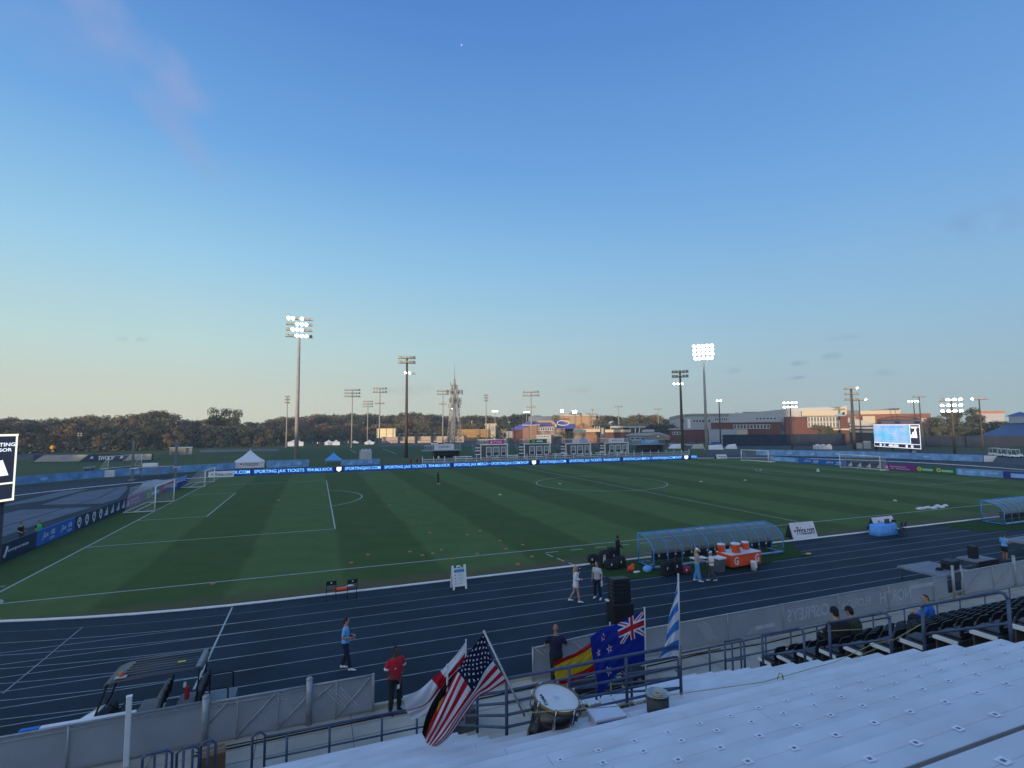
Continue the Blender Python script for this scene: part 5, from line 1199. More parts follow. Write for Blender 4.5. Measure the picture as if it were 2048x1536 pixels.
for u, v in [(1402, 964), (1490, 961), (1120, 968), (1521, 940), (1000, 990), (1790, 1002)]:
    p = gz(u, v)
    if wb is None: wb = MB().lathe([(.22, 0), (.22, .02), (.07, .12), (.05, .13), (.01, .13)], conew, 12).build('marker_disc'); c = wb
    else: c = wb.copy(); C.objects.link(c)
    c.location = (p.x, p.y, .012); tag(c, 'pale marker disc lying far out on the pitch', 'marker', 'pale marker discs')
p = gz(1636, 943); tag(MB().lathe([(.3, 0), (.28, .05), (.12, .45), (.05, .5), (.01, .5)], mat('cone_green', (.35, .5, .42), .6), 14).build('training_cone', None, (p.x, p.y, .012)), 'pale green cone standing before the far right goals', 'cone')
for i, (u, v, w) in enumerate([(1842, 1019, .9), (1856, 1017, .7), (1868, 1018, .6), (1875, 1014, .7), (1884, 1016, .6), (1891, 1013, .5)]):
    p = gz(u, v); tag(MB().box((0, 0, .08), (w, .4, .16), whitec, bev=.04).box((0, 0, .18), (w*.6, .2, .06), whitec, bev=.02).build('bottle_carrier', None, (p.x, p.y, .012), (0, 0, .1*i)), 'white %s bottle carrier on the pitch near the far dugout, %s' % ('long' if w > .8 else 'low', ['leftmost', 'second from the left', 'third from the left', 'fourth from the left', 'fifth from the left', 'rightmost'][i]), 'bottle carrier', 'bottle carriers on the pitch')
p = gz(1617, 1110); tag(MB().ball((0, 0, .06), (.25, .1, .06), yelban).ball((-.3, .1, .04), (.15, .1, .04), grnban).build('bib_pile', None, (p.x, p.y, .02)), 'small yellow and green pile of bibs at the tip of the near turf mat', 'bibs')
# ------------------------------------------------------------------ perimeter boards
def tri(B, M, s, m):
    """emblem of three slanted bars growing to the right"""
    for i, (h0, h1) in enumerate(((.10, .36), (.34, .66), (.62, .98))):
        x = -.48+i*.31
        B.add([(s*(x+.02), -.006, 0), (s*(x+.27), -.006, 0), (s*(x+.13), -.006, s*h1*.95), (s*(x-.10), -.006, s*(h1-.17)*.95)], [(0, 1, 2, 3)], m, M)
def board(label, a, b, h, base, deco, name='advertising_board', thick=.12, group=None, cat='advertising board', zb=.02):
    M, w = face(a, b); t = thing(name, label, cat, tuple(M.translation), math.atan2(b[1]-a[1], b[0]-a[0]), group)
    MB().box((w/2, thick/2, h/2+zb), (w, thick, h), base).build('panel', t)
    B = MB(); deco(B, w, h)
    if B.v: B.build('printing', t)
    B = MB(); n = max(2, int(w/2.2))
    for i in range(n): B.tube([(w*(i+.5)/n, thick+.35, .02), (w*(i+.5)/n, thick+.01, h*.8)], .02, greys, 6)
    B.build('brace', t)
    return t
BL = -3.3; GL = 'boards along the left end of the pitch'; GR = 'boards along the right end of the pitch'
def d_navy(B, w, h):
    for x in (w*.2, w*.68):
        B.text('corporate', whitec, w*.24, h*.22, TR(x+w*.1, -.006, h*.5), bold=.02, shear=.1)
        B.tube([(x-w*.06, -.01, h*.2), (x-w*.045, -.01, h*.5), (x-w*.03, -.01, h*.8)], h*.06, whitec, 6).ball((x-w*.055, -.01, h*.3), (h*.16, .006, h*.12), whitec, 8)
def d_blue(B, w, h):
    for x in (w*.27, w*.74):
        B.text('Jax', whitec, w*.17, h*.5, TR(x-w*.06, -.006, h*.55), bold=.0, shear=.35).text('usa', whitec, w*.10, h*.32, TR(x+w*.12, -.006, h*.62), bold=.01, shear=.2).text('.com', whitec, w*.13, h*.15, TR(x+w*.1, -.006, h*.25), bold=.01)
def d_black(B, w, h):
    for i in range(4):
        x = w*(.07+.125*i); s_ = h*.4
        B.lathe([(s_*.55, 0), (s_*.9, 0)], whitec, 18, TR(x, -.006, h*.55) @ Matrix.Rotation(PI/2, 4, 'X')).lathe([(.01, 0), (s_*.3, 0)], whitec, 5, TR(x, -.006, h*.6) @ Matrix.Rotation(PI/2, 4, 'X')).box((x, -.004, h*.14), (s_*.7, .004, h*.1), whitec)
    for i in range(4): tri(B, TR(w*(.56+.125*i), 0, h*.18), h*.78, whitec)
def d_pur(B, w, h):
    B.text("Ascension", whitec, w*.5, h*.26, TR(w*.45, -.006, h*.65), bold=.0); B.text("St. Vincent's", whitec, w*.55, h*.24, TR(w*.52, -.006, h*.3), bold=.0); tri(B, TR(w*.1, 0, h*.2), h*.6, whitec)
def d_grn(B, w, h):
    for x in (w*.2,):
        B.lathe([(h*.14, 0), (h*.32, 0)], yelban, 20, TR(x, -.006, h*.5) @ Matrix.Rotation(PI/2, 4, 'X')); B.box((w*.65, -.004, h*.45), (w*.5, .004, h*.34), skyban2)
def d_grn2(B, w, h):
    for x0 in (0, w*.5):
        B.lathe([(h*.14, 0), (h*.34, 0)], yelban, 20, TR(x0+w*.08, -.006, h*.52) @ Matrix.Rotation(PI/2, 4, 'X')); B.box((x0+w*.29, -.004, h*.45), (w*.28, .004, h*.34), mat('pale_green_print', (.35, .5, .42), .7))
def d_red(B, w, h): B.text('HOSPITALITY', mat('pale_red_print', (.6, .25, .27), .7), w*.8, h*.45, TR(w*.5, -.006, h*.5), bold=.02)
def d_sky(B, w, h):
    n = max(1, int(w/3.2))
    for i in range(n): B.box((w*(i+.5)/n, -.004, h*.5), (w/n*.62, .004, h*.6), skyban2)
def d_tri(B, w, h):
    n = 4
    for i in range(n): tri(B, TR(w*(.12+.26*i), 0, h*.15), h*.78, whitec)
def d_sky2(B, w, h):
    for x0 in (0, w*.5): B.box((x0+w*.09, -.004, h*.52), (w*.10, .004, h*.66), skyban2).box((x0+w*.3, -.004, h*.6), (w*.22, .004, h*.3), skyban2)
def d_none(B, w, h): pass
for y0, y1, base, d, lab in [(3.5, 14.1, navyban, d_navy, 'navy board with white wording at the near end of the left boards'), (14.12, 20.25, bluban, d_blue, 'bright blue board with white script on the left, right of the green bib'), (20.27, 32.4, navyban, d_black, 'black board with four crests and four white bar emblems on the left'), (32.42, 38.5, purban, d_pur, 'purple board seen through the net of the left goal'), (38.52, 45.0, grnban, d_grn, 'green board with a yellow ring behind the left goal'), (45.02, 51.4, red, d_red, 'red board behind the far post of the left goal'), (51.42, 59., skyban, d_sky, 'light blue board at the far end of the left boards')]:
    board(lab, (BL, y0), (BL, y1), 1.08, base, d, group=GL)
ux = lambda u: gx(u, 925+(u-1590)*.068, 109.2).y
for u0, u1, base, d, lab in [(1540, 1596, skyban, d_sky, 'pale blue board in the far right corner behind the portable goal'), (1597, 1692, bluban, d_blue, 'blue board with white script left of the right hand goal'), (1693, 1766, navyban, d_tri, 'black board with four white bar emblems behind the right hand goal'), (1767, 1832, purban, d_pur, 'purple board with white lettering right of the right hand goal'), (1833, 1912, grnban, d_grn2, 'green board with two yellow rings near the right edge'), (1913, 2006, skyban, d_sky2, 'light blue board with two pale crests near the right edge'), (2007, 2090, mat('violet_banner', (.03, .03, .22), .7, noise=.1), d_sky, 'violet blue board cut by the right edge')]:
    board(lab, (109.2, ux(u0)), (109.2, ux(u1)), 1.0, base, d, group=GR, zb=.02)
# long lit screen along the far touchline
LA, LB = (1.0, 68.0), (98.6, 66.6)
M, w = face(LA, LB); t = thing('led_screen', 'long lit screen with blue lettering along the far touchline', 'led screen', tuple(M.translation), math.atan2(LB[1]-LA[1], LB[0]-LA[0]))
MB().box((w/2, .16, .53), (w+.1, .3, 1.02), dkgrey).build('cabinet', t)
led_n = mat('led_navy', (.004, .028, .19), .4, noise=0, emit=.85); led_k = mat('led_dark', (.008, .012, .04), .4, noise=0, emit=.3); led_b = mat('led_blue', (.20, .58, 1.0), .4, noise=0, emit=1.3); led_w = mat('led_white', (.80, .90, 1.0), .4, noise=0, emit=1.1)
items = [(455, 500, 'SJAX.COM'), (509, 665, 'SPORTING JAX TICKETS  904.863.KICK'), (673, 683, None), (690, 761, 'SPORTINGJAX.COM'), (769, 900, 'SPORTING JAX TICKETS  904.863.KICK'), (908, 1057, 'SPORTING JAX MERCH \u2022 SPORTINGJAX.COM/SHOP'), (1064, 1072, None), (1080, 1132, 'SPORTINGJAX.COM'), (1139, 1240, 'SPORTING JAX TICKETS  904.863.KICK'), (1247, 1364, 'SPORTING JAX MERCH \u2022 SPORTINGJAX.COM/SHOP'), (1369, 1377, None), (1383, 1419, 'SPORTINGJAX.C')]
dl = Vector((LB[0]-LA[0], LB[1]-LA[1])).normalized()
def lx(u):
    d = ray(u, 930); # intersect the vertical plane of the screen
    k_ = ((LA[0]-CAM.x)*dl.y-(LA[1]-CAM.y)*dl.x)/(d.x*dl.y-d.y*dl.x)
    return (CAM.x+d.x*k_-LA[0])*dl.x+(CAM.y+d.y*k_-LA[1])*dl.y
pn = MB().poly([(0, 0, .06), (w, 0, .06), (w, 0, 1.02), (0, 0, 1.02)], led_k)
tx = MB()
for u0, u1, s_ in items:
    a, b = lx(u0), min(lx(u1), w)
    if s_ is None:
        c = (a+b)/2; hw = (b-a)/2
        tx.add([(c-hw, -.012, .95), (c+hw, -.012, .95), (c+hw, -.012, .4), (c, -.012, .08), (c-hw, -.012, .4)], [(0, 1, 2, 3, 4)], led_w)
    else:
        pn.poly([(a-.25, -.004, .07), (min(b+.25, w), -.004, .07), (min(b+.25, w), -.004, 1.01), (a-.25, -.004, 1.01)], led_n)
        tx.text(s_, led_b, b-a, .70, TR((a+b)/2, -.010, .54), bold=.006)
pn.build('display', t); tx.build('lettering', t)
# light blue barriers
def d_bar(B, w, h):
    n = max(2, int(w/5))
    for i in range(n):
        x = w*(i+.5)/n
        if i % 2 == 0: tri(B, TR(x, 0, h*.2), h*.66, skyban2)
        else: B.ball((x, -.002, h*.5), (h*.45, .004, h*.22), skyban2, 10)
def barrier(label, p0, p1, h, end=None):
    t = board(label, p0, p1, h, skyban, d_bar, name='barrier_banner', thick=.08, group='light blue banner barriers', cat='barrier', zb=.03)
    return t
A = lambda u, v, y: (gy(u, v, y).x, y)
a = gz(-60, 979); b = gz(208, 955); barrier('light blue printed barrier at the far left, ending by the dark gap', (a.x, a.y), (b.x, b.y), 1.25)
a = gz(240, 952); b = (gy(470, 939, 84).x, 84.); barrier('light blue printed barrier behind the pole vault posts', (-17.5, 76.), b, 1.25)
barrier('light blue printed barrier right of the white peaked tent', A(533, 930, 84), A(618, 930, 84), 1.5)
barrier('light blue printed barrier between the blue canopy and the dark hut', A(682, 930, 84), A(760, 930, 84), 1.2)
a = gy(1512, 905, 90); b0, b1, b2 = gz(1512, 910.5), gz(1752, 916), gz(1966, 924)
barrier('long light blue printed barrier behind the right hand goals', (b0.x, b0.y), (b1.x, b1.y), 1.45)
barrier('light blue printed barrier continuing to the golf carts on the right', (b1.x, b1.y-.1), (b2.x, b2.y), 1.4)
tag(MB().poly([(0, 0, .05), (1.6, 1.2, .05), (2.4, 1.4, 1.3), (0, 0, 1.35)], whiteban).poly([(0, .06, .05), (1.6, 1.26, .05), (2.4, 1.46, 1.3), (0, .06, 1.35)], whiteban).build('barrier_end', None, (b2.x, b2.y-.2, 0), (0, 0, -.9)), 'white folded end of the light blue barrier beside the golf carts', 'barrier')
tag(MB().loft([[(0, -.3, z), (1.3, 0, z), (1.3, .5, z), (0, .4, z)] for z in (.02, 1.15)], whiteban, smooth=False).build('barrier_end', None, (-18.6, 75.2, 0)), 'crumpled white end of the light blue barrier by the dark gap', 'barrier')
# pole vault pit behind the left goal
t = thing('landing_mat', 'grey covered pole vault landing mat behind the left goal', 'mat', (-8.5, 56, 0), 0)
gm_ = mat('mat_grey', (.22, .24, .27), .8, noise=.2, scale=.8); bm2 = mat('mat_blue', (.02, .06, .22), .7, noise=.1)
q4 = [gz(262, 986, .8), gz(352, 968, .8), gz(374, 957.5, .8), gz(292, 958, .8)]
q4 = [Vector((p.x+8.5, p.y-56, 0)) for p in q4]
MB().add([(p.x, p.y, 0) for p in q4]+[(p.x, p.y, .5) for p in q4], [(0, 1, 5, 4), (1, 2, 6, 5), (2, 3, 7, 6), (3, 0, 4, 7), (4, 5, 6, 7)], bm2).build('base', t)
vs = []; fs = []; n = 14; ce = (q4[0]+q4[1]+q4[2]+q4[3])/4
for j in range(n+1):
    for i in range(n+1):
        p = (q4[0].lerp(q4[1], i/n)).lerp(q4[3].lerp(q4[2], i/n), j/n); p = ce+(p-ce)*1.02
        vs.append((p.x, p.y, .80+.09*math.sin(i*1.3+j*.7)+.06*math.sin(j*1.9)+(-.3 if j in (0, n) or i == 0 else 0)))
for j in range(n):
    for i in range(n): fs.append((j*(n+1)+i, j*(n+1)+i+1, (j+1)*(n+1)+i+1, (j+1)*(n+1)+i))
MB().add(vs, fs, gm_, smooth=True).build('cover', t)
for (u, vt, lab) in ((264, 881, 'left'), (350.5, 880, 'right')):
    p = gy(u, 957, 66.); tp = gy(u+.5, vt, 66.)
    t = thing('vault_standard', 'tall grey pole vault standard with a small white shelf, %s of the two' % lab, 'post', (p.x, 66., 0), 0, 'pole vault standards')
    MB().box((0, 0, tp.z/2), (.34, .22, tp.z), mat('standard_grey', (.16, .17, .18), .6, .2, noise=.15), bev=.03).build('upright', t); MB().box((.2, -.15, 1.95), (1.0, .6, .1), white, bev=.02).build('shelf', t); MB().box((0, 0, .1), (.8, .8, .2), greys, bev=.03).build('base', t)
p = gy(300, 950, 66); t = thing('white_trolley', 'low white box on a pale shelf between the two vault standards', 'trolley', (p.x, 66., 0)); MB().box((0, 0, 2.42), (2.0, .7, .55), white, bev=.04).build('box', t); MB().box((0, 0, 2.05), (2.9, 1.1, .12), mat('pale_pink', (.5, .38, .38), .7), bev=.03).build('shelf', t)
for x in (-1.2, 1.2): MB().tube([(x, 0, 0), (x, 0, 2.0)], .06, greys, 6).build('leg', t)
# partly seen screen at the left edge: a free standing lit board behind the left end
SA, SB = gd(-75, 1015, 52), gd(26, 999, 60)
D0 = 34.
a = gd(-70, 1010, D0); b = gd(27, 1000, D0*1.05)
z0 = (a.z+b.z)/2; zt = gd(27, 868, D0*1.05).z; zb_ = gd(26, 1000, D0*1.05).z
M, w = face((a.x, a.y), (b.x, b.y)); h = zt-zb_
t = thing('video_screen', 'dark video screen with a white emblem cut by the left edge of the picture', 'video screen', (a.x, a.y, 0), math.atan2(b.y-a.y, b.x-a.x))
scr_k = mat('screen_dark', (.030, .034, .06), .4, noise=.1, emit=.55); scr_w = mat('screen_white', (.95, .97, 1), .4, noise=0, emit=1.0); scr_y = mat('screen_cream', (1, .95, .72), .4, noise=0, emit=1.05)
MB().box((w/2, .2, zb_+h/2), (w+.06, .36, h+.06), blackc).build('cabinet', t)
MB().poly([(0, 0, zb_), (w, 0, zb_), (w, 0, zt), (0, 0, zt)], scr_k).build('display', t)
B = MB(); f = .10
for c, d in (((w/2, -.008, zt-f/2), (w, .004, f)), ((w/2, -.008, zb_+f/2), (w, .004, f)), ((w-f/2, -.008, zb_+h/2), (f, .004, h-.02)), ((w/2, -.009, zb_+h*.265), (w, .004, f*.8))): B.box(c, d, scr_y)
B.build('border', t); B = MB()
B.text('PRESENTING', scr_w, w*.86, h*.055, TR(w*.52, -.012, zb_+h*.845), bold=.02).text('SPONSOR', scr_w, w*.66, h*.05, TR(w*.55, -.012, zb_+h*.765), bold=.02)
for i, (h1,) in enumerate(((.17,), (.27,), (.40,))):
    x = w*(.14+.24*i); B.add([(x+.0, -.012, zb_+h*.38), (x+w*.22, -.012, zb_+h*.385), (x+w*.07, -.012, zb_+h*(.38+h1*.6)), (x-w*.10, -.012, zb_+h*(.345+h1*.6))], [(0, 1, 2, 3)], scr_w)
B.build('lettering', t)
for x in (.3, w-.3): MB().tube([(x, .3, 0), (x, .3, zb_)], .12, dkgrey, 8).build('post', t)
# ------------------------------------------------------------------ background: light poles
polem = mat('pole_concrete', (.30, .29, .27), .7, noise=.12, scale=1.); polew = mat('pole_wood', (.075, .06, .05), .8, noise=.25, scale=1.5)
def lamp_head(t, x, z, lit, r=.42, tilt=.5, yaw=0., sub=True):
    M_ = TR(x, -.1, z, rz=yaw, rx=tilt)
    hb = MB().lathe([(.06*r/.42, -.5*r/.42), (r*.55, -.38*r/.42), (r*.95, .0), (r, .06)], dkgrey if not lit else greys, 12, M_ @ Matrix.Rotation(PI/2, 4, 'X')).box((0, .25, 0), (.08, .3, .08), dkgrey, M_).build('lamp', t)
    MB().lathe([(.01, .075), (r*.95, .07)], lamp_on if lit else lamp_off, 12, M_ @ Matrix.Rotation(PI/2, 4, 'X')).build('lens', hb if sub else t)
def pole(label, u, vt, D, rows, n, lit, m=None, r=.3, head=.42, gap=None, extra=None, span=None, group='floodlight poles', lx_=None, yaw=None, parts=True):
    tp = gd(u, vt, D); t = thing('floodlight_pole', label, 'floodlight pole', (tp.x, tp.y, 0), math.atan2(tp.y-CAM.y, tp.x-CAM.x)-PI/2 if yaw is None else yaw, group)
    H = tp.z; m = m or polem
    MB().tube([(0, 0, 0), (0, 0, H*.5), (0, 0, H)], [r*1.25, r, r*.7], m, 12).build('pole', t)
    gap = gap or head*2.6; span = span or head*2.7*n
    for i in range(rows):
        z = H-.2-gap*i
        MB().box((0, -.05, z), (span, .16, .16), dkgrey).build('crossarm', t)
        for j in range(n):
            l = lit if isinstance(lit, bool) else lit(i, j)
            lamp_head(t, -span/2+span*(j+.5)/n, z+head*.7, l, head, .45+.06*i, (j-(n-1)/2)*.28)
    if extra:
        for z, k_, l, x0 in extra:
            MB().box((x0, -.05, H+z), (head*2.3*k_, .16, .14), dkgrey).build('crossarm', t)
            for j in range(k_): lamp_head(t, x0+(j-(k_-1)/2)*head*2.3, H+z+head*.6, l if isinstance(l, bool) else j in l, head*(.72 if k_ == 3 else 1), .4, -.4)
    return t
pole('tallest lit floodlight pole, with four rows of lamps, left of the centre', 598.5, 673, 141, 1, 6, lambda i, j: j in (2, 3, 4), r=.44, head=.46, span=6.6, extra=[(1.45, 6, (1, 2, 3), 0), (2.9, 6, (2, 3, 4), 0), (4.3, 6, (0, 1, 3), 0)])
pole('dark floodlight pole with two unlit rows and one lit, right of the tallest', 814, 716, 140, 2, 5, False, m=polew, r=.36, head=.46, span=4.6, gap=1.25, extra=[(-4.3, 3, (0, 1), .7)])
pole('dark floodlight pole with a short lit row, left of the bright five row pole', 1360, 744, 152, 2, 5, False, m=polew, r=.36, head=.46, span=4.6, gap=1.3, extra=[(-3.6, 3, (0, 1, 2), -.6)])
pole('brightly lit floodlight pole with five rows of lamps, right of the centre', 1407, 718, 156, 1, 5, True, r=.36, head=.52, span=5.2, extra=[(1.15, 5, True, 0), (2.3, 5, True, 0), (3.4, 5, True, 0), ])
pole('dark wooden floodlight pole with three unlit crossarms, left of the big scoreboard', 1702, 777, 191, 3, 5, lambda i, j: (i, j) == (0, 4), m=polew, r=.42, head=.36, span=4.0, gap=1.7)
small = [(575, 793, 230, 3, 2, False, 'short floodlight pole seen edge on, left of the tallest pole'), (705, 780, 210, 3, 6, False, 'unlit floodlight pole with a wide grid head, left of the golden board'), (736, 803, 270, 3, 5, False, 'small unlit floodlight pole with a grid head above the golden board'),
         (760, 777, 190, 2, 5, False, 'unlit floodlight pole with a lower crossarm, above the golden board'), (886, 782, 215, 2, 5, False, 'pale unlit floodlight pole just left of the lattice tower'), (918, 797, 260, 3, 3, False, 'unlit floodlight pole standing right behind the lattice tower'), (972, 790, 230, 3, 2, False, 'unlit floodlight pole above the corner of the tan wall'),
         (1062, 784, 185, 2, 6, False, 'unlit floodlight pole with two double crossarms in front of the blue roof'), (1237, 813, 260, 1, 4, False, 'small unlit floodlight pole above the low brick building'), (1316, 818, 300, 1, 4, False, 'small unlit floodlight pole left of the white curved building'), (1185, 819, 300, 1, 2, False, 'tiny unlit pole over the brick gable'),
         (904, 817, 240, 1, 1, True, 'short lit pole at the foot of the lattice tower'), (990, 823, 330, 1, 4, True, 'small lit floodlight pole right of the tan wall'), (1053, 825, 330, 1, 4, True, 'small lit floodlight pole just left of the pole before the blue roof'), (1124, 820, 300, 2, 2, True, 'small lit floodlight pole over the white arched sign'), (1149, 822, 300, 2, 3, True, 'small lit floodlight pole left of the brick gable'),
         (1438, 802, 190, 1, 2, True, 'dark short pole with one lamp cluster right of the bright pole'), (1580, 806, 170, 2, 4, True, 'lit floodlight pole before the brick and white building'), (1718, 800, 230, 1, 5, lambda i, j: j == 4, 'thin pole with one crossarm just right of the wooden pole'),
         (1827, 803, 260, 1, 4, True, 'lit thin pole left behind the big scoreboard'), (1838, 793, 240, 1, 4, False, 'thin unlit pole behind the right part of the big scoreboard'), (1902, 800, 150, 3, 4, lambda i, j: j > 0 or i > 0, 'brightly lit floodlight pole above the dark trees on the right'), (1958, 798, 210, 1, 4, lambda i, j: j == 0, 'thin pole with one lit lamp right of the dark trees')]
for u, vt, D, rows, n, lit, lab in small:
    pole(lab, u, vt, D, rows, n, lit, m=polem if u < 1400 else polew, r=.22, head=.38 if (not isinstance(lit, bool) or not lit) else .36, gap=1.25, extra=[(-5.5, 4, False, 0)] if u in (760, 1062, 886) else None)
# ------------------------------------------------------------------ lattice tower
tp = gd(909, 770, 230); t = thing('radio_tower', 'lattice radio tower hung with antennas behind the far field', 'tower', (tp.x, tp.y, 0), .3)
H = tp.z; tw = mat('tower_steel', (.30, .29, .28), .6, .2, noise=.1)
B = MB(); hw = lambda z: 2.4-1.5*z/H
n = 14; cs = ((-1, -1), (1, -1), (1, 1), (-1, 1))
for k_ in range(n):
    za, zb_ = H*k_/n, H*(k_+1)/n; a, b = hw(za), hw(zb_)
    for i in range(4):
        p, q_ = cs[i], cs[(i+1) % 4]
        B.tube([(p[0]*a, p[1]*a, za), (p[0]*b, p[1]*b, zb_)], .14, tw, 5).tube([(p[0]*a, p[1]*a, za), (q_[0]*b, q_[1]*b, zb_)], .08, tw, 4).tube([(q_[0]*a, q_[1]*a, za), (p[0]*b, p[1]*b, zb_)], .08, tw, 4).tube([(p[0]*b, p[1]*b, zb_), (q_[0]*b, q_[1]*b, zb_)], .08, tw, 4)
B.tube([(0, 0, 0), (0, 0, H)], .35, tw, 6); B.build('lattice', t)
zt = gd(909, 728, 230).z; MB().tube([(0, 0, H), (0, 0, H+2.5)], .5, tw, 8).tube([(0, 0, H+2.5), (0, 0, zt)], [.16, .05], tw, 6).build('mast', t)
anm = mat('antenna_white', (.46, .44, .40), .5, noise=.08)
for z, k_, rr in ((H-1, 5, 1.5), (H-3.2, 4, 3.4), (H-3.0, 6, 3.0), (H-6.8, 6, 2.4), (H-9.3, 6, 2.6), (H-15, 3, 2.0)):
    for i in range(k_):
        a = 2*PI*i/k_+z; B = MB().box((math.cos(a)*rr, math.sin(a)*rr, z), (.5, .35, 2.0), anm, rz=0).tube([(0, 0, z), (math.cos(a)*rr, math.sin(a)*rr, z)], .09, tw, 5); B.build('antenna', t)
for z, a in ((H+.6, 2.6), (H-14.5, 3.0), (H-7.5, 5.4)): MB().lathe([(.02, 0), (.7, .16), (.8, .3)], anm, 14, TR(math.cos(a)*1.6, math.sin(a)*1.6, z, rz=a+PI/2, rx=PI/2)).build('dish', t)
# ------------------------------------------------------------------ suites along the far side
siding = mat('suite_siding', (.10, .082, .065), .8, noise=.1, scale=2); trimw = mat('suite_trim', (.70, .71, .72), .6, noise=.06); blind = mat('window_blind', (.20, .235, .235), .7, noise=.06)
def suite(label, u0, u1, vr, D, dec, ban):
    a, b = gy(u0, vr, 89.), gy(u1, vr, 89.); w = b.x-a.x; h = a.z
    t = thing('viewing_suite', label, 'cabin', (a.x, 89., 0), 0, 'cabins along the far touchline')
    MB().box((w/2, 1.6, h/2), (w, 3.2, h), siding).build('wall', t)
    B = MB().box((w/2, -.05, h), (w+.3, .18, .22), trimw).box((.06, -.06, h/2), (.24, .16, h-.1), trimw).box((w-.06, -.06, h/2), (.24, .16, h-.1), trimw).box((w/2, 1.6, h+.06), (w+.3, 3.4, .1), greys); B.build('trim', t)
    for f, ww in ((.30, .18), (.57, .22), (.85, .17)):
        fr = MB(); x = w*f; W2 = w*ww/2; z0, z1 = h*.22, h*.82
        for bx, d in (((x, -.07, z0), (W2*2+.2, .1, .14)), ((x, -.07, z1), (W2*2+.2, .1, .14)), ((x-W2, -.07, (z0+z1)/2), (.14, .098, z1-z0)), ((x+W2, -.07, (z0+z1)/2), (.14, .098, z1-z0)), ((x, -.07, z0+(z1-z0)*.45), (W2*2, .06, .06))): fr.box(bx, d, trimw)
        fr = fr.build('window', t)
        MB().box((x, -.02, z0+(z1-z0)*.22), (W2*2-.1, .05, (z1-z0)*.44), glassd).box((x, -.02, z0+(z1-z0)*.72), (W2*2-.1, .05, (z1-z0)*.54), blind).build('pane', fr)
    MB().box((w*.55, -.35, h*.08), (w*.28, .5, .12), trimw).build('sill_bench', t)
    B = MB()
    for i in range(int(w/.28)+1):
        x = .1+(w-.2)*i/int(w/.28); B.tube([(x, .1, h+.1), (x, .1, h+1.15)], .022, trimw, 4)
    B.tube([(0, .1, h+1.15), (w, .1, h+1.15)], .04, trimw, 6)
    for x in (0, w): B.tube([(x, .1, h+1.15), (x, 3.1, h+1.15)], .04, trimw, 6).quaduv((x, .1, h+.1), (x, 3.1, h+.1), (x, 3.1, h+1.1), (x, .1, h+1.1), mesh_mat('rail_bars', (.5, .52, .53), .28, 50, .05), 3, 1)
    B.tube([(0, 3.1, h+1.15), (w, 3.1, h+1.15)], .04, trimw, 6); B.build('roof_railing', t)
    B = MB(); ban(B, w, h); B.build('banner', t)
    B = MB()                                       # stair at the left end
    for i in range(9): B.box((-.75, .3+.32*i, h*(i+1)/9.5), (1.1, .34, .07), greys)
    for x in (-1.3, -.2): B.tube([(x, .1, .2), (x, 3.1, h)], .06, greys, 5).tube([(x, .1, 1.2), (x, 3.1, h+1.1)], .04, greys, 5)
    for z in (h*.35, h*.6, h*.8): B.box((-.75, .05, z), (1.2, .05, .25), trimw)
    B.build('stair', t)
    MB().box((-.6, 2.2, h*.3), (.9, 1.4, h*.5), dkgrey).build('service_box', t)
    return t
def ban_p(B, w, h): B.box((w*.58, .03, h+.62), (w*.58, .04, .95), purban); tri(B, TR(w*.40, .005, h+.32), .55, whitec); B.text('Ascension', whitec, w*.28, .22, TR(w*.63, .004, h+.78)); B.text("St. Vincent's", whitec, w*.30, .22, TR(w*.64, .004, h+.46))
def ban_g(B, w, h): B.box((w*.55, .03, h+.62), (w*.66, .04, .95), grnban).lathe([(.16, 0), (.34, 0)], yelban, 16, TR(w*.36, .002, h+.62) @ Matrix.Rotation(PI/2, 4, 'X')); B.box((w*.6, .005, h+.62), (w*.24, .01, .34), whiteban)
def ban_w(B, w, h): B.box((w*.42, .03, h+.62), (w*.28, .04, .9), whiteban).box((w*.72, .03, h+.62), (w*.28, .04, .9), mat('lilac_banner', (.32, .36, .62), .7)); B.text('CITY', greyink, w*.2, .3, TR(w*.42, .004, h+.62)); B.text('SEAFOOD', whitec, w*.22, .24, TR(w*.72, .004, h+.62))
def ban_c(B, w, h): B.box((w*.5, .03, h+.62), (w*.66, .04, .95), whiteban); heart(B, TR(w*.33, .0, h+.62), .4); B.text('Price.com', inkmat, w*.38, .36, TR(w*.55, .004, h+.62), shear=.3)
suite('brown cabin with white trim and a purple banner on its roof railing', 961, 1015, 889.5, 0, 0, ban_p); suite('brown cabin with white trim and a green banner with a yellow ring', 1048, 1100, 888, 0, 0, ban_g)
suite('brown cabin with white trim and a white and lilac banner', 1131, 1181, 887.5, 0, 0, ban_w); suite('brown cabin with white trim and a white banner with a heart', 1209, 1256, 886, 0, 0, ban_c)
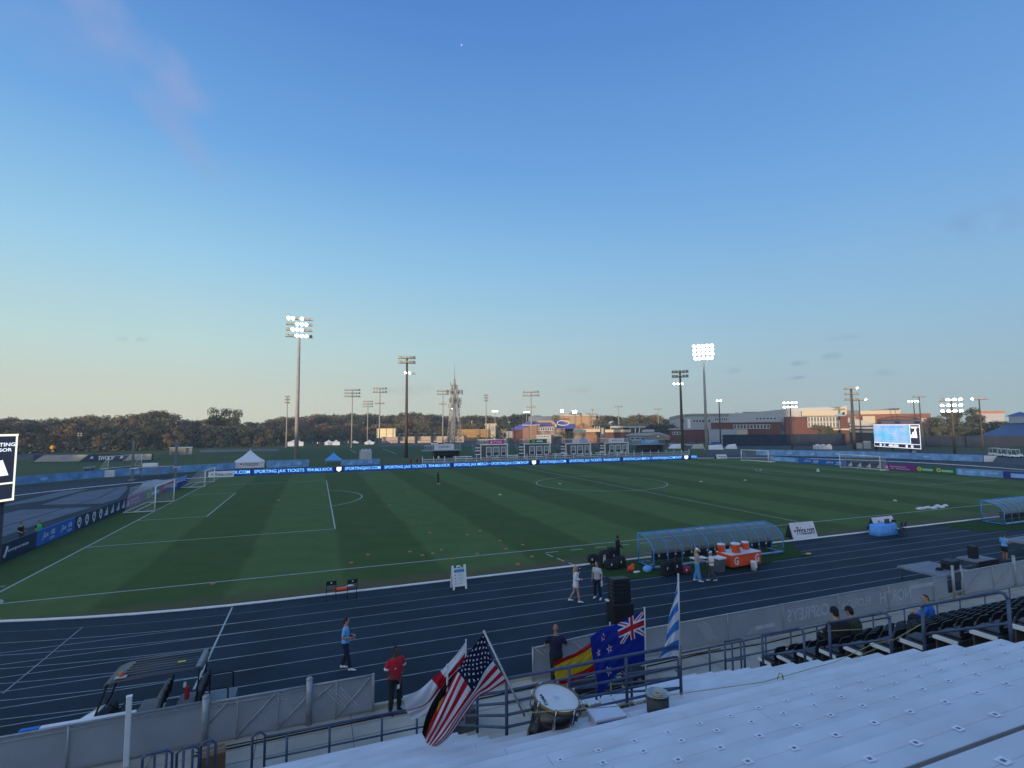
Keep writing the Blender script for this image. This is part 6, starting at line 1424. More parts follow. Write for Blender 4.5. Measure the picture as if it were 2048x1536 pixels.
def hut(label, u0, u1, vr, txt, bm_):
    a, b = gy(u0, vr, 90.), gy(u1, vr, 90.); w = b.x-a.x; h = a.z; t = thing('bench_hut', label, 'hut', (a.x, 90., 0), 0, 'open fronted huts along the far touchline')
    MB().box((w*.62, 2.4, h*.46), (w*.72, .12, h*.92), dkgrey).box((w*.27, 1.2, h*.46), (.12, 2.4, h*.92), dkgrey).box((w*.97, 1.2, h*.46), (.12, 2.4, h*.92), dkgrey).build('wall', t)
    MB().box((w/2, 1.1, h), (w+.5, 3.2, .2), greys).build('roof', t)
    for x in (.1, w*.12): MB().tube([(x, -.3, 0), (x, -.3, h-.1)], .08, dkgrey, 6).build('post', t)
    MB().box((w*.62, 1.6, .5), (w*.66, .5, .1), dkgrey).box((w*.62, 1.9, .9), (w*.66, .1, .5), blackc).build('bench', t)
    B = MB()
    for i in range(24): B.tube([(w*i/23, -.2, h+.1), (w*i/23, -.2, h+1.3)], .025, trimw, 4)
    B.tube([(0, -.2, h+1.3), (w, -.2, h+1.3)], .04, trimw, 5); B.build('roof_railing', t)
    MB().box((w*.53, -.27, h+.85), (w*.55, .05, 1.35), bm_).text(txt, inkmat if bm_ is whiteban else whitec, w*.3, .6, TR(w*.53, -.302, h+.9), bold=.01).build('banner', t)
hut('dark open fronted hut with a white name banner on its roof, left of the cabins', 849, 921, 902, 'CAPLIN', whiteban); hut('dark open fronted hut with a light blue banner on its roof, right of the cabins', 1264, 1328, 890, 'VISIT', skyban)
# white concourse fence behind the screen
t = thing('white_fence', 'low white paling fence behind the long lit screen', 'fence', (34, 80, 0)); x0, x1 = gy(845, 925, 80).x-34, gy(1379, 915, 80).x-34
MB().quaduv((x0, 0, .1), (x1, 0, .1), (x1, 0, 1.0), (x0, 0, 1.0), mesh_mat('white_pickets', (.36, .38, .42), .5, 40, .16), x1-x0, 1.2).build('pickets', t)
B = MB().tube([(x0, .05, 1.0), (x1, .05, 1.0)], .05, white, 6).tube([(x0, .05, .5), (x1, .05, .5)], .05, white, 6); B.build('rail', t)
for i in range(30): MB().tube([(x0+(x1-x0)*i/29, .08, 0), (x0+(x1-x0)*i/29, .08, 1.62)], .06, white, 6).build('post', t)
# picnic tables and boxes between the cabins
def pic(u, v, y, w, label):
    p = gy(u, v, y); t = thing('picnic_table', label, 'table', (p.x, y, 0)); MB().box((0, 0, .95), (w, .8, .12), white).build('tabletop', t); MB().box((0, -.7, .5), (w, .3, .08), white).build('bench', t)
    for x in (-w*.3, w*.3): MB().box((x, 0, .45), (.1, .7, .9), greys).build('leg', t)
pic(925, 912, 87, 4.5, 'white high table right of the dark hut with the name banner'); pic(1120, 908, 87, 4, 'white high table between the green and lilac bannered cabins'); pic(1026, 913, 87, 2.5, 'white high table between the purple and green bannered cabins'); pic(1200, 909, 87, 2.5, 'white high table between the last two cabins')
# ------------------------------------------------------------------ tents
tentw = mat('tent_white', (.68, .68, .70), .75, noise=.05)
def tent(label, u0, u1, vap, vea, D, m, walls=True, txt=None, group=None, h0=None):
    a, b = gd(u0, vea, D), gd(u1, vea, D); w = (b-a).length; he = a.z; c = (a+b)/2; hp = gd((u0+u1)/2, vap, D).z
    t = thing('canopy_tent', label, 'tent', (c.x, c.y, 0), math.atan2(b.y-a.y, b.x-a.x), group); r = w/2
    B = MB(); rings = []
    for f in (0, .12, .3, .55, .8, .97):
        k_ = (1-f); z = he+(hp-he)*(1-(1-f)**.62 if 0 else f**1.5*.55+f*.45)
        rings.append([(sx*r*k_, sy*r*k_, z) for sx, sy in ((-1, -1), (0, -1), (1, -1), (1, 0), (1, 1), (0, 1), (-1, 1), (-1, 0))])
    rings = [[(x, y, he-.28) for x, y, z in rings[0]]]+rings
    B.loft(rings, m, smooth=False, cap=False).tube([(0, 0, hp-.15), (0, 0, hp+.25)], .05, m, 6); B.build('canopy', t)
    for sx in (-1, 1):
        for sy in (-1, 1): MB().tube([(sx*(r-.06), sy*(r-.06), 0), (sx*(r-.06), sy*(r-.06), he)], .04, galv, 6).build('leg', t)
    if walls: MB().box((0, -r+.1, he/2-.1), (w-.15, .03, he-.3), m).box((-r+.1, 0, he/2-.1), (.03, w-.3, he-.3), m).box((r-.1, 0, he/2-.1), (.03, w-.3, he-.3), m).build('side_wall', t)
    if txt: B = MB().text(txt, inkmat, w*.5, w*.14, TR(w*.03, -r+.07, he*.66), bold=.008, shear=.3); heart(B, TR(-w*.29, -r+.07, he*.66), w*.07); B.build('lettering', t)
    return t
tent('white peaked tent with script lettering behind the left end of the screen', 470, 529, 900, 923, 121, tentw, True, 'Price.com')
tent('small light blue canopy right of the tallest light pole', 651, 683, 905, 919, 122, mat('tent_blue', (.09, .33, .72), .75, noise=.06), False)
for u0, u1, va, ve, D, lab in [(575, 607, 878, 884.5, 245, 'largest of the distant white tents, cut by the tallest light pole'), (649, 666, 880, 884.5, 250, 'left of the pair of distant white tents'), (664, 680, 880, 884.5, 246, 'right of the pair of distant white tents'), (701, 718, 881, 885, 250, 'distant white tent with an open front'), (729, 748, 880, 884.5, 250, 'distant white tent left of the golden board')]: tent(lab, u0, u1, va, ve, D, tentw, 'open' not in lab, group='white tents beyond the far field')
# crowd of distant people by the tents: small but countable
def tiny(u, v, D, m1, lab):
    p = gd(u, v, D); h = 1.7
    t = thing('person', lab, 'person', (p.x, p.y, 0), random.uniform(0, 6), 'distant people by the white tents'); MB().loft([ell(Vector((0, 0, z)), Vector((1, 0, 0)), Vector((0, 0, 1)), a, b, 8) for z, a, b in ((.85, .17, .12), (1.1, .15, .11), (1.4, .2, .12), (1.46, .07, .06), (1.54, .06, .06), (1.62, .08, .09), (1.72, .06, .07))], m1).tube([(-.2, 0, 1.38), (-.24, .02, 1.1), (-.22, .1, .85)], .045, m1, 6).tube([(.2, 0, 1.38), (.24, .02, 1.1), (.22, .1, .85)], .045, m1, 6).build('body', t)
    MB().tube([(-.09, 0, .9), (-.1, .03, .45), (-.1, 0, .03)], [.09, .07, .05], blackc, 6).tube([(.09, 0, .9), (.1, .03, .45), (.1, 0, .03)], [.09, .07, .05], blackc, 6).build('trousers', t)
for i in range(26):
    u = random.choice([random.uniform(606, 648), random.uniform(682, 730), random.uniform(577, 605), random.uniform(748, 752)]); tiny(u, random.uniform(890, 892), random.uniform(236, 262), random.choice([blackc, red, whitec, greyc, navyc, lblue]), 'distant person standing in the loose crowd by the white tents')
# ------------------------------------------------------------------ background buildings
class Site:
    """frame of a background building: x right, y away, z up, standing on the ground at distance D"""
    def __init__(s, u0, u1, D, yaw=0., name='building', label='', cat='building'):
        a, b = gd(u0, 857, D), gd(u1, 857, D); c = (a+b)/2; d = (b-a).normalized(); s.w = (b-a).length*1.0; s.D = D; s.u0, s.u1 = u0, u1
        s.M = TR(a.x, a.y, 0, math.atan2(d.y, d.x)); s.t = thing(name, label, cat, (a.x, a.y, 0), math.atan2(d.y, d.x)); s.yaw = yaw
    def x(s, u): return s.w*(u-s.u0)/(s.u1-s.u0)
    def z(s, v, u=None):
        u = s.u0 if u is None else u; return max(.02, gd(u, v, s.D).z)
    def blk(s, u0, u1, vt, vb, m, dep=8, y=0., name='wall', z0=None):
        a, b = s.x(u0), s.x(u1); um = (u0+u1)/2; z1 = s.z(vt, um); z0 = (s.z(vb, um) if vb is not None else 0) if z0 is None else z0
        return MB().box(((a+b)/2, y+dep/2, (z0+z1)/2), (b-a, dep, z1-z0), m).build(name, s.t)
    def pts(s, L_, m, dep=6, y=0., name='roof'):
        return MB().prism([(s.x(u), s.z(v, u)) for u, v in L_], dep, m, TR(0, y, 0)).build(name, s.t)
    def wins(s, u0, u1, vt, vb, n, y=0., fm=None, rows=1, gap=.18, gm_=None):
        for r in range(rows):
            for i in range(n):
                a = s.x(u0+(u1-u0)*(i+gap/2)/n); b = s.x(u0+(u1-u0)*(i+1-gap/2)/n); um = (u0+u1)/2
                z1, z0 = s.z(vt+(vb-vt)*r/rows, um), s.z(vt+(vb-vt)*(r+.85)/rows, um)
                f = MB(); t_ = min(.12, (b-a)*.15)
                for c, d in (((a, y-.04, (z0+z1)/2), (t_, .12, z1-z0)), ((b, y-.04, (z0+z1)/2), (t_, .12, z1-z0)), (((a+b)/2, y-.042, z1), (b-a+t_, .12, t_)), (((a+b)/2, y-.042, z0), (b-a+t_, .12, t_))): f.box(c, d, fm or trimw)
                f = f.build('window', s.t); MB().box(((a+b)/2, y, (z0+z1)/2), (b-a-.02, .06, z1-z0-.02), gm_ or glassd).build('pane', f)
tanw = mat('tan_wall', (.40, .27, .15), .8, noise=.08); creamw = mat('cream_wall', (.52, .45, .33), .8, noise=.07); palew = mat('pale_metal_panel', (.33, .34, .36), .55, .1, noise=.06); blueroof = mat('blue_metal_roof', (.018, .045, .30), .45, noise=.1, spec=.5); greyroof = mat('grey_metal_roof', (.30, .32, .34), .5, .1, noise=.08); brickw = mat('brick_wall', (.125, .055, .043), .85, noise=.18, scale=1.2); tanbrick = mat('tan_brick', (.26, .15, .10), .85, noise=.16, scale=1.)
# golden sunlit board and the bleachers below it
s = Site(753, 792, 275, label='golden sunlit scoreboard back at the end of the far bleachers', name='scoreboard', cat='scoreboard')
glow = mat('sun_glint_panel', (.90, .74, .42), .35, .0, noise=.12, scale=.25)  # gold base colour stands in for the sun reflected off the panel
s.blk(753, 772, 857, 876, glow, .4, name='panel'); s.blk(773, 791, 857, 876, glow, .4, name='panel')
for u in (753.5, 772.5, 791): s.blk(u-.6, u+.6, 855, None, dkgrey, .8, y=.1, name='post')
seatcol = mat('tan_bench_metal', (.50, .42, .36), .6, noise=.08)
for i, (u0, u1) in enumerate([(763, 797), (799, 831), (834, 863), (866, 897), (899, 929)]):
    s = Site(u0, u1, 256, label='section of empty pale bleachers beyond the far field, %s from the left' % ['first', 'second', 'third', 'fourth', 'last'][i], name='bleachers', cat='bleachers'); s.t['group'] = 'bleacher sections beyond the far field'
    B = MB(); n = 8
    for k_ in range(n): B.box((s.w/2-.4*k_/n, k_*.7, .5+.37*k_), (s.w-.6, .42, .1), seatcol).box((s.w/2, k_*.7+.35, .3+.37*k_), (s.w-.6, .04, .36), seatcol)
    B.build('benches', s.t); B = MB()
    for x in (.1, s.w-.1): B.prism([(0, .9), (0, 1.5), (n*.7, .5+.37*n+1.2), (n*.7, .5+.37*n)], .06, greys, TR(x, 0, 0, PI/2))
    B.tube([(0, -.3, 1.3), (s.w, -.3, 1.3)], .06, greys, 5).tube([(0, n*.7, .5+.37*n+1.1), (s.w, n*.7, .5+.37*n+1.1)], .06, greys, 5).box((s.w/2, n*.7, 1.6), (s.w, .1, 2.6), greys); B.build('guard_rail', s.t)
s = Site(825, 868, 252, label='pale low front bench of the far bleachers', name='front_bench', cat='bench'); s.blk(825, 866, 890.5, None, seatcol, .5, name='bench')
# tan timber wall and stone gatehouse
s = Site(913, 992, 285, label='tan boarded wall with a stone gate tower at its right end', cat='building'); s.blk(914, 979, 858.5, None, mat('tan_boards', (.40, .25, .10), .8, noise=.25, scale=.5), .6, name='wall')
B = MB()
for i in range(22): x = s.x(914+65*i/21); B.box((x, -.1, s.z(860)/2), (.14, .12, s.z(860)), mat('tan_batten', (.26, .16, .08), .8))
B.build('batten', s.t)
s.blk(971, 991, 848.5, None, creamw, 5, y=.8, name='tower'); s.blk(969.5, 993, 847, 851, creamw, 6, y=.4, name='cornice'); s.blk(982, 988, 853, 862, greyroof, .2, y=.55, name='emblem_panel')
s = Site(992, 1013, 292, label='small cream building right of the stone gate tower', cat='building'); s.blk(992, 1013, 860, None, creamw, 6); s.blk(992, 1014, 858.5, 861, tanw, 7, y=-.5, name='roof'); s.wins(994, 1012, 866, 871, 3)
# grey boards on posts and container
s = Site(1012, 1048, 255, label='grey panelled scoreboard back on dark posts', name='scoreboard', cat='scoreboard'); s.blk(1013, 1047, 862, 876, greyroof, .5, name='panel')
for u in (1017, 1030, 1042): s.blk(u-.5, u+.5, 860, None, dkgrey, .3, y=-.32, name='post')
# blue roofed field house
s = Site(1020, 1150, 250, label='field house with a broad blue metal roof and a white arched sign', cat='building'); s.pts([(1021, 857), (1055, 843), (1120, 841), (1150, 852), (1150, 860), (1024, 860)], blueroof, 22, y=3); s.blk(1024, 1150, 859, None, brickw, 18, y=4.2)
s.pts([(1072, 841), (1106, 841), (1114, 849), (1106, 849), (1102, 845), (1078, 845)], tanw, 4, y=1.5, name='porch_roof'); s.blk(1100, 1150, 848, 858, blueroof, 8, y=2, name='roof')
B = MB(); c = s.x(1127); z = s.z(848)
for i in range(20):
    a, b = 2*PI*i/20, 2*PI*(i+1)/20; B.tube([(c+s.x(1033)*.0+math.cos(a)*(s.x(1139)-s.x(1127)), 1.6, z+.2+math.sin(a)*1.3*(1 if math.sin(a) > 0 else .8)), (c+math.cos(b)*(s.x(1139)-s.x(1127)), 1.6, z+.2+math.sin(b)*1.3*(1 if math.sin(b) > 0 else .8))], .22, trimw, 5)
B.build('arched_sign', s.t); s.blk(1076, 1080, 849, None, creamw, 1, y=1, name='column'); s.blk(1110, 1114, 849, None, creamw, 1, y=1, name='column')
mixw = mat('mottled_stone', (.20, .16, .13), .85, noise=.8, scale=.35, detail=8)  # stone colour with strong random dark and pale mottling
s2 = Site(1045, 1130, 240, label='low stone and timber stands in front of the blue roofed field house', cat='building'); s2.blk(1045, 1058, 855, None, tanbrick, 4); s2.blk(1058, 1074, 851, None, tanbrick, 5, y=.3); s2.blk(1074, 1110, 852.5, None, mixw, 5, y=.6); s2.blk(1110, 1130, 856, None, mixw, 5, y=.2); s2.wins(1076, 1108, 856, 862, 7, y=.55); s2.blk(1044, 1075, 849.5, 851, creamw, 6, y=-.1, name='roof')
s = Site(1072, 1102, 228, label='pale portable building with a dark window strip below the blue roof', cat='building'); s.blk(1073, 1102, 869.5, None, creamw if 0 else palew, 5); s.wins(1074, 1080, 871.5, 874.5, 2); s.wins(1081, 1098, 871.5, 874.5, 3, gap=.05)
s = Site(1104, 1126, 230, label='green pop up canopy below the blue roofed field house', name='canopy_tent', cat='tent'); s.pts([(1104, 872.5), (1114, 868.5), (1118, 868.5), (1126, 872.5)], mat('pale_green_canopy', (.18, .26, .22), .8), 5); 
for u in (1105, 1125): s.blk(u-.3, u+.3, 872, None, greys, .2, name='post')
# long tan hall behind
s = Site(1056, 1192, 330, label='long tan hall on the skyline with a dark glazed left part', cat='building'); s.blk(1107, 1192, 830, None, tanw, 30); s.blk(1106, 1193, 829.3, 832, creamw, 31, y=-.5, name='parapet'); s.blk(1056, 1107, 832.5, None, mat('grey_blue_glazing', (.10, .14, .19), .3, noise=.2, scale=.1, spec=.6), 26, y=2); s.blk(1109, 1139, 836, 840, tanbrick, .5, y=-.6, name='panel')
# brick gable
s = Site(1146, 1200, 235, label='brick gabled house right of the blue roof', cat='building'); s.pts([(1146, 860), (1158, 848), (1166, 845.5), (1174, 848.5), (1192, 858), (1198, 859), (1198, 862), (1146, 862)], tanbrick, 10, name='gable'); s.blk(1147, 1198, 859, None, tanbrick, 9, y=.4); s.blk(1156, 1158, 853, 858, glassd, .3, y=-.2, name='window'); s.blk(1163, 1165, 848.5, 850.5, glassd, .3, y=-.2, name='window'); s.blk(1166, 1200, 858, 864, creamw, 4, y=-2, name='porch')
for u in (1189.5, 1194, 1198.5): s.blk(u-.8, u+.8, 852.5, 859, creamw, 1, y=-1, name='chimney')
s = Site(1146, 1172, 205, label='teal topped low shed before the brick gable', cat='building'); s.blk(1146, 1172, 860, 865, mat('teal_fascia', (.05, .14, .17), .6), 4); s.blk(1147, 1171, 864.5, None, mixw, 3, y=.5)
# brick and white low building with a flat oversailing roof
s = Site(1198, 1310, 220, label='long low brick building with a pale fascia and a raised flat roof', cat='building'); s.blk(1210, 1262, 859, 864.5, creamw, 7, name='fascia'); s.blk(1210, 1262, 864.5, None, brickw, 6, y=.5); s.pts([(1221, 852.2), (1291, 852), (1291, 855), (1222, 855.5)], palew, 10, y=-1, name='roof'); s.blk(1221, 1262, 855, 860, glassd, 4, y=1.5, name='clerestory')
for u in (1222, 1246, 1261): s.blk(u-.7, u+.7, 855, 860, creamw, .6, y=-.2, name='column')
for u, q_ in ((1271, 0), (1278, 2)): s.pts([(u-.8, 866), (u+.8, 866), (u+.8+q_, 854.5), (u-.8+q_, 854.5)], trimw, .6, y=-.6, name='column')
s.pts([(1283, 864.5), (1308, 864), (1309, 859), (1286, 859.3)], palew, 6, name='canopy'); s.blk(1262, 1306, 864, None, brickw, 6, y=2)
s = Site(1200, 1212, 200, label='dark louvred tower left of the low brick building', cat='tower'); s.blk(1200, 1210, 854, None, dkgrey, 3); s.blk(1203, 1207, 856, 868, greyroof, .2, y=-.15, name='louvre')
# grey roofed shed
s = Site(1246, 1341, 212, label='grey roofed shed with a tan gable end behind the dark hut', cat='building'); s.pts([(1247, 871), (1262, 866.5), (1320, 865.5), (1339, 872), (1339, 873)], greyroof, 10, y=.8); s.blk(1252, 1296, 871.5, None, mat('blue_grey_wall', (.12, .16, .19), .8, noise=.08), 7, y=1.2); s.wins(1259, 1292, 875, 880, 3, y=1.15)
s.pts([(1294, 879), (1296, 871.5), (1316, 867.3), (1339, 873.5), (1339, 879.5)], mat('dull_tan_fascia', (.21, .18, .14), .8, noise=.08), 3, y=-.8, name='gable'); s.blk(1297, 1337, 879, None, dkgrey, 6, y=1.0)
MB().lathe([(.01, 0), (.35, 0)], whiteban, 14, TR(s.x(1316), -.82, s.z(872.5)) @ Matrix.Rotation(PI/2, 4, 'X')).build('emblem', s.t)
# big curved white building and brick block
s = Site(1338, 1500, 290, label='large pale building with a curved roof and strip windows, left of the brick block', cat='building')
s.pts([(1339, 868), (1339, 838), (1346, 834), (1362, 830.5), (1385, 828.5), (1500, 828), (1500, 868)], palew, 24, name='wall'); s.pts([(1339, 838), (1340, 834), (1362, 829.3), (1385, 827.3), (1500, 826.6), (1500, 829), (1385, 829.8), (1362, 832)], greyroof, 26, y=-1, name='roof'); s.wins(1388, 1424, 839, 846, 6, y=-.1); s.wins(1432, 1462, 836, 842, 7, y=-.1); s.wins(1367, 1371, 838, 847, 1, y=-.1); s.blk(1377, 1383, 838, 858, trimw, .6, y=-.4, name='pier'); s.blk(1457, 1464, 826.5, 828, creamw, 6, name='roof_unit'); s.blk(1474, 1481, 824.5, 827, creamw, 5, y=1, name='roof_unit')
s = Site(1336, 1425, 250, label='dark brick ground floor wing in front of the curved building', cat='building'); s.blk(1338, 1422, 858.5, None, brickw, 10); s.blk(1337, 1424, 857, 859.5, greyroof, 11, y=-.5, name='roof'); s.wins(1344, 1366, 864, 870, 4)
s = Site(1420, 1700, 240, label='brick and white hall with an upswept sunlit fascia at its right end', cat='building')
s.pts([(1460, 862), (1460, 829), (1490, 825.5), (1540, 824), (1612, 820), (1612, 862)], palew, 26, y=4, name='upper_wall'); s.pts([(1490, 826), (1530, 822.5), (1600, 815.5), (1690, 812.5), (1694, 814), (1660, 822), (1612, 823), (1540, 825)], greyroof, 20, y=6, name='roof')
s.blk(1423, 1570, 844, None, brickw, 8, y=-1); s.blk(1422, 1571, 842.8, 845, greyroof, 9, y=-1.6, name='parapet'); s.wins(1472, 1548, 849.5, 858, 11, y=-1.05)
s.wins(1518, 1562, 834.5, 840, 6, y=3.95); s.blk(1489, 1535, 822.5, 826, mat('roof_plant_grey', (.22, .22, .22), .8), 8, y=10, name='roof_unit')
s.blk(1577, 1697, 833, None, brickw, 14, y=0); s.pts([(1611, 832), (1611, 822), (1664, 821.5), (1691, 812), (1694, 812.5), (1694, 829), (1690, 829), (1690, 824), (1668, 831.5)], creamw, 8, y=-4, name='fascia'); s.wins(1622, 1680, 834, 856, 10, y=-.06, rows=2, gap=.12); s.blk(1680, 1682, 840, 858, trimw, .5, y=-.8, name='pier'); s.blk(1668, 1697, 857, 860, creamw, 3, y=-3, name='porch_roof')
s = Site(1416, 1496, 228, label='long low pale metal shed with a sunlit end, before the brick hall', cat='building'); s.blk(1417, 1474, 859, None, mat('pale_blue_shed', (.27, .31, .34), .7, noise=.05), 8); s.blk(1474, 1495, 859, None, mat('sunlit_shed_end', (.44, .36, .29), .7, noise=.05), 8, y=-.6); s.blk(1474, 1494, 880, None, palew, .3, y=-.9, name='door')  # the end wall's warmer, lighter colour carries the sunlight on it
s = Site(1690, 1860, 300, label='tan and brick hall behind the big scoreboard with a slanted skylight', cat='building'); s.blk(1724, 1805, 821, None, creamw, 26); s.pts([(1743, 819.5), (1803, 815.5), (1805, 821), (1745, 821)], mat('skylight_dark', (.10, .10, .11), .4), 14, y=3, name='skylight'); s.blk(1803, 1806, 816, 826, creamw, 20, y=-.4, name='pier'); s.blk(1694, 1862, 828, None, mat('orange_brick', (.22, .095, .058), .85, noise=.15, scale=1.), 20, y=-3); s.blk(1730, 1755, 832.5, None, creamw, 6, y=-8, name='wing'); s.blk(1694, 1724, 820.5, 829, mat('slate_roof', (.12, .15, .19), .6), 12, y=2, name='roof'); s.wins(1838, 1854, 837, 843, 2, y=-3.05); s.wins(1710, 1714, 833, 840, 1, y=-3.05)
s = Site(1690, 1752, 260, label='pale three floor parking deck with dark gaps left of the scoreboard', cat='building')
for k_, v in enumerate((847, 854, 861)): s.blk(1700, 1752, v, v+4.2, palew, 12, y=.0, name='floor_band')
s.blk(1701, 1751, 848, None, dkgrey, 10, y=1.0, name='dark_interior'); s.blk(1697, 1703, 845, None, dkgrey, 12, y=.4, name='stair_tower'); s.pts([(1690, 838), (1700, 835), (1733, 842), (1742, 846), (1700, 850)], palew, 10, y=3, name='ramp')
s = Site(1948, 2014, 420, label='small red roofed building far off right of the dark trees', cat='building'); s.blk(1950, 2011, 827, None, palew, 14); s.blk(1952, 2012, 822, 827.5, mat('red_roof_band', (.42, .14, .08), .7), 14, y=1, name='roof'); s.wins(1996, 2006, 826, 829, 2)
# blue hip roofed pavilion on the right
s = Site(1930, 2150, 245, label='pavilion with a large dark blue hip roof at the right edge', name='pavilion', cat='pavilion'); dbr = mat('dark_blue_roof', (.018, .06, .17), .55, noise=.12)
z0, z1 = s.z(880.5, 2000), s.z(846, 2048); x0, x1 = s.x(1938), s.x(2160); xm = (x0+x1)/2
MB().add([(x0, 0, z0), (x1, 0, z0), (x1, 26, z0), (x0, 26, z0), (xm-2, 13, z1+.5), (xm+2, 13, z1+.5)], [(0, 1, 5, 4), (1, 2, 5), (2, 3, 4, 5), (3, 0, 4)], dbr).box((xm, 13, z1+1.2), (6, 6, 2.4), dbr).add([(xm-4, 9, z1+2.4), (xm+4, 9, z1+2.4), (xm+4, 17, z1+2.4), (xm-4, 17, z1+2.4), (xm, 13, z1+4.)], [(0, 1, 4), (1, 2, 4), (2, 3, 4), (3, 0, 4)], dbr).build('roof', s.t)
MB().box((xm, 0, z0-.12), (x1-x0, .2, .28), trimw).build('gutter', s.t)
for i in range(6): MB().tube([(x0+1+i*(x1-x0-2)/5, 1, 0), (x0+1+i*(x1-x0-2)/5, 1, z0)], .2, dkgrey, 6).build('post', s.t)
MB().box((xm, 8, z0*.35), (x1-x0-6, 10, z0*.7), dkgrey).build('wall', s.t)
# navy screened fence on the right and its boxes
nav = mat('navy_windscreen', (.012, .022, .042), .8, noise=.2, scale=.6)
def scrn(label, pix, D, h, group='navy screened fences on the right'):
    P_ = [gd(u, 900, D_) for u, D_ in pix]; t = thing('screened_fence', label, 'fence', (P_[0].x, P_[0].y, 0), 0, group); o = P_[0]; B = MB(); Q = MB()
    for a, b in zip(P_[:-1], P_[1:]):
        a2, b2 = a-o, b-o
        B.quaduv((a2.x, a2.y, .05), (b2.x, b2.y, .05), (b2.x, b2.y, h), (a2.x, a2.y, h), nav, 1, 1); L_ = (b2-a2).length; n_ = max(1, int(L_/4))
        d_ = (b2-a2); nn = Vector((d_.y, -d_.x, 0)).normalized()*.06
        for i in range(n_+1):
            p = a2.lerp(b2, i/n_)+nn; Q.tube([(p.x, p.y, 0), (p.x, p.y, h+.1)], .05, dkgrey, 5)
    B.build('screen', t); Q.build('post', t)
scrn('long navy screened fence in front of the brick hall', [(1446, 208), (1500, 212), (1600, 218), (1692, 226)], 0, 4.2)
scrn('navy screened fence below and right of the big scoreboard', [(1755, 214), (1850, 220), (1960, 228), (2100, 236)], 0, 3.7)
s = Site(1420, 1442, 200, label='blue tarpaulin covered rack left of the navy screened fence', name='tarp_rack', cat='rack'); s.blk(1421, 1441, 884, None, mat('tarp_blue', (.03, .09, .26), .7, noise=.2), 3, name='tarp'); s.blk(1420, 1442, 880, 881, greys, .2, name='rail')
for i, (u0, u1, v, lab) in enumerate([(1541, 1549, 872.5, 'white utility box above the navy fence, left one'), (1556, 1563, 870, 'grey utility box above the navy fence, beside the white one'), (1600, 1605, 873, 'small white sign above the navy fence')]):
    s = Site(u0, u1, 224, label=lab, name='utility_box', cat='box'); s.blk(u0, u1, v, None, palew if i != 1 else greyroof, 1.5, name='cabinet'); s.blk(u0+.8, u1-.8, v+2, 880, trimw, .1, y=-.12, name='door')
# water tanks
for lab, u0, u1, vt, D in [('white ribbed tank unit with a domed top behind the right hand barrier', 1624, 1662, 891, 190), ('white ribbed tank unit behind the left part of the screen', 720, 744, 902, 124)]:
    s = Site(u0, u1, D, label=lab, name='tank_unit', cat='tank'); m_ = mat('tank_white', (.46, .48, .50), .6, noise=.1, scale=.5)
    s.blk(u0, u0+(u1-u0)*.66, vt, None, m_, 3, name='tank'); s.blk(u0+(u1-u0)*.66+.3, u1, vt+1, None, m_, 3, y=.3, name='tank')
    for f in (.25, .55, .85): c = s.x(u0+(u1-u0)*f); MB().lathe([(s.w*.14, 0), (s.w*.12, .25), (s.w*.04, .4), (.01, .42)], m_, 12, TR(c, 1.5, s.z(vt))).build('dome', s.t)
    B = MB()
    for f in (.1, .3, .5): B.box((s.x(u0+(u1-u0)*f), -.04, s.z(vt)*.5), (.12, .08, s.z(vt)*.9), greyroof)
    B.build('rib', s.t)
# ------------------------------------------------------------------ big scoreboard on the right
a, b = gd(1749, 895, 192), gd(1842, 897, 176); 
M, w = face((a.x, a.y), (b.x, b.y)); t = thing('video_scoreboard', 'large lit blue video scoreboard with a truss arch on top, right of the field', 'scoreboard', (a.x, a.y, 0), math.atan2(b.y-a.y, b.x-a.x))
zt = (gd(1748, 849, 192).z+gd(1838, 849, 176).z)/2; zb_ = (gd(1757, 894, 192).z+gd(1842, 897, 176).z)/2; h = zt-zb_
MB().box((w/2, .6, zb_+h/2), (w+.3, 1.0, h+.4), dkgrey).build('cabinet', t)
def em(n, c, e): return mat(n, c, .4, noise=0, emit=e)
scb = bpy.data.materials.new('screen_blue'); scb.use_nodes = True; q_ = scb.node_tree; nn = q_.nodes; bb = nn['Principled BSDF']; nz = nn.new('ShaderNodeTexNoise'); nz.inputs['Scale'].default_value = .35; tc_ = nn.new('ShaderNodeTexCoord'); q_.links.new(tc_.outputs['Object'], nz.inputs[0]); r_ = nn.new('ShaderNodeValToRGB'); r_.color_ramp.elements[0].color = (.12, .62, 1, 1); r_.color_ramp.elements[1].color = (.55, .66, 1, 1); r_.color_ramp.elements[0].position = .35; r_.color_ramp.elements[1].position = .65; q_.links.new(nz.outputs[0], r_.inputs[0]); bb.inputs['Base Color'].default_value = (.01, .01, .01, 1); q_.links.new(r_.outputs[0], bb.inputs['Emission Color']); bb.inputs['Emission Strength'].default_value = .95
scw = em('score_white', (1, .97, .98), 1.0); sck = em('score_black', (.03, .03, .06), .5); scd = em('score_ink', (.02, .22, .62), .9); scl = em('score_lilac', (.36, .50, .85), .9)
MB().poly([(0, .06, zb_), (w, .06, zb_), (w, .06, zt), (0, .06, zt)], scw).build('display_border', t)
fz = .16*h
MB().poly([(.0, .05, zb_+fz+.25), (w*.80, .05, zb_+fz+.25), (w*.80, .05, zt-.1), (.0, .05, zt-.1)], scb).build('display', t)
MB().poly([(w*.81, .05, zb_+fz+.2), (w-.2, .05, zb_+fz+.2), (w-.2, .05, zt-.75), (w*.81, .05, zt-.75)], sck).poly([(w*.81, .05, zt-.6), (w-.2, .05, zt-.6), (w-.2, .05, zt-.15), (w*.81, .05, zt-.15)], sck).poly([(.15, .05, zb_+.15), (w-.2, .05, zb_+.15), (w-.2, .05, zb_+fz+.05), (.15, .05, zb_+fz+.05)], sck).build('side_panel', t)
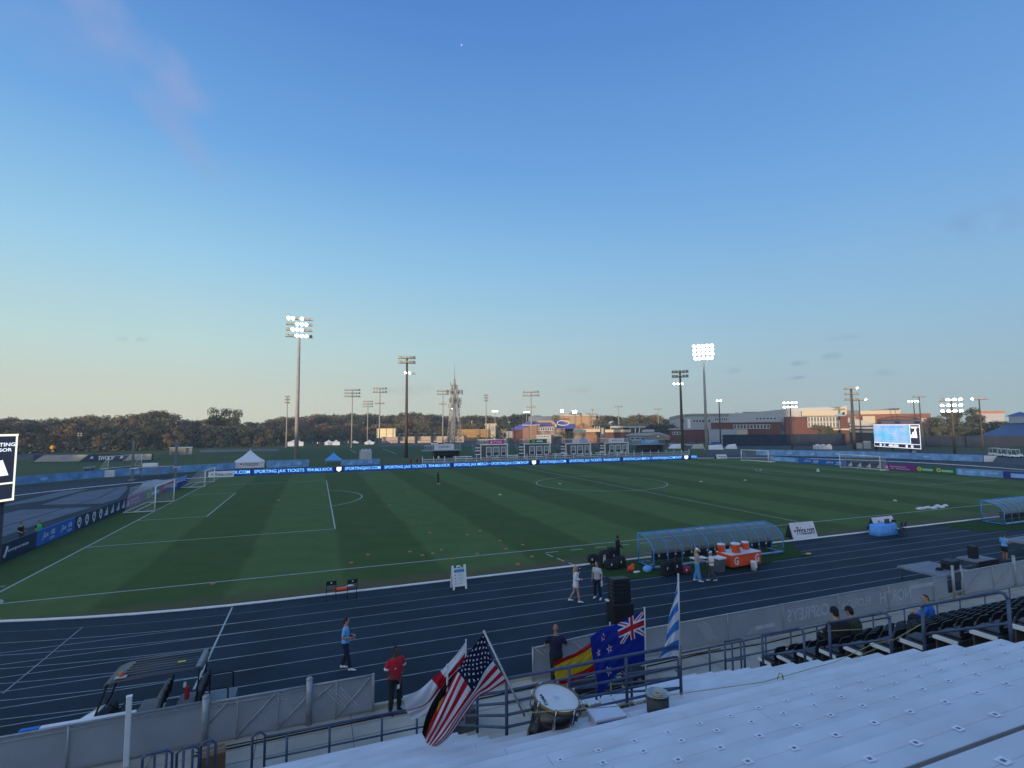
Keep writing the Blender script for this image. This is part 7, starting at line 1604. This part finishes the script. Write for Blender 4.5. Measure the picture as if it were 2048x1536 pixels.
B = MB().text('PUSH TO THE PLAYOFFS!', scd, w*.50, h*.07, TR(w*.42, .03, zt-h*.11), bold=.03)
for i, (s_, ww) in enumerate((('EASTERN CONFERENCE', .34), ('HOME   AWAY', .30), ('POINTS GOALS', .32), ('WINS    LOSSES', .28))): B.text(s_, scl, w*ww, h*.04, TR(w*.42, .03, zt-h*(.28+.105*i)), bold=.01)
for x0, x1_, z0_, z1_ in ((.18, .68, zt-h*.19, zt-h*.185), (.18, .68, zt-h*.70, zt-h*.705)): B.poly([(w*x0, .035, z0_), (w*x1_, .035, z0_), (w*x1_, .035, z1_), (w*x0, .035, z1_)], scl)
B.text('0', scw, w*.05, h*.12, TR(w*.15, .03, zb_+fz*.55), bold=.04).text('40:00', scw, w*.22, h*.12, TR(w*.44, .03, zb_+fz*.55), bold=.03).text('0', scw, w*.05, h*.12, TR(w*.83, .03, zb_+fz*.55), bold=.04)
B.lathe([(.01, 0), (h*.065, 0)], em('score_crest', (.25, .55, 1), .9), 14, TR(w*.24, .03, zb_+fz*.55) @ Matrix.Rotation(PI/2, 4, 'X')).lathe([(.01, 0), (h*.065, 0)], scw, 14, TR(w*.72, .03, zb_+fz*.55) @ Matrix.Rotation(PI/2, 4, 'X')); tri(B, TR(w*.885, .03, zb_+h*.45), w*.145, scw)
B.box((w*.89, .03, zt-.95), (w*.11, .01, .22), scw); B.build('lettering', t)
z2 = gd(1795, 841, 184).z; z3 = gd(1795, 833.5, 184).z
MB().box((w*.53, .6, (zt+.35+z2)/2), (w*.94, .3, z2-zt-.5), mat('sign_blue_grey', (.10, .16, .28), .6, noise=.1)).box((w*.12, .43, (zt+z2)/2), (w*.10, .03, z2-zt-.6), navyban).box((w*.93, .43, (zt+z2)/2), (w*.10, .03, z2-zt-.6), navyban).box((w*.53, .43, (zt+z2)/2), (w*.12, .03, .5), navyban).build('header_panel', t)
B = MB(); n = 14
for i in range(n):
    f0, f1 = i/n, (i+1)/n; za = lambda f: z2+(z3-z2)*(1-(2*f-1)**2*.7); x_ = lambda f: w*(.08+.9*f)
    B.tube([(x_(f0), .6, za(f0)), (x_(f1), .6, za(f1))], .11, dkgrey, 5).tube([(x_(f0), .6, z2+.1), (x_(f1), .6, za(f1))], .07, dkgrey, 4).tube([(x_(f0), .6, z2+.1), (x_(f0), .6, za(f0))], .06, dkgrey, 4)
B.tube([(w*.06, .6, z2+.1), (w, .6, z2+.1)], .12, dkgrey, 5); B.build('truss_arch', t)
for x in (-.6, w*.35, w*.72): MB().tube([(x, .9, 0), (x, .9, zb_+.5 if x > 0 else zt)], .42 if x < 0 else .3, dkgrey, 8).build('post', t)
for u0, u1, vt, D, lab in [(1706, 1723, 886, 200, 'grey electrical cabinet left of the scoreboard posts'), (1725, 1740, 882, 200, 'taller grey electrical cabinet left of the scoreboard'), (1821, 1829, 902, 178, 'small white cabinet below the right part of the scoreboard')]:
    s = Site(u0, u1, D, label=lab, name='cabinet', cat='cabinet'); s.blk(u0, u1, vt, None, greyroof, 1.2, name='box'); s.blk(u0+1, u1-1, vt+1.5, 905, palew, .08, y=-.09, name='door')
# ------------------------------------------------------------------ vehicles far right
def gcart(u, D, label, m_=None, rz=None):
    p = gd(u, 925, D); t = thing('golf_cart', label, 'golf cart', (p.x, p.y, 0), 0 if rz is None else rz, 'white golf carts on the right'); m_ = m_ or white
    MB().loft([[(x, -.58, z0), (x, .58, z0), (x, .55, z1), (x, -.55, z1)] for x, z0, z1 in ((-1.2, .3, .75), (-.4, .3, .75), (.1, .3, .5), (.7, .3, .55), (1.25, .3, .85), (1.4, .4, .6))], m_, smooth=False).build('body', t); MB().box((-.1, 0, 1.88), (1.9, 1.15, .07), m_, bev=.03).build('roof', t)
    for x, x2 in ((-.9, -.95), (.85, .7)):
        for y in (-.52, .52): MB().tube([(x, y, .7), (x2, y, 1.86)], .03, m_, 6).build('roof_post', t)
    MB().box((-.5, 0, .8), (.5, 1.05, .14), greyc).box((-.75, 0, 1.05), (.12, 1.05, .4), greyc).build('seat', t); MB().quaduv((.85, -.5, .85), (.85, .5, .85), (.72, .5, 1.8), (.72, -.5, 1.8), MATS['clear_screen'], 1, 1).build('windscreen', t)
    for x in (-.85, .95):
        for y in (-.52, .52): MB().lathe([(.03, -.08), (.22, -.08), (.22, .08), (.03, .08)], tyre, 14, TR(x, y, .22) @ Matrix.Rotation(PI/2, 4, 'X')).build('wheel', t)
for u, D, lab in [(1992, 172, 'low utility cart with a red box, leftmost of the parked carts on the right'), (2010, 168, 'white golf cart, left of the two with roofs near the right edge'), (2030, 165, 'white golf cart, right of the two with roofs near the right edge')]: gcart(u, D, lab, rz=-.5)
def car(u, D, label, m_, rz, v=895):
    p = gd(u, v, D); t = thing('parked_car', label, 'car', (p.x, p.y, 0), rz, 'cars parked beyond the fences')
    rings = []
    for x, z0, z1, ww in ((-2.3, .45, .72, .7), (-2.2, .3, .95, .85), (-1.4, .25, 1.0, .9), (0, .22, 1.0, .92), (1.3, .25, .95, .9), (2.1, .3, .8, .85), (2.3, .45, .62, .7)): rings.append([(x, -ww, z0), (x, ww, z0), (x, ww, z1-.1), (x, ww*.85, z1), (x, -ww*.85, z1), (x, -ww, z1-.1)])
    MB().loft(rings, m_).build('body', t); MB().loft([[(x, -a, z0), (x, a, z0), (x, a*.85, z1), (x, -a*.85, z1)] for x, a, z0, z1 in ((-1.75, .78, .95, 1.0), (-1.1, .82, .95, 1.45), (.1, .82, .95, 1.48), (1.0, .78, .93, .98))], glassd).box((-.5, 0, 1.47), (1.3, 1.3, .05), m_, bev=.02).build('cabin', t)
    for x in (-1.4, 1.4):
        for y in (-.85, .85): MB().lathe([(.03, -.1), (.33, -.1), (.33, .1), (.03, .1)], tyre, 14, TR(x, y, .33) @ Matrix.Rotation(PI/2, 4, 'X')).build('wheel', t)
    for y in (-.6, .6): MB().box((2.24, y, .66), (.1, .3, .12), lamp_off).build('headlight', t)
car(1912, 262, 'white car parked on the rise below the dark trees, brightest of the cars', white, -.6, 880)
for i, (u, D, m_, lab) in enumerate([(1905, 275, palew, 'pale van like car left of the white car on the right'), (1945, 258, greyroof, 'grey car right of the white car below the dark trees'), (1867, 232, white, 'white car behind the fence right of the big scoreboard'), (1878, 236, palew, 'silver car behind the fence right of the big scoreboard'), (1560, 232, white, 'white car parked in front of the brick hall'), (1520, 230, greyroof, 'grey car parked left in front of the brick hall'), (868, 225, white, 'white car left of the tan boarded wall'), (893, 222, greyroof, 'grey car just left of the tan boarded wall'), (1380, 200, palew, 'silver car below the curved building'), (1345, 205, greyroof, 'grey car at the left end of the brick wing')]): car(u, D, lab, m_, random.uniform(-.5, 3), 890)
# left background: ramped screen panels with lettering, sign, shed
def lp(u, v, D): return gd(u, v, D)
a, b = gd(66, 920, 176), gd(305, 908, 160)
M, w = face((a.x, a.y), (b.x, b.y)); t = thing('fence_banner', 'long navy and cream fence banner with block lettering on the grass beyond the left barriers', 'banner', (a.x, a.y, 0), math.atan2(b.y-a.y, b.x-a.x)); f = lambda u: w*(u-66)/(305-66)
zt = gd(180, 909, 168).z
MB().box((w/2, .1, zt/2), (w, .08, zt), mat('dull_navy_banner', (.022, .04, .085), .8, noise=.15)).build('panel', t)
crm = mat('cream_banner', (.36, .35, .32), .8, noise=.1)
B = MB().add([(f(66), .04, .12), (f(158), .04, .12), (f(176), .04, zt-.03), (f(86), .04, zt-.03)], [(0, 1, 2, 3)], crm).add([(f(245), .04, .12), (f(303), .04, .3), (f(303), .04, zt-.03), (f(262), .04, zt-.03)], [(0, 1, 2, 3)], crm)
B.text('SWOOP', whitec, f(228)-f(196), zt*.62, TR(f(212), .03, zt*.5), bold=.03, shear=.05)
for u in (182, 242): B.add([(f(u-4), .03, zt*.4), (f(u), .03, zt*.75), (f(u+5), .03, zt*.65), (f(u), .03, zt*.6), (f(u+5), .03, zt*.45)], [(0, 1, 2, 3, 4)], whitec)
B.box((f(128), .035, zt*.5), (f(134)-f(121), .01, zt*.45), greyink).text('Ospreys', greyink, f(290)-f(272), zt*.4, TR(f(281), .03, zt*.5), shear=.3); B.build('printing', t)
for i in range(9): MB().tube([(w*i/8, .2, 0), (w*i/8, .2, zt)], .06, dkgrey, 5).build('post', t)
p = gd(105, 905, 228); t = thing('warning_sign', 'round yellow sign on a post at the edge of the left trees', 'sign', (p.x, p.y, 0), .4); z = gd(105, 895, 228).z; MB().tube([(0, 0, 0), (0, 0, z)], .06, greys, 6).build('post', t); MB().lathe([(.01, 0), (.72, 0), (.72, .05), (.01, .05)], mat('sign_amber', (.7, .32, .02), .6), 16, TR(0, -.08, z) @ Matrix.Rotation(PI/2, 4, 'X')).lathe([(.2, -.01), (.42, -.01)], whiteban, 14, TR(0, -.12, z) @ Matrix.Rotation(PI/2, 4, 'X')).box((0, -.1, z-1.2), (.7, .04, .4), yelban).build('sign_face', t)
p = gd(159, 880, 215); t = thing('lamp_post', 'post with four small white panels in the left trees', 'lamp post', (p.x, p.y, 0), .3); z = gd(159, 869, 215).z; MB().tube([(0, 0, 0), (0, 0, z)], .08, dkgrey, 6).build('post', t)
for x in (-.35, .35):
    for dz in (-.35, .35): MB().box((x, -.1, z+dz), (.42, .1, .42), lamp_off).build('lamp', t)
s = Site(341, 388, 190, label='small pale flat roofed shed at the edge of the left trees', name='shed', cat='shed'); s.blk(341, 374, 896.5, None, mat('shed_cream', (.30, .28, .25), .8, noise=.1), 4); s.blk(374, 386, 895, None, palew, 4, y=.4); s.blk(340, 387, 894.5, 896.6, greyroof, 5, y=-.4, name='roof'); s.blk(345, 360, 903, None, mat('shed_door_pink', (.22, .15, .16), .8), .2, y=-.25, name='door')
a = gd(280, 925, 105); t = thing('bench_shelter', 'small grey shelter on the grass beyond the left barrier', 'shelter', (a.x, a.y, 0), .35); MB().box((2.2, .8, 1.75), (5.4, 2.0, .14), greys).build('roof', t)
for x in (.1, 4.4): MB().tube([(x, .5, 0), (x, .5, 1.7)], .08, greys, 6).build('post', t)
MB().box((2.2, 1.3, .5), (4, .4, .1), greys).build('bench', t)
for i, (u, v) in enumerate([(174, 947), (181, 946)]): p = gz(u, v+4); tag(MB().box((0, 0, .7), (1.1, .9, 1.3), mat('crate_grey', (.2, .22, .23), .8, noise=.2), bev=.05).box((0, 0, 1.4), (1.2, 1.0, .1), greyroof).box((0, -.46, .7), (.8, .02, .9), greyc).build('bin_box', None, (p.x, p.y, 0), (0, 0, .3)), 'grey wheeled bin behind the left light blue barrier, %s one' % ('left' if i == 0 else 'right'), 'bin')
# road and path at the left background and the parking behind the far side
def strip(pix, m_, name, z=.0):
    struct(MB().poly([(lambda p: (p.x, p.y, z))(gz(u, v)) for u, v in pix], m_).build(name))
asph = mat('asphalt', (.055, .058, .065), .9, noise=.15, scale=.2)
strip([(-200, 925), (30, 921), (62, 916), (130, 906), (100, 899), (30, 908), (-200, 912)], asph, 'road', -.015)
strip([(760, 896.5), (1700, 897), (1700, 884), (760, 884)], asph, 'car_park', -.02)
strip([(1420, 917), (1700, 921), (2100, 945), (2100, 905), (1700, 898), (1400, 899)], asph, 'service_road', -.012)
strip([(400, 905), (640, 899.5), (860, 899.5), (860, 896.5), (640, 896.5), (400, 900)], mat('path_grey', (.12, .13, .13), .9, noise=.12), 'path', -.012)
m_f, *_ = ground_mat('far_field_turf', [(.3, (.046, .085, .036)), (.5, (.054, .095, .042)), (.7, (.064, .105, .048))], .3, 3.)
strip([(540, 917), (1330, 905), (1330, 893), (700, 893), (560, 897)], m_f, 'far_field', -.01)
B = MB()
for (u0, v0, u1, v1) in [(700, 899.5, 712, 906), (765, 897.5, 793, 908), (705, 898, 760, 897)]:
    p, q_ = gz(u0, v0), gz(u1, v1); seg(p.x, p.y, q_.x, q_.y, .25, .0, line_w, B)
struct(B.build('far_field_markings'))
# white slanted equipment behind the right part of the far boards
for i, (u, v, D, w_, lab) in enumerate([(1352, 897, 186, 5, 'white slanted cover behind the dark pole right of the light blue bannered hut'), (1395, 900, 186, 4, 'pale folded cover left of the bright floodlight pole'), (1428, 903, 180, 5.5, 'white triangular cover right of the bright floodlight pole'), (1462, 902, 186, 3.5, 'white crumpled cover behind the white advertising board')]):
    p = gd(u, v, D); tag(MB().loft([[(-w_/2, -1, 0), (w_/2, -1, 0), (w_/2+.5, 1, 0), (-w_/2, 1, 0)], [(-w_/2+1, -.6, 1.2), (w_/2-.4, -.8, 1.5), (w_/2, .8, 1.6), (-w_/2+1, .7, 1.3)]], whiteban if i != 1 else mat('beige_cover', (.42, .40, .33), .8, noise=.1), smooth=False).build('equipment_cover', None, (p.x, p.y, 0), (0, 0, -.4)), lab, 'cover')
# ------------------------------------------------------------------ trees
bark = mat('bark', (.075, .06, .045), .9, noise=.25, scale=2)
def leafm(n, c):
    m = mat(n, c, .85, noise=.25, scale=.45, spec=.1, detail=6); return m
LM = [leafm('leaf_russet', (.215, .152, .090)), leafm('leaf_tan', (.21, .158, .095)), leafm('leaf_olive', (.150, .140, .080)), leafm('leaf_dark_green', (.092, .100, .060)), leafm('leaf_pine', (.070, .092, .054)), leafm('twig_mauve', (.20, .150, .135)), leafm('leaf_yellow_green', (.130, .122, .060))]
def tree_proto(kind, seed, m):
    rnd = random.Random(seed); t = thing('tree', 'x', 'tree', (0, 0, -50), 0)
    B = MB(); B.tube([(0, 0, 0), (.1, .05, .25), (.0, .1, .5), (.05, .02, .72)], [.032, .024, .017, .008], bark, 7)
    lobes = []
    if kind == 'pine':
        for i in range(7): a = rnd.uniform(0, 6.3); z = rnd.uniform(.62, .9); r = rnd.uniform(.08, .26); lobes.append((math.cos(a)*r, math.sin(a)*r, z, rnd.uniform(.13, .20), rnd.uniform(.09, .15)))
    else:
        for i in range(12): a = rnd.uniform(0, 6.3); z = rnd.uniform(.28, .86); r = rnd.uniform(.02, .34)*(1.15-abs(z-.5)); lobes.append((math.cos(a)*r, math.sin(a)*r, z, rnd.uniform(.12, .21), rnd.uniform(.09, .15)))
    for x, y, z, r, rz_ in lobes: B.tube([(.03, .03, max(.15, z-.35)), (x*.5, y*.5, z-.12), (x, y, z)], [.011, .008, .003], bark, 5)
    B.build('trunk', t)
    L_ = MB(); nl = 1500 if kind != 'bare' else 1300
    for i in range(nl):
        x, y, z, r, rz_ = rnd.choice(lobes); d = Vector((rnd.gauss(0, 1), rnd.gauss(0, 1), rnd.gauss(0, 1))).normalized()*(rnd.random()**.45)
        c = Vector((x+d.x*r, y+d.y*r, z+d.z*rz_)); s_ = rnd.uniform(.013, .030)*(1.0 if kind != 'bare' else .8)
        e1 = Vector((rnd.gauss(0, 1), rnd.gauss(0, 1), rnd.gauss(0, .6))).normalized(); e2 = e1.orthogonal().normalized(); e2 = (Matrix.Rotation(rnd.uniform(0, 6.3), 3, e1) @ e2)
        k_ = 1.0 if kind != 'bare' else 1.8
        L_.add([c-e1*s_*k_-e2*s_*.6, c+e1*s_*k_*.3-e2*s_*.7, c+e1*s_*k_+e2*s_*.2, c-e1*s_*k_*.2+e2*s_*.8], [(0, 1, 2, 3)], m)
    L_.build('crown', t); return t
PR = [('round', 1, LM[0]), ('bare', 2, LM[1]), ('round', 3, LM[2]), ('round', 4, LM[3]), ('pine', 5, LM[4]), ('bare', 6, LM[5]), ('round', 7, LM[6]), ('round', 8, LM[3]), ('bare', 9, LM[0]), ('round', 10, LM[1])]
PT = [tree_proto(*p) for p in PR]; UT = [False]*len(PT)
def tree(i, x, y, h, wd, label, group):
    if not UT[i]: r = PT[i]; UT[i] = True; r.location = (x, y, -.03)
    else: r = dup(PT[i], (x, y, -.03))
    r.rotation_euler = (0, 0, random.uniform(0, 6.28)); r.scale = (h*wd, h*wd*random.uniform(.9, 1.1), h); r['label'] = label; r['group'] = group
    return r
KN = {0: 'russet leaved', 1: 'thin tan twigged', 2: 'olive green', 3: 'dark evergreen', 4: 'tall pine', 5: 'bare mauve twigged', 6: 'yellowish green', 7: 'dark evergreen', 8: 'thin russet twigged', 9: 'tan leaved'}
def skyline(u, prof):
    for (u0, v0), (u1, v1) in zip(prof[:-1], prof[1:]):
        if u0 <= u <= u1: return v0+(v1-v0)*(u-u0)/(u1-u0)
    return 832
pl = [(-80, 826), (0, 828), (60, 829), (130, 832), (200, 826), (240, 831), (260, 823), (300, 815), (335, 818), (350, 832), (420, 833), (480, 836), (520, 838), (560, 833), (600, 826), (650, 825), (700, 822), (760, 826), (820, 822), (870, 825), (930, 832), (960, 825), (1000, 832), (1020, 827), (1050, 824), (1080, 831), (1200, 829), (1250, 829), (1290, 826), (1330, 830), (1360, 830)]
random.seed(21)
# back rows along the whole skyline, then nearer rows at the left
def row(u0, u1, step, D0, D1, dv, kinds, wd, where, grp, minh=7):
    u = u0
    while u < u1:
        D = random.uniform(D0, D1); v = skyline(u, pl)+dv+random.uniform(-2, 5); p = gd(u, v, D); h = max(minh, p.z); k_ = random.choice(kinds)
        tree(k_, p.x, p.y, h, wd*random.uniform(.85, 1.2), '%s tree %s' % (KN[k_], where), grp); u += step*random.uniform(.7, 1.3)
row(-70, 560, 10, 290, 335, 1, [2, 3, 5, 5, 2, 1, 5, 8], .95, 'in the back row of the wood on the left skyline', 'back row of the left wood')
row(-60, 600, 17, 252, 285, 12, [0, 8, 9, 0, 2, 6, 3], .95, 'in the middle row of the left wood', 'middle row of the left wood')
row(-50, 560, 26, 236, 252, 33, [8, 9, 3, 7, 2, 0], .95, 'at the front edge of the left wood', 'front edge of the left wood', 5)
row(-480, -80, 20, 270, 320, 4, [2, 3, 5, 0, 8, 1], 1.1, 'in the wood beyond the left edge of the view', 'wood beyond the left edge')
row(540, 1010, 8, 350, 400, 0, [2, 3, 1, 7, 3, 2, 5], 1., 'on the skyline behind the far bleachers', 'skyline trees behind the far bleachers')
row(380, 880, 14, 300, 335, 20, [9, 0, 8, 1, 2, 9], 1.25, 'in the tan front row behind the distant white tents', 'tan trees behind the distant tents')
row(820, 1020, 12, 290, 320, 14, [2, 1, 6, 2], 1., 'behind the tan boarded wall', 'trees behind the tan wall')
row(1000, 1105, 9, 350, 390, 0, [3, 7, 2, 3], 1., 'on the skyline behind the blue roof', 'skyline trees behind the blue roof')
row(1195, 1345, 9, 300, 340, 0, [2, 1, 9, 3, 2], 1., 'on the skyline between the brick gable and the curved building', 'skyline trees left of the curved building')
row(1190, 1350, 17, 260, 285, 16, [7, 2, 3, 7], .9, 'in the dark front row left of the curved building', 'front trees left of the curved building')
row(1130, 1200, 14, 370, 390, 3, [3, 2, 7], .8, 'behind the long tan hall', 'trees behind the tan hall')
for u, v, D, k_, lab in [(436, 813, 285, 4, 'tall pine standing above the left wood, left crown of the pair'), (462, 815, 283, 4, 'tall pine standing above the left wood, right crown of the pair'), (303, 815, 284, 3, 'tall dark evergreen rising above the left wood'), (325, 818, 282, 7, 'dark evergreen just right of the tallest evergreen in the left wood'), (1050, 823, 345, 4, 'pine above the blue roof, left of the tan hall'), (1150, 823, 360, 4, 'pine behind the left part of the tan hall'), (1180, 825, 362, 4, 'pine behind the right end of the tan hall')]:
    p = gd(u, v, D); tree(k_, p.x, p.y, p.z, .8 if k_ == 4 else .7, lab, 'tall trees on the skyline')
pr_ = [(1852, 838, 300, 3), (1872, 830, 290, 3), (1893, 818, 285, 7), (1915, 815, 295, 3), (1940, 813, 290, 4), (1958, 828, 300, 7), (1980, 838, 285, 3), (2005, 840, 295, 7), (2030, 836, 310, 3), (2058, 838, 305, 7), (1880, 850, 278, 2), (1905, 858, 280, 6), (1925, 848, 278, 3), (1950, 852, 282, 2), (1975, 852, 284, 7)]
for i, (u, v, D, k_) in enumerate(pr_):
    p = gd(u, v, D); tree(k_, p.x, p.y, p.z, .85, '%s tree in the dark clump right of the big scoreboard' % KN[k_], 'dark clump right of the scoreboard')
for u, v, D, k_, lab in [(1640, 846, 236, 2, 'dark olive tree in front of the upswept brick hall, left one'), (1655, 850, 234, 3, 'dark olive tree in front of the upswept brick hall, right one'), (1682, 862, 236, 3, 'small dark tree at the right end of the brick hall'), (1126, 862, 232, 2, 'small olive tree before the blue roofed field house, left one'), (1142, 861, 230, 7, 'small dark tree before the blue roofed field house, right one'), (1745, 866, 252, 3, 'low dark tree beside the parking deck'), (865, 880, 248, 2, 'low bush by the last bleacher section')]:
    p = gd(u, v, D); tree(k_, p.x, p.y, max(3, p.z), .95, lab, 'single trees among the buildings')
# undergrowth: one uncountable mass of shrubs at the foot of the woods
rnd = random.Random(5)
def shrubs(name, spans, m_):
    B = MB()
    for u0, u1, D0, D1, hh, n_ in spans:
        for i in range(n_):
            p = gd(rnd.uniform(u0, u1), 880, rnd.uniform(D0, D1)); c = Vector((p.x, p.y, rnd.random()**1.2*hh)); s_ = rnd.uniform(.25, .6)
            e1 = Vector((rnd.gauss(0, 1), rnd.gauss(0, 1), rnd.gauss(0, .6))).normalized(); e2 = e1.orthogonal().normalized()
            B.add([c-e1*s_-e2*s_*.6, c+e1*s_*.4-e2*s_*.7, c+e1*s_+e2*s_*.3, c-e1*s_*.3+e2*s_*.8], [(0, 1, 2, 3)], m_)
    o = B.build(name); o['kind'] = 'stuff'; tag(o, 'dense dark shrubs and undergrowth at the foot of the woods', 'undergrowth'); return o
shrubs('undergrowth', [(-480, 560, 255, 290, 9., 15000), (380, 900, 296, 330, 6, 5000), (820, 1020, 285, 300, 7, 2600), (1190, 1350, 255, 290, 9, 2600), (1850, 2100, 280, 310, 8, 4500), (1000, 1110, 330, 350, 9, 1500)], LM[3])
shrubs('undergrowth', [(-60, 380, 240, 256, 3.6, 3500), (340, 560, 250, 300, 2.6, 2500)], LM[2])
# leaf mass added out of view behind the grandstand: it and the stand keep the evening sun off the pitch
B = MB(); base = -SUN_AZ; perp = Vector((-SUN_AZ.y, SUN_AZ.x, 0)); rnd = random.Random(9)
for i in range(9000):
    a = rnd.uniform(-230, 420); q_ = SUN_AZ*(rnd.uniform(105, 135)+abs(a)*.0)+Vector((20, 0, 0))+perp*a; hgt = (13.5 if a > -120 else 7.5)+1.2*math.sin(a*.043)+.8*math.sin(a*.13+1)
    c = q_+Vector((0, 0, rnd.random()**.8*hgt)); s_ = rnd.uniform(1.6, 2.8); e1 = Vector((rnd.gauss(0, 1), rnd.gauss(0, 1), rnd.gauss(0, 1))).normalized(); e2 = e1.orthogonal().normalized()
    B.add([c-e1*s_-e2*s_*.8, c+e1*s_*.4-e2*s_, c+e1*s_+e2*s_*.4, c-e1*s_*.3+e2*s_], [(0, 1, 2, 3)], LM[3])
o = B.build('shade_wood'); o['kind'] = 'stuff'; tag(o, 'unseen wood added behind the camera to shade the pitch', 'wood')
tb_ = thing('sun_blocker_block', 'unseen tall block added behind the camera to shade far buildings', 'building', tuple(SUN_AZ*150+Vector((20, 0, 0))+perp*(-9)), math.atan2(perp.y, perp.x))  # added out of view to keep the sun off some far buildings
MB().box((0, 0, 18), (62, 16, 36), tanw).build('wall', tb_); MB().box((0, 0, 36.3), (63, 17, .8), creamw).build('roof', tb_)
B = MB()
for k_ in range(9): B.box((0, -8.02, 3+3.7*k_), (58, .12, 1.5), glassd)
B.build('window_band', tb_)
# ------------------------------------------------------------------ evening air
hm = bpy.data.materials.new('evening_haze'); hm.use_nodes = True; q_ = hm.node_tree
q_.nodes.remove(q_.nodes['Principled BSDF']); pv = q_.nodes.new('ShaderNodeVolumePrincipled')
pv.inputs['Color'].default_value = (.82, .88, .95, 1); pv.inputs['Density'].default_value = .0004; pv.inputs['Anisotropy'].default_value = .2
q_.links.new(pv.outputs[0], q_.nodes['Material Output'].inputs['Volume'])
o = MB().box((90, 170, 27), (960, 760, 57), hm).build('haze'); o['kind'] = 'stuff'; tag(o, 'thin evening haze over the whole ground', 'haze')
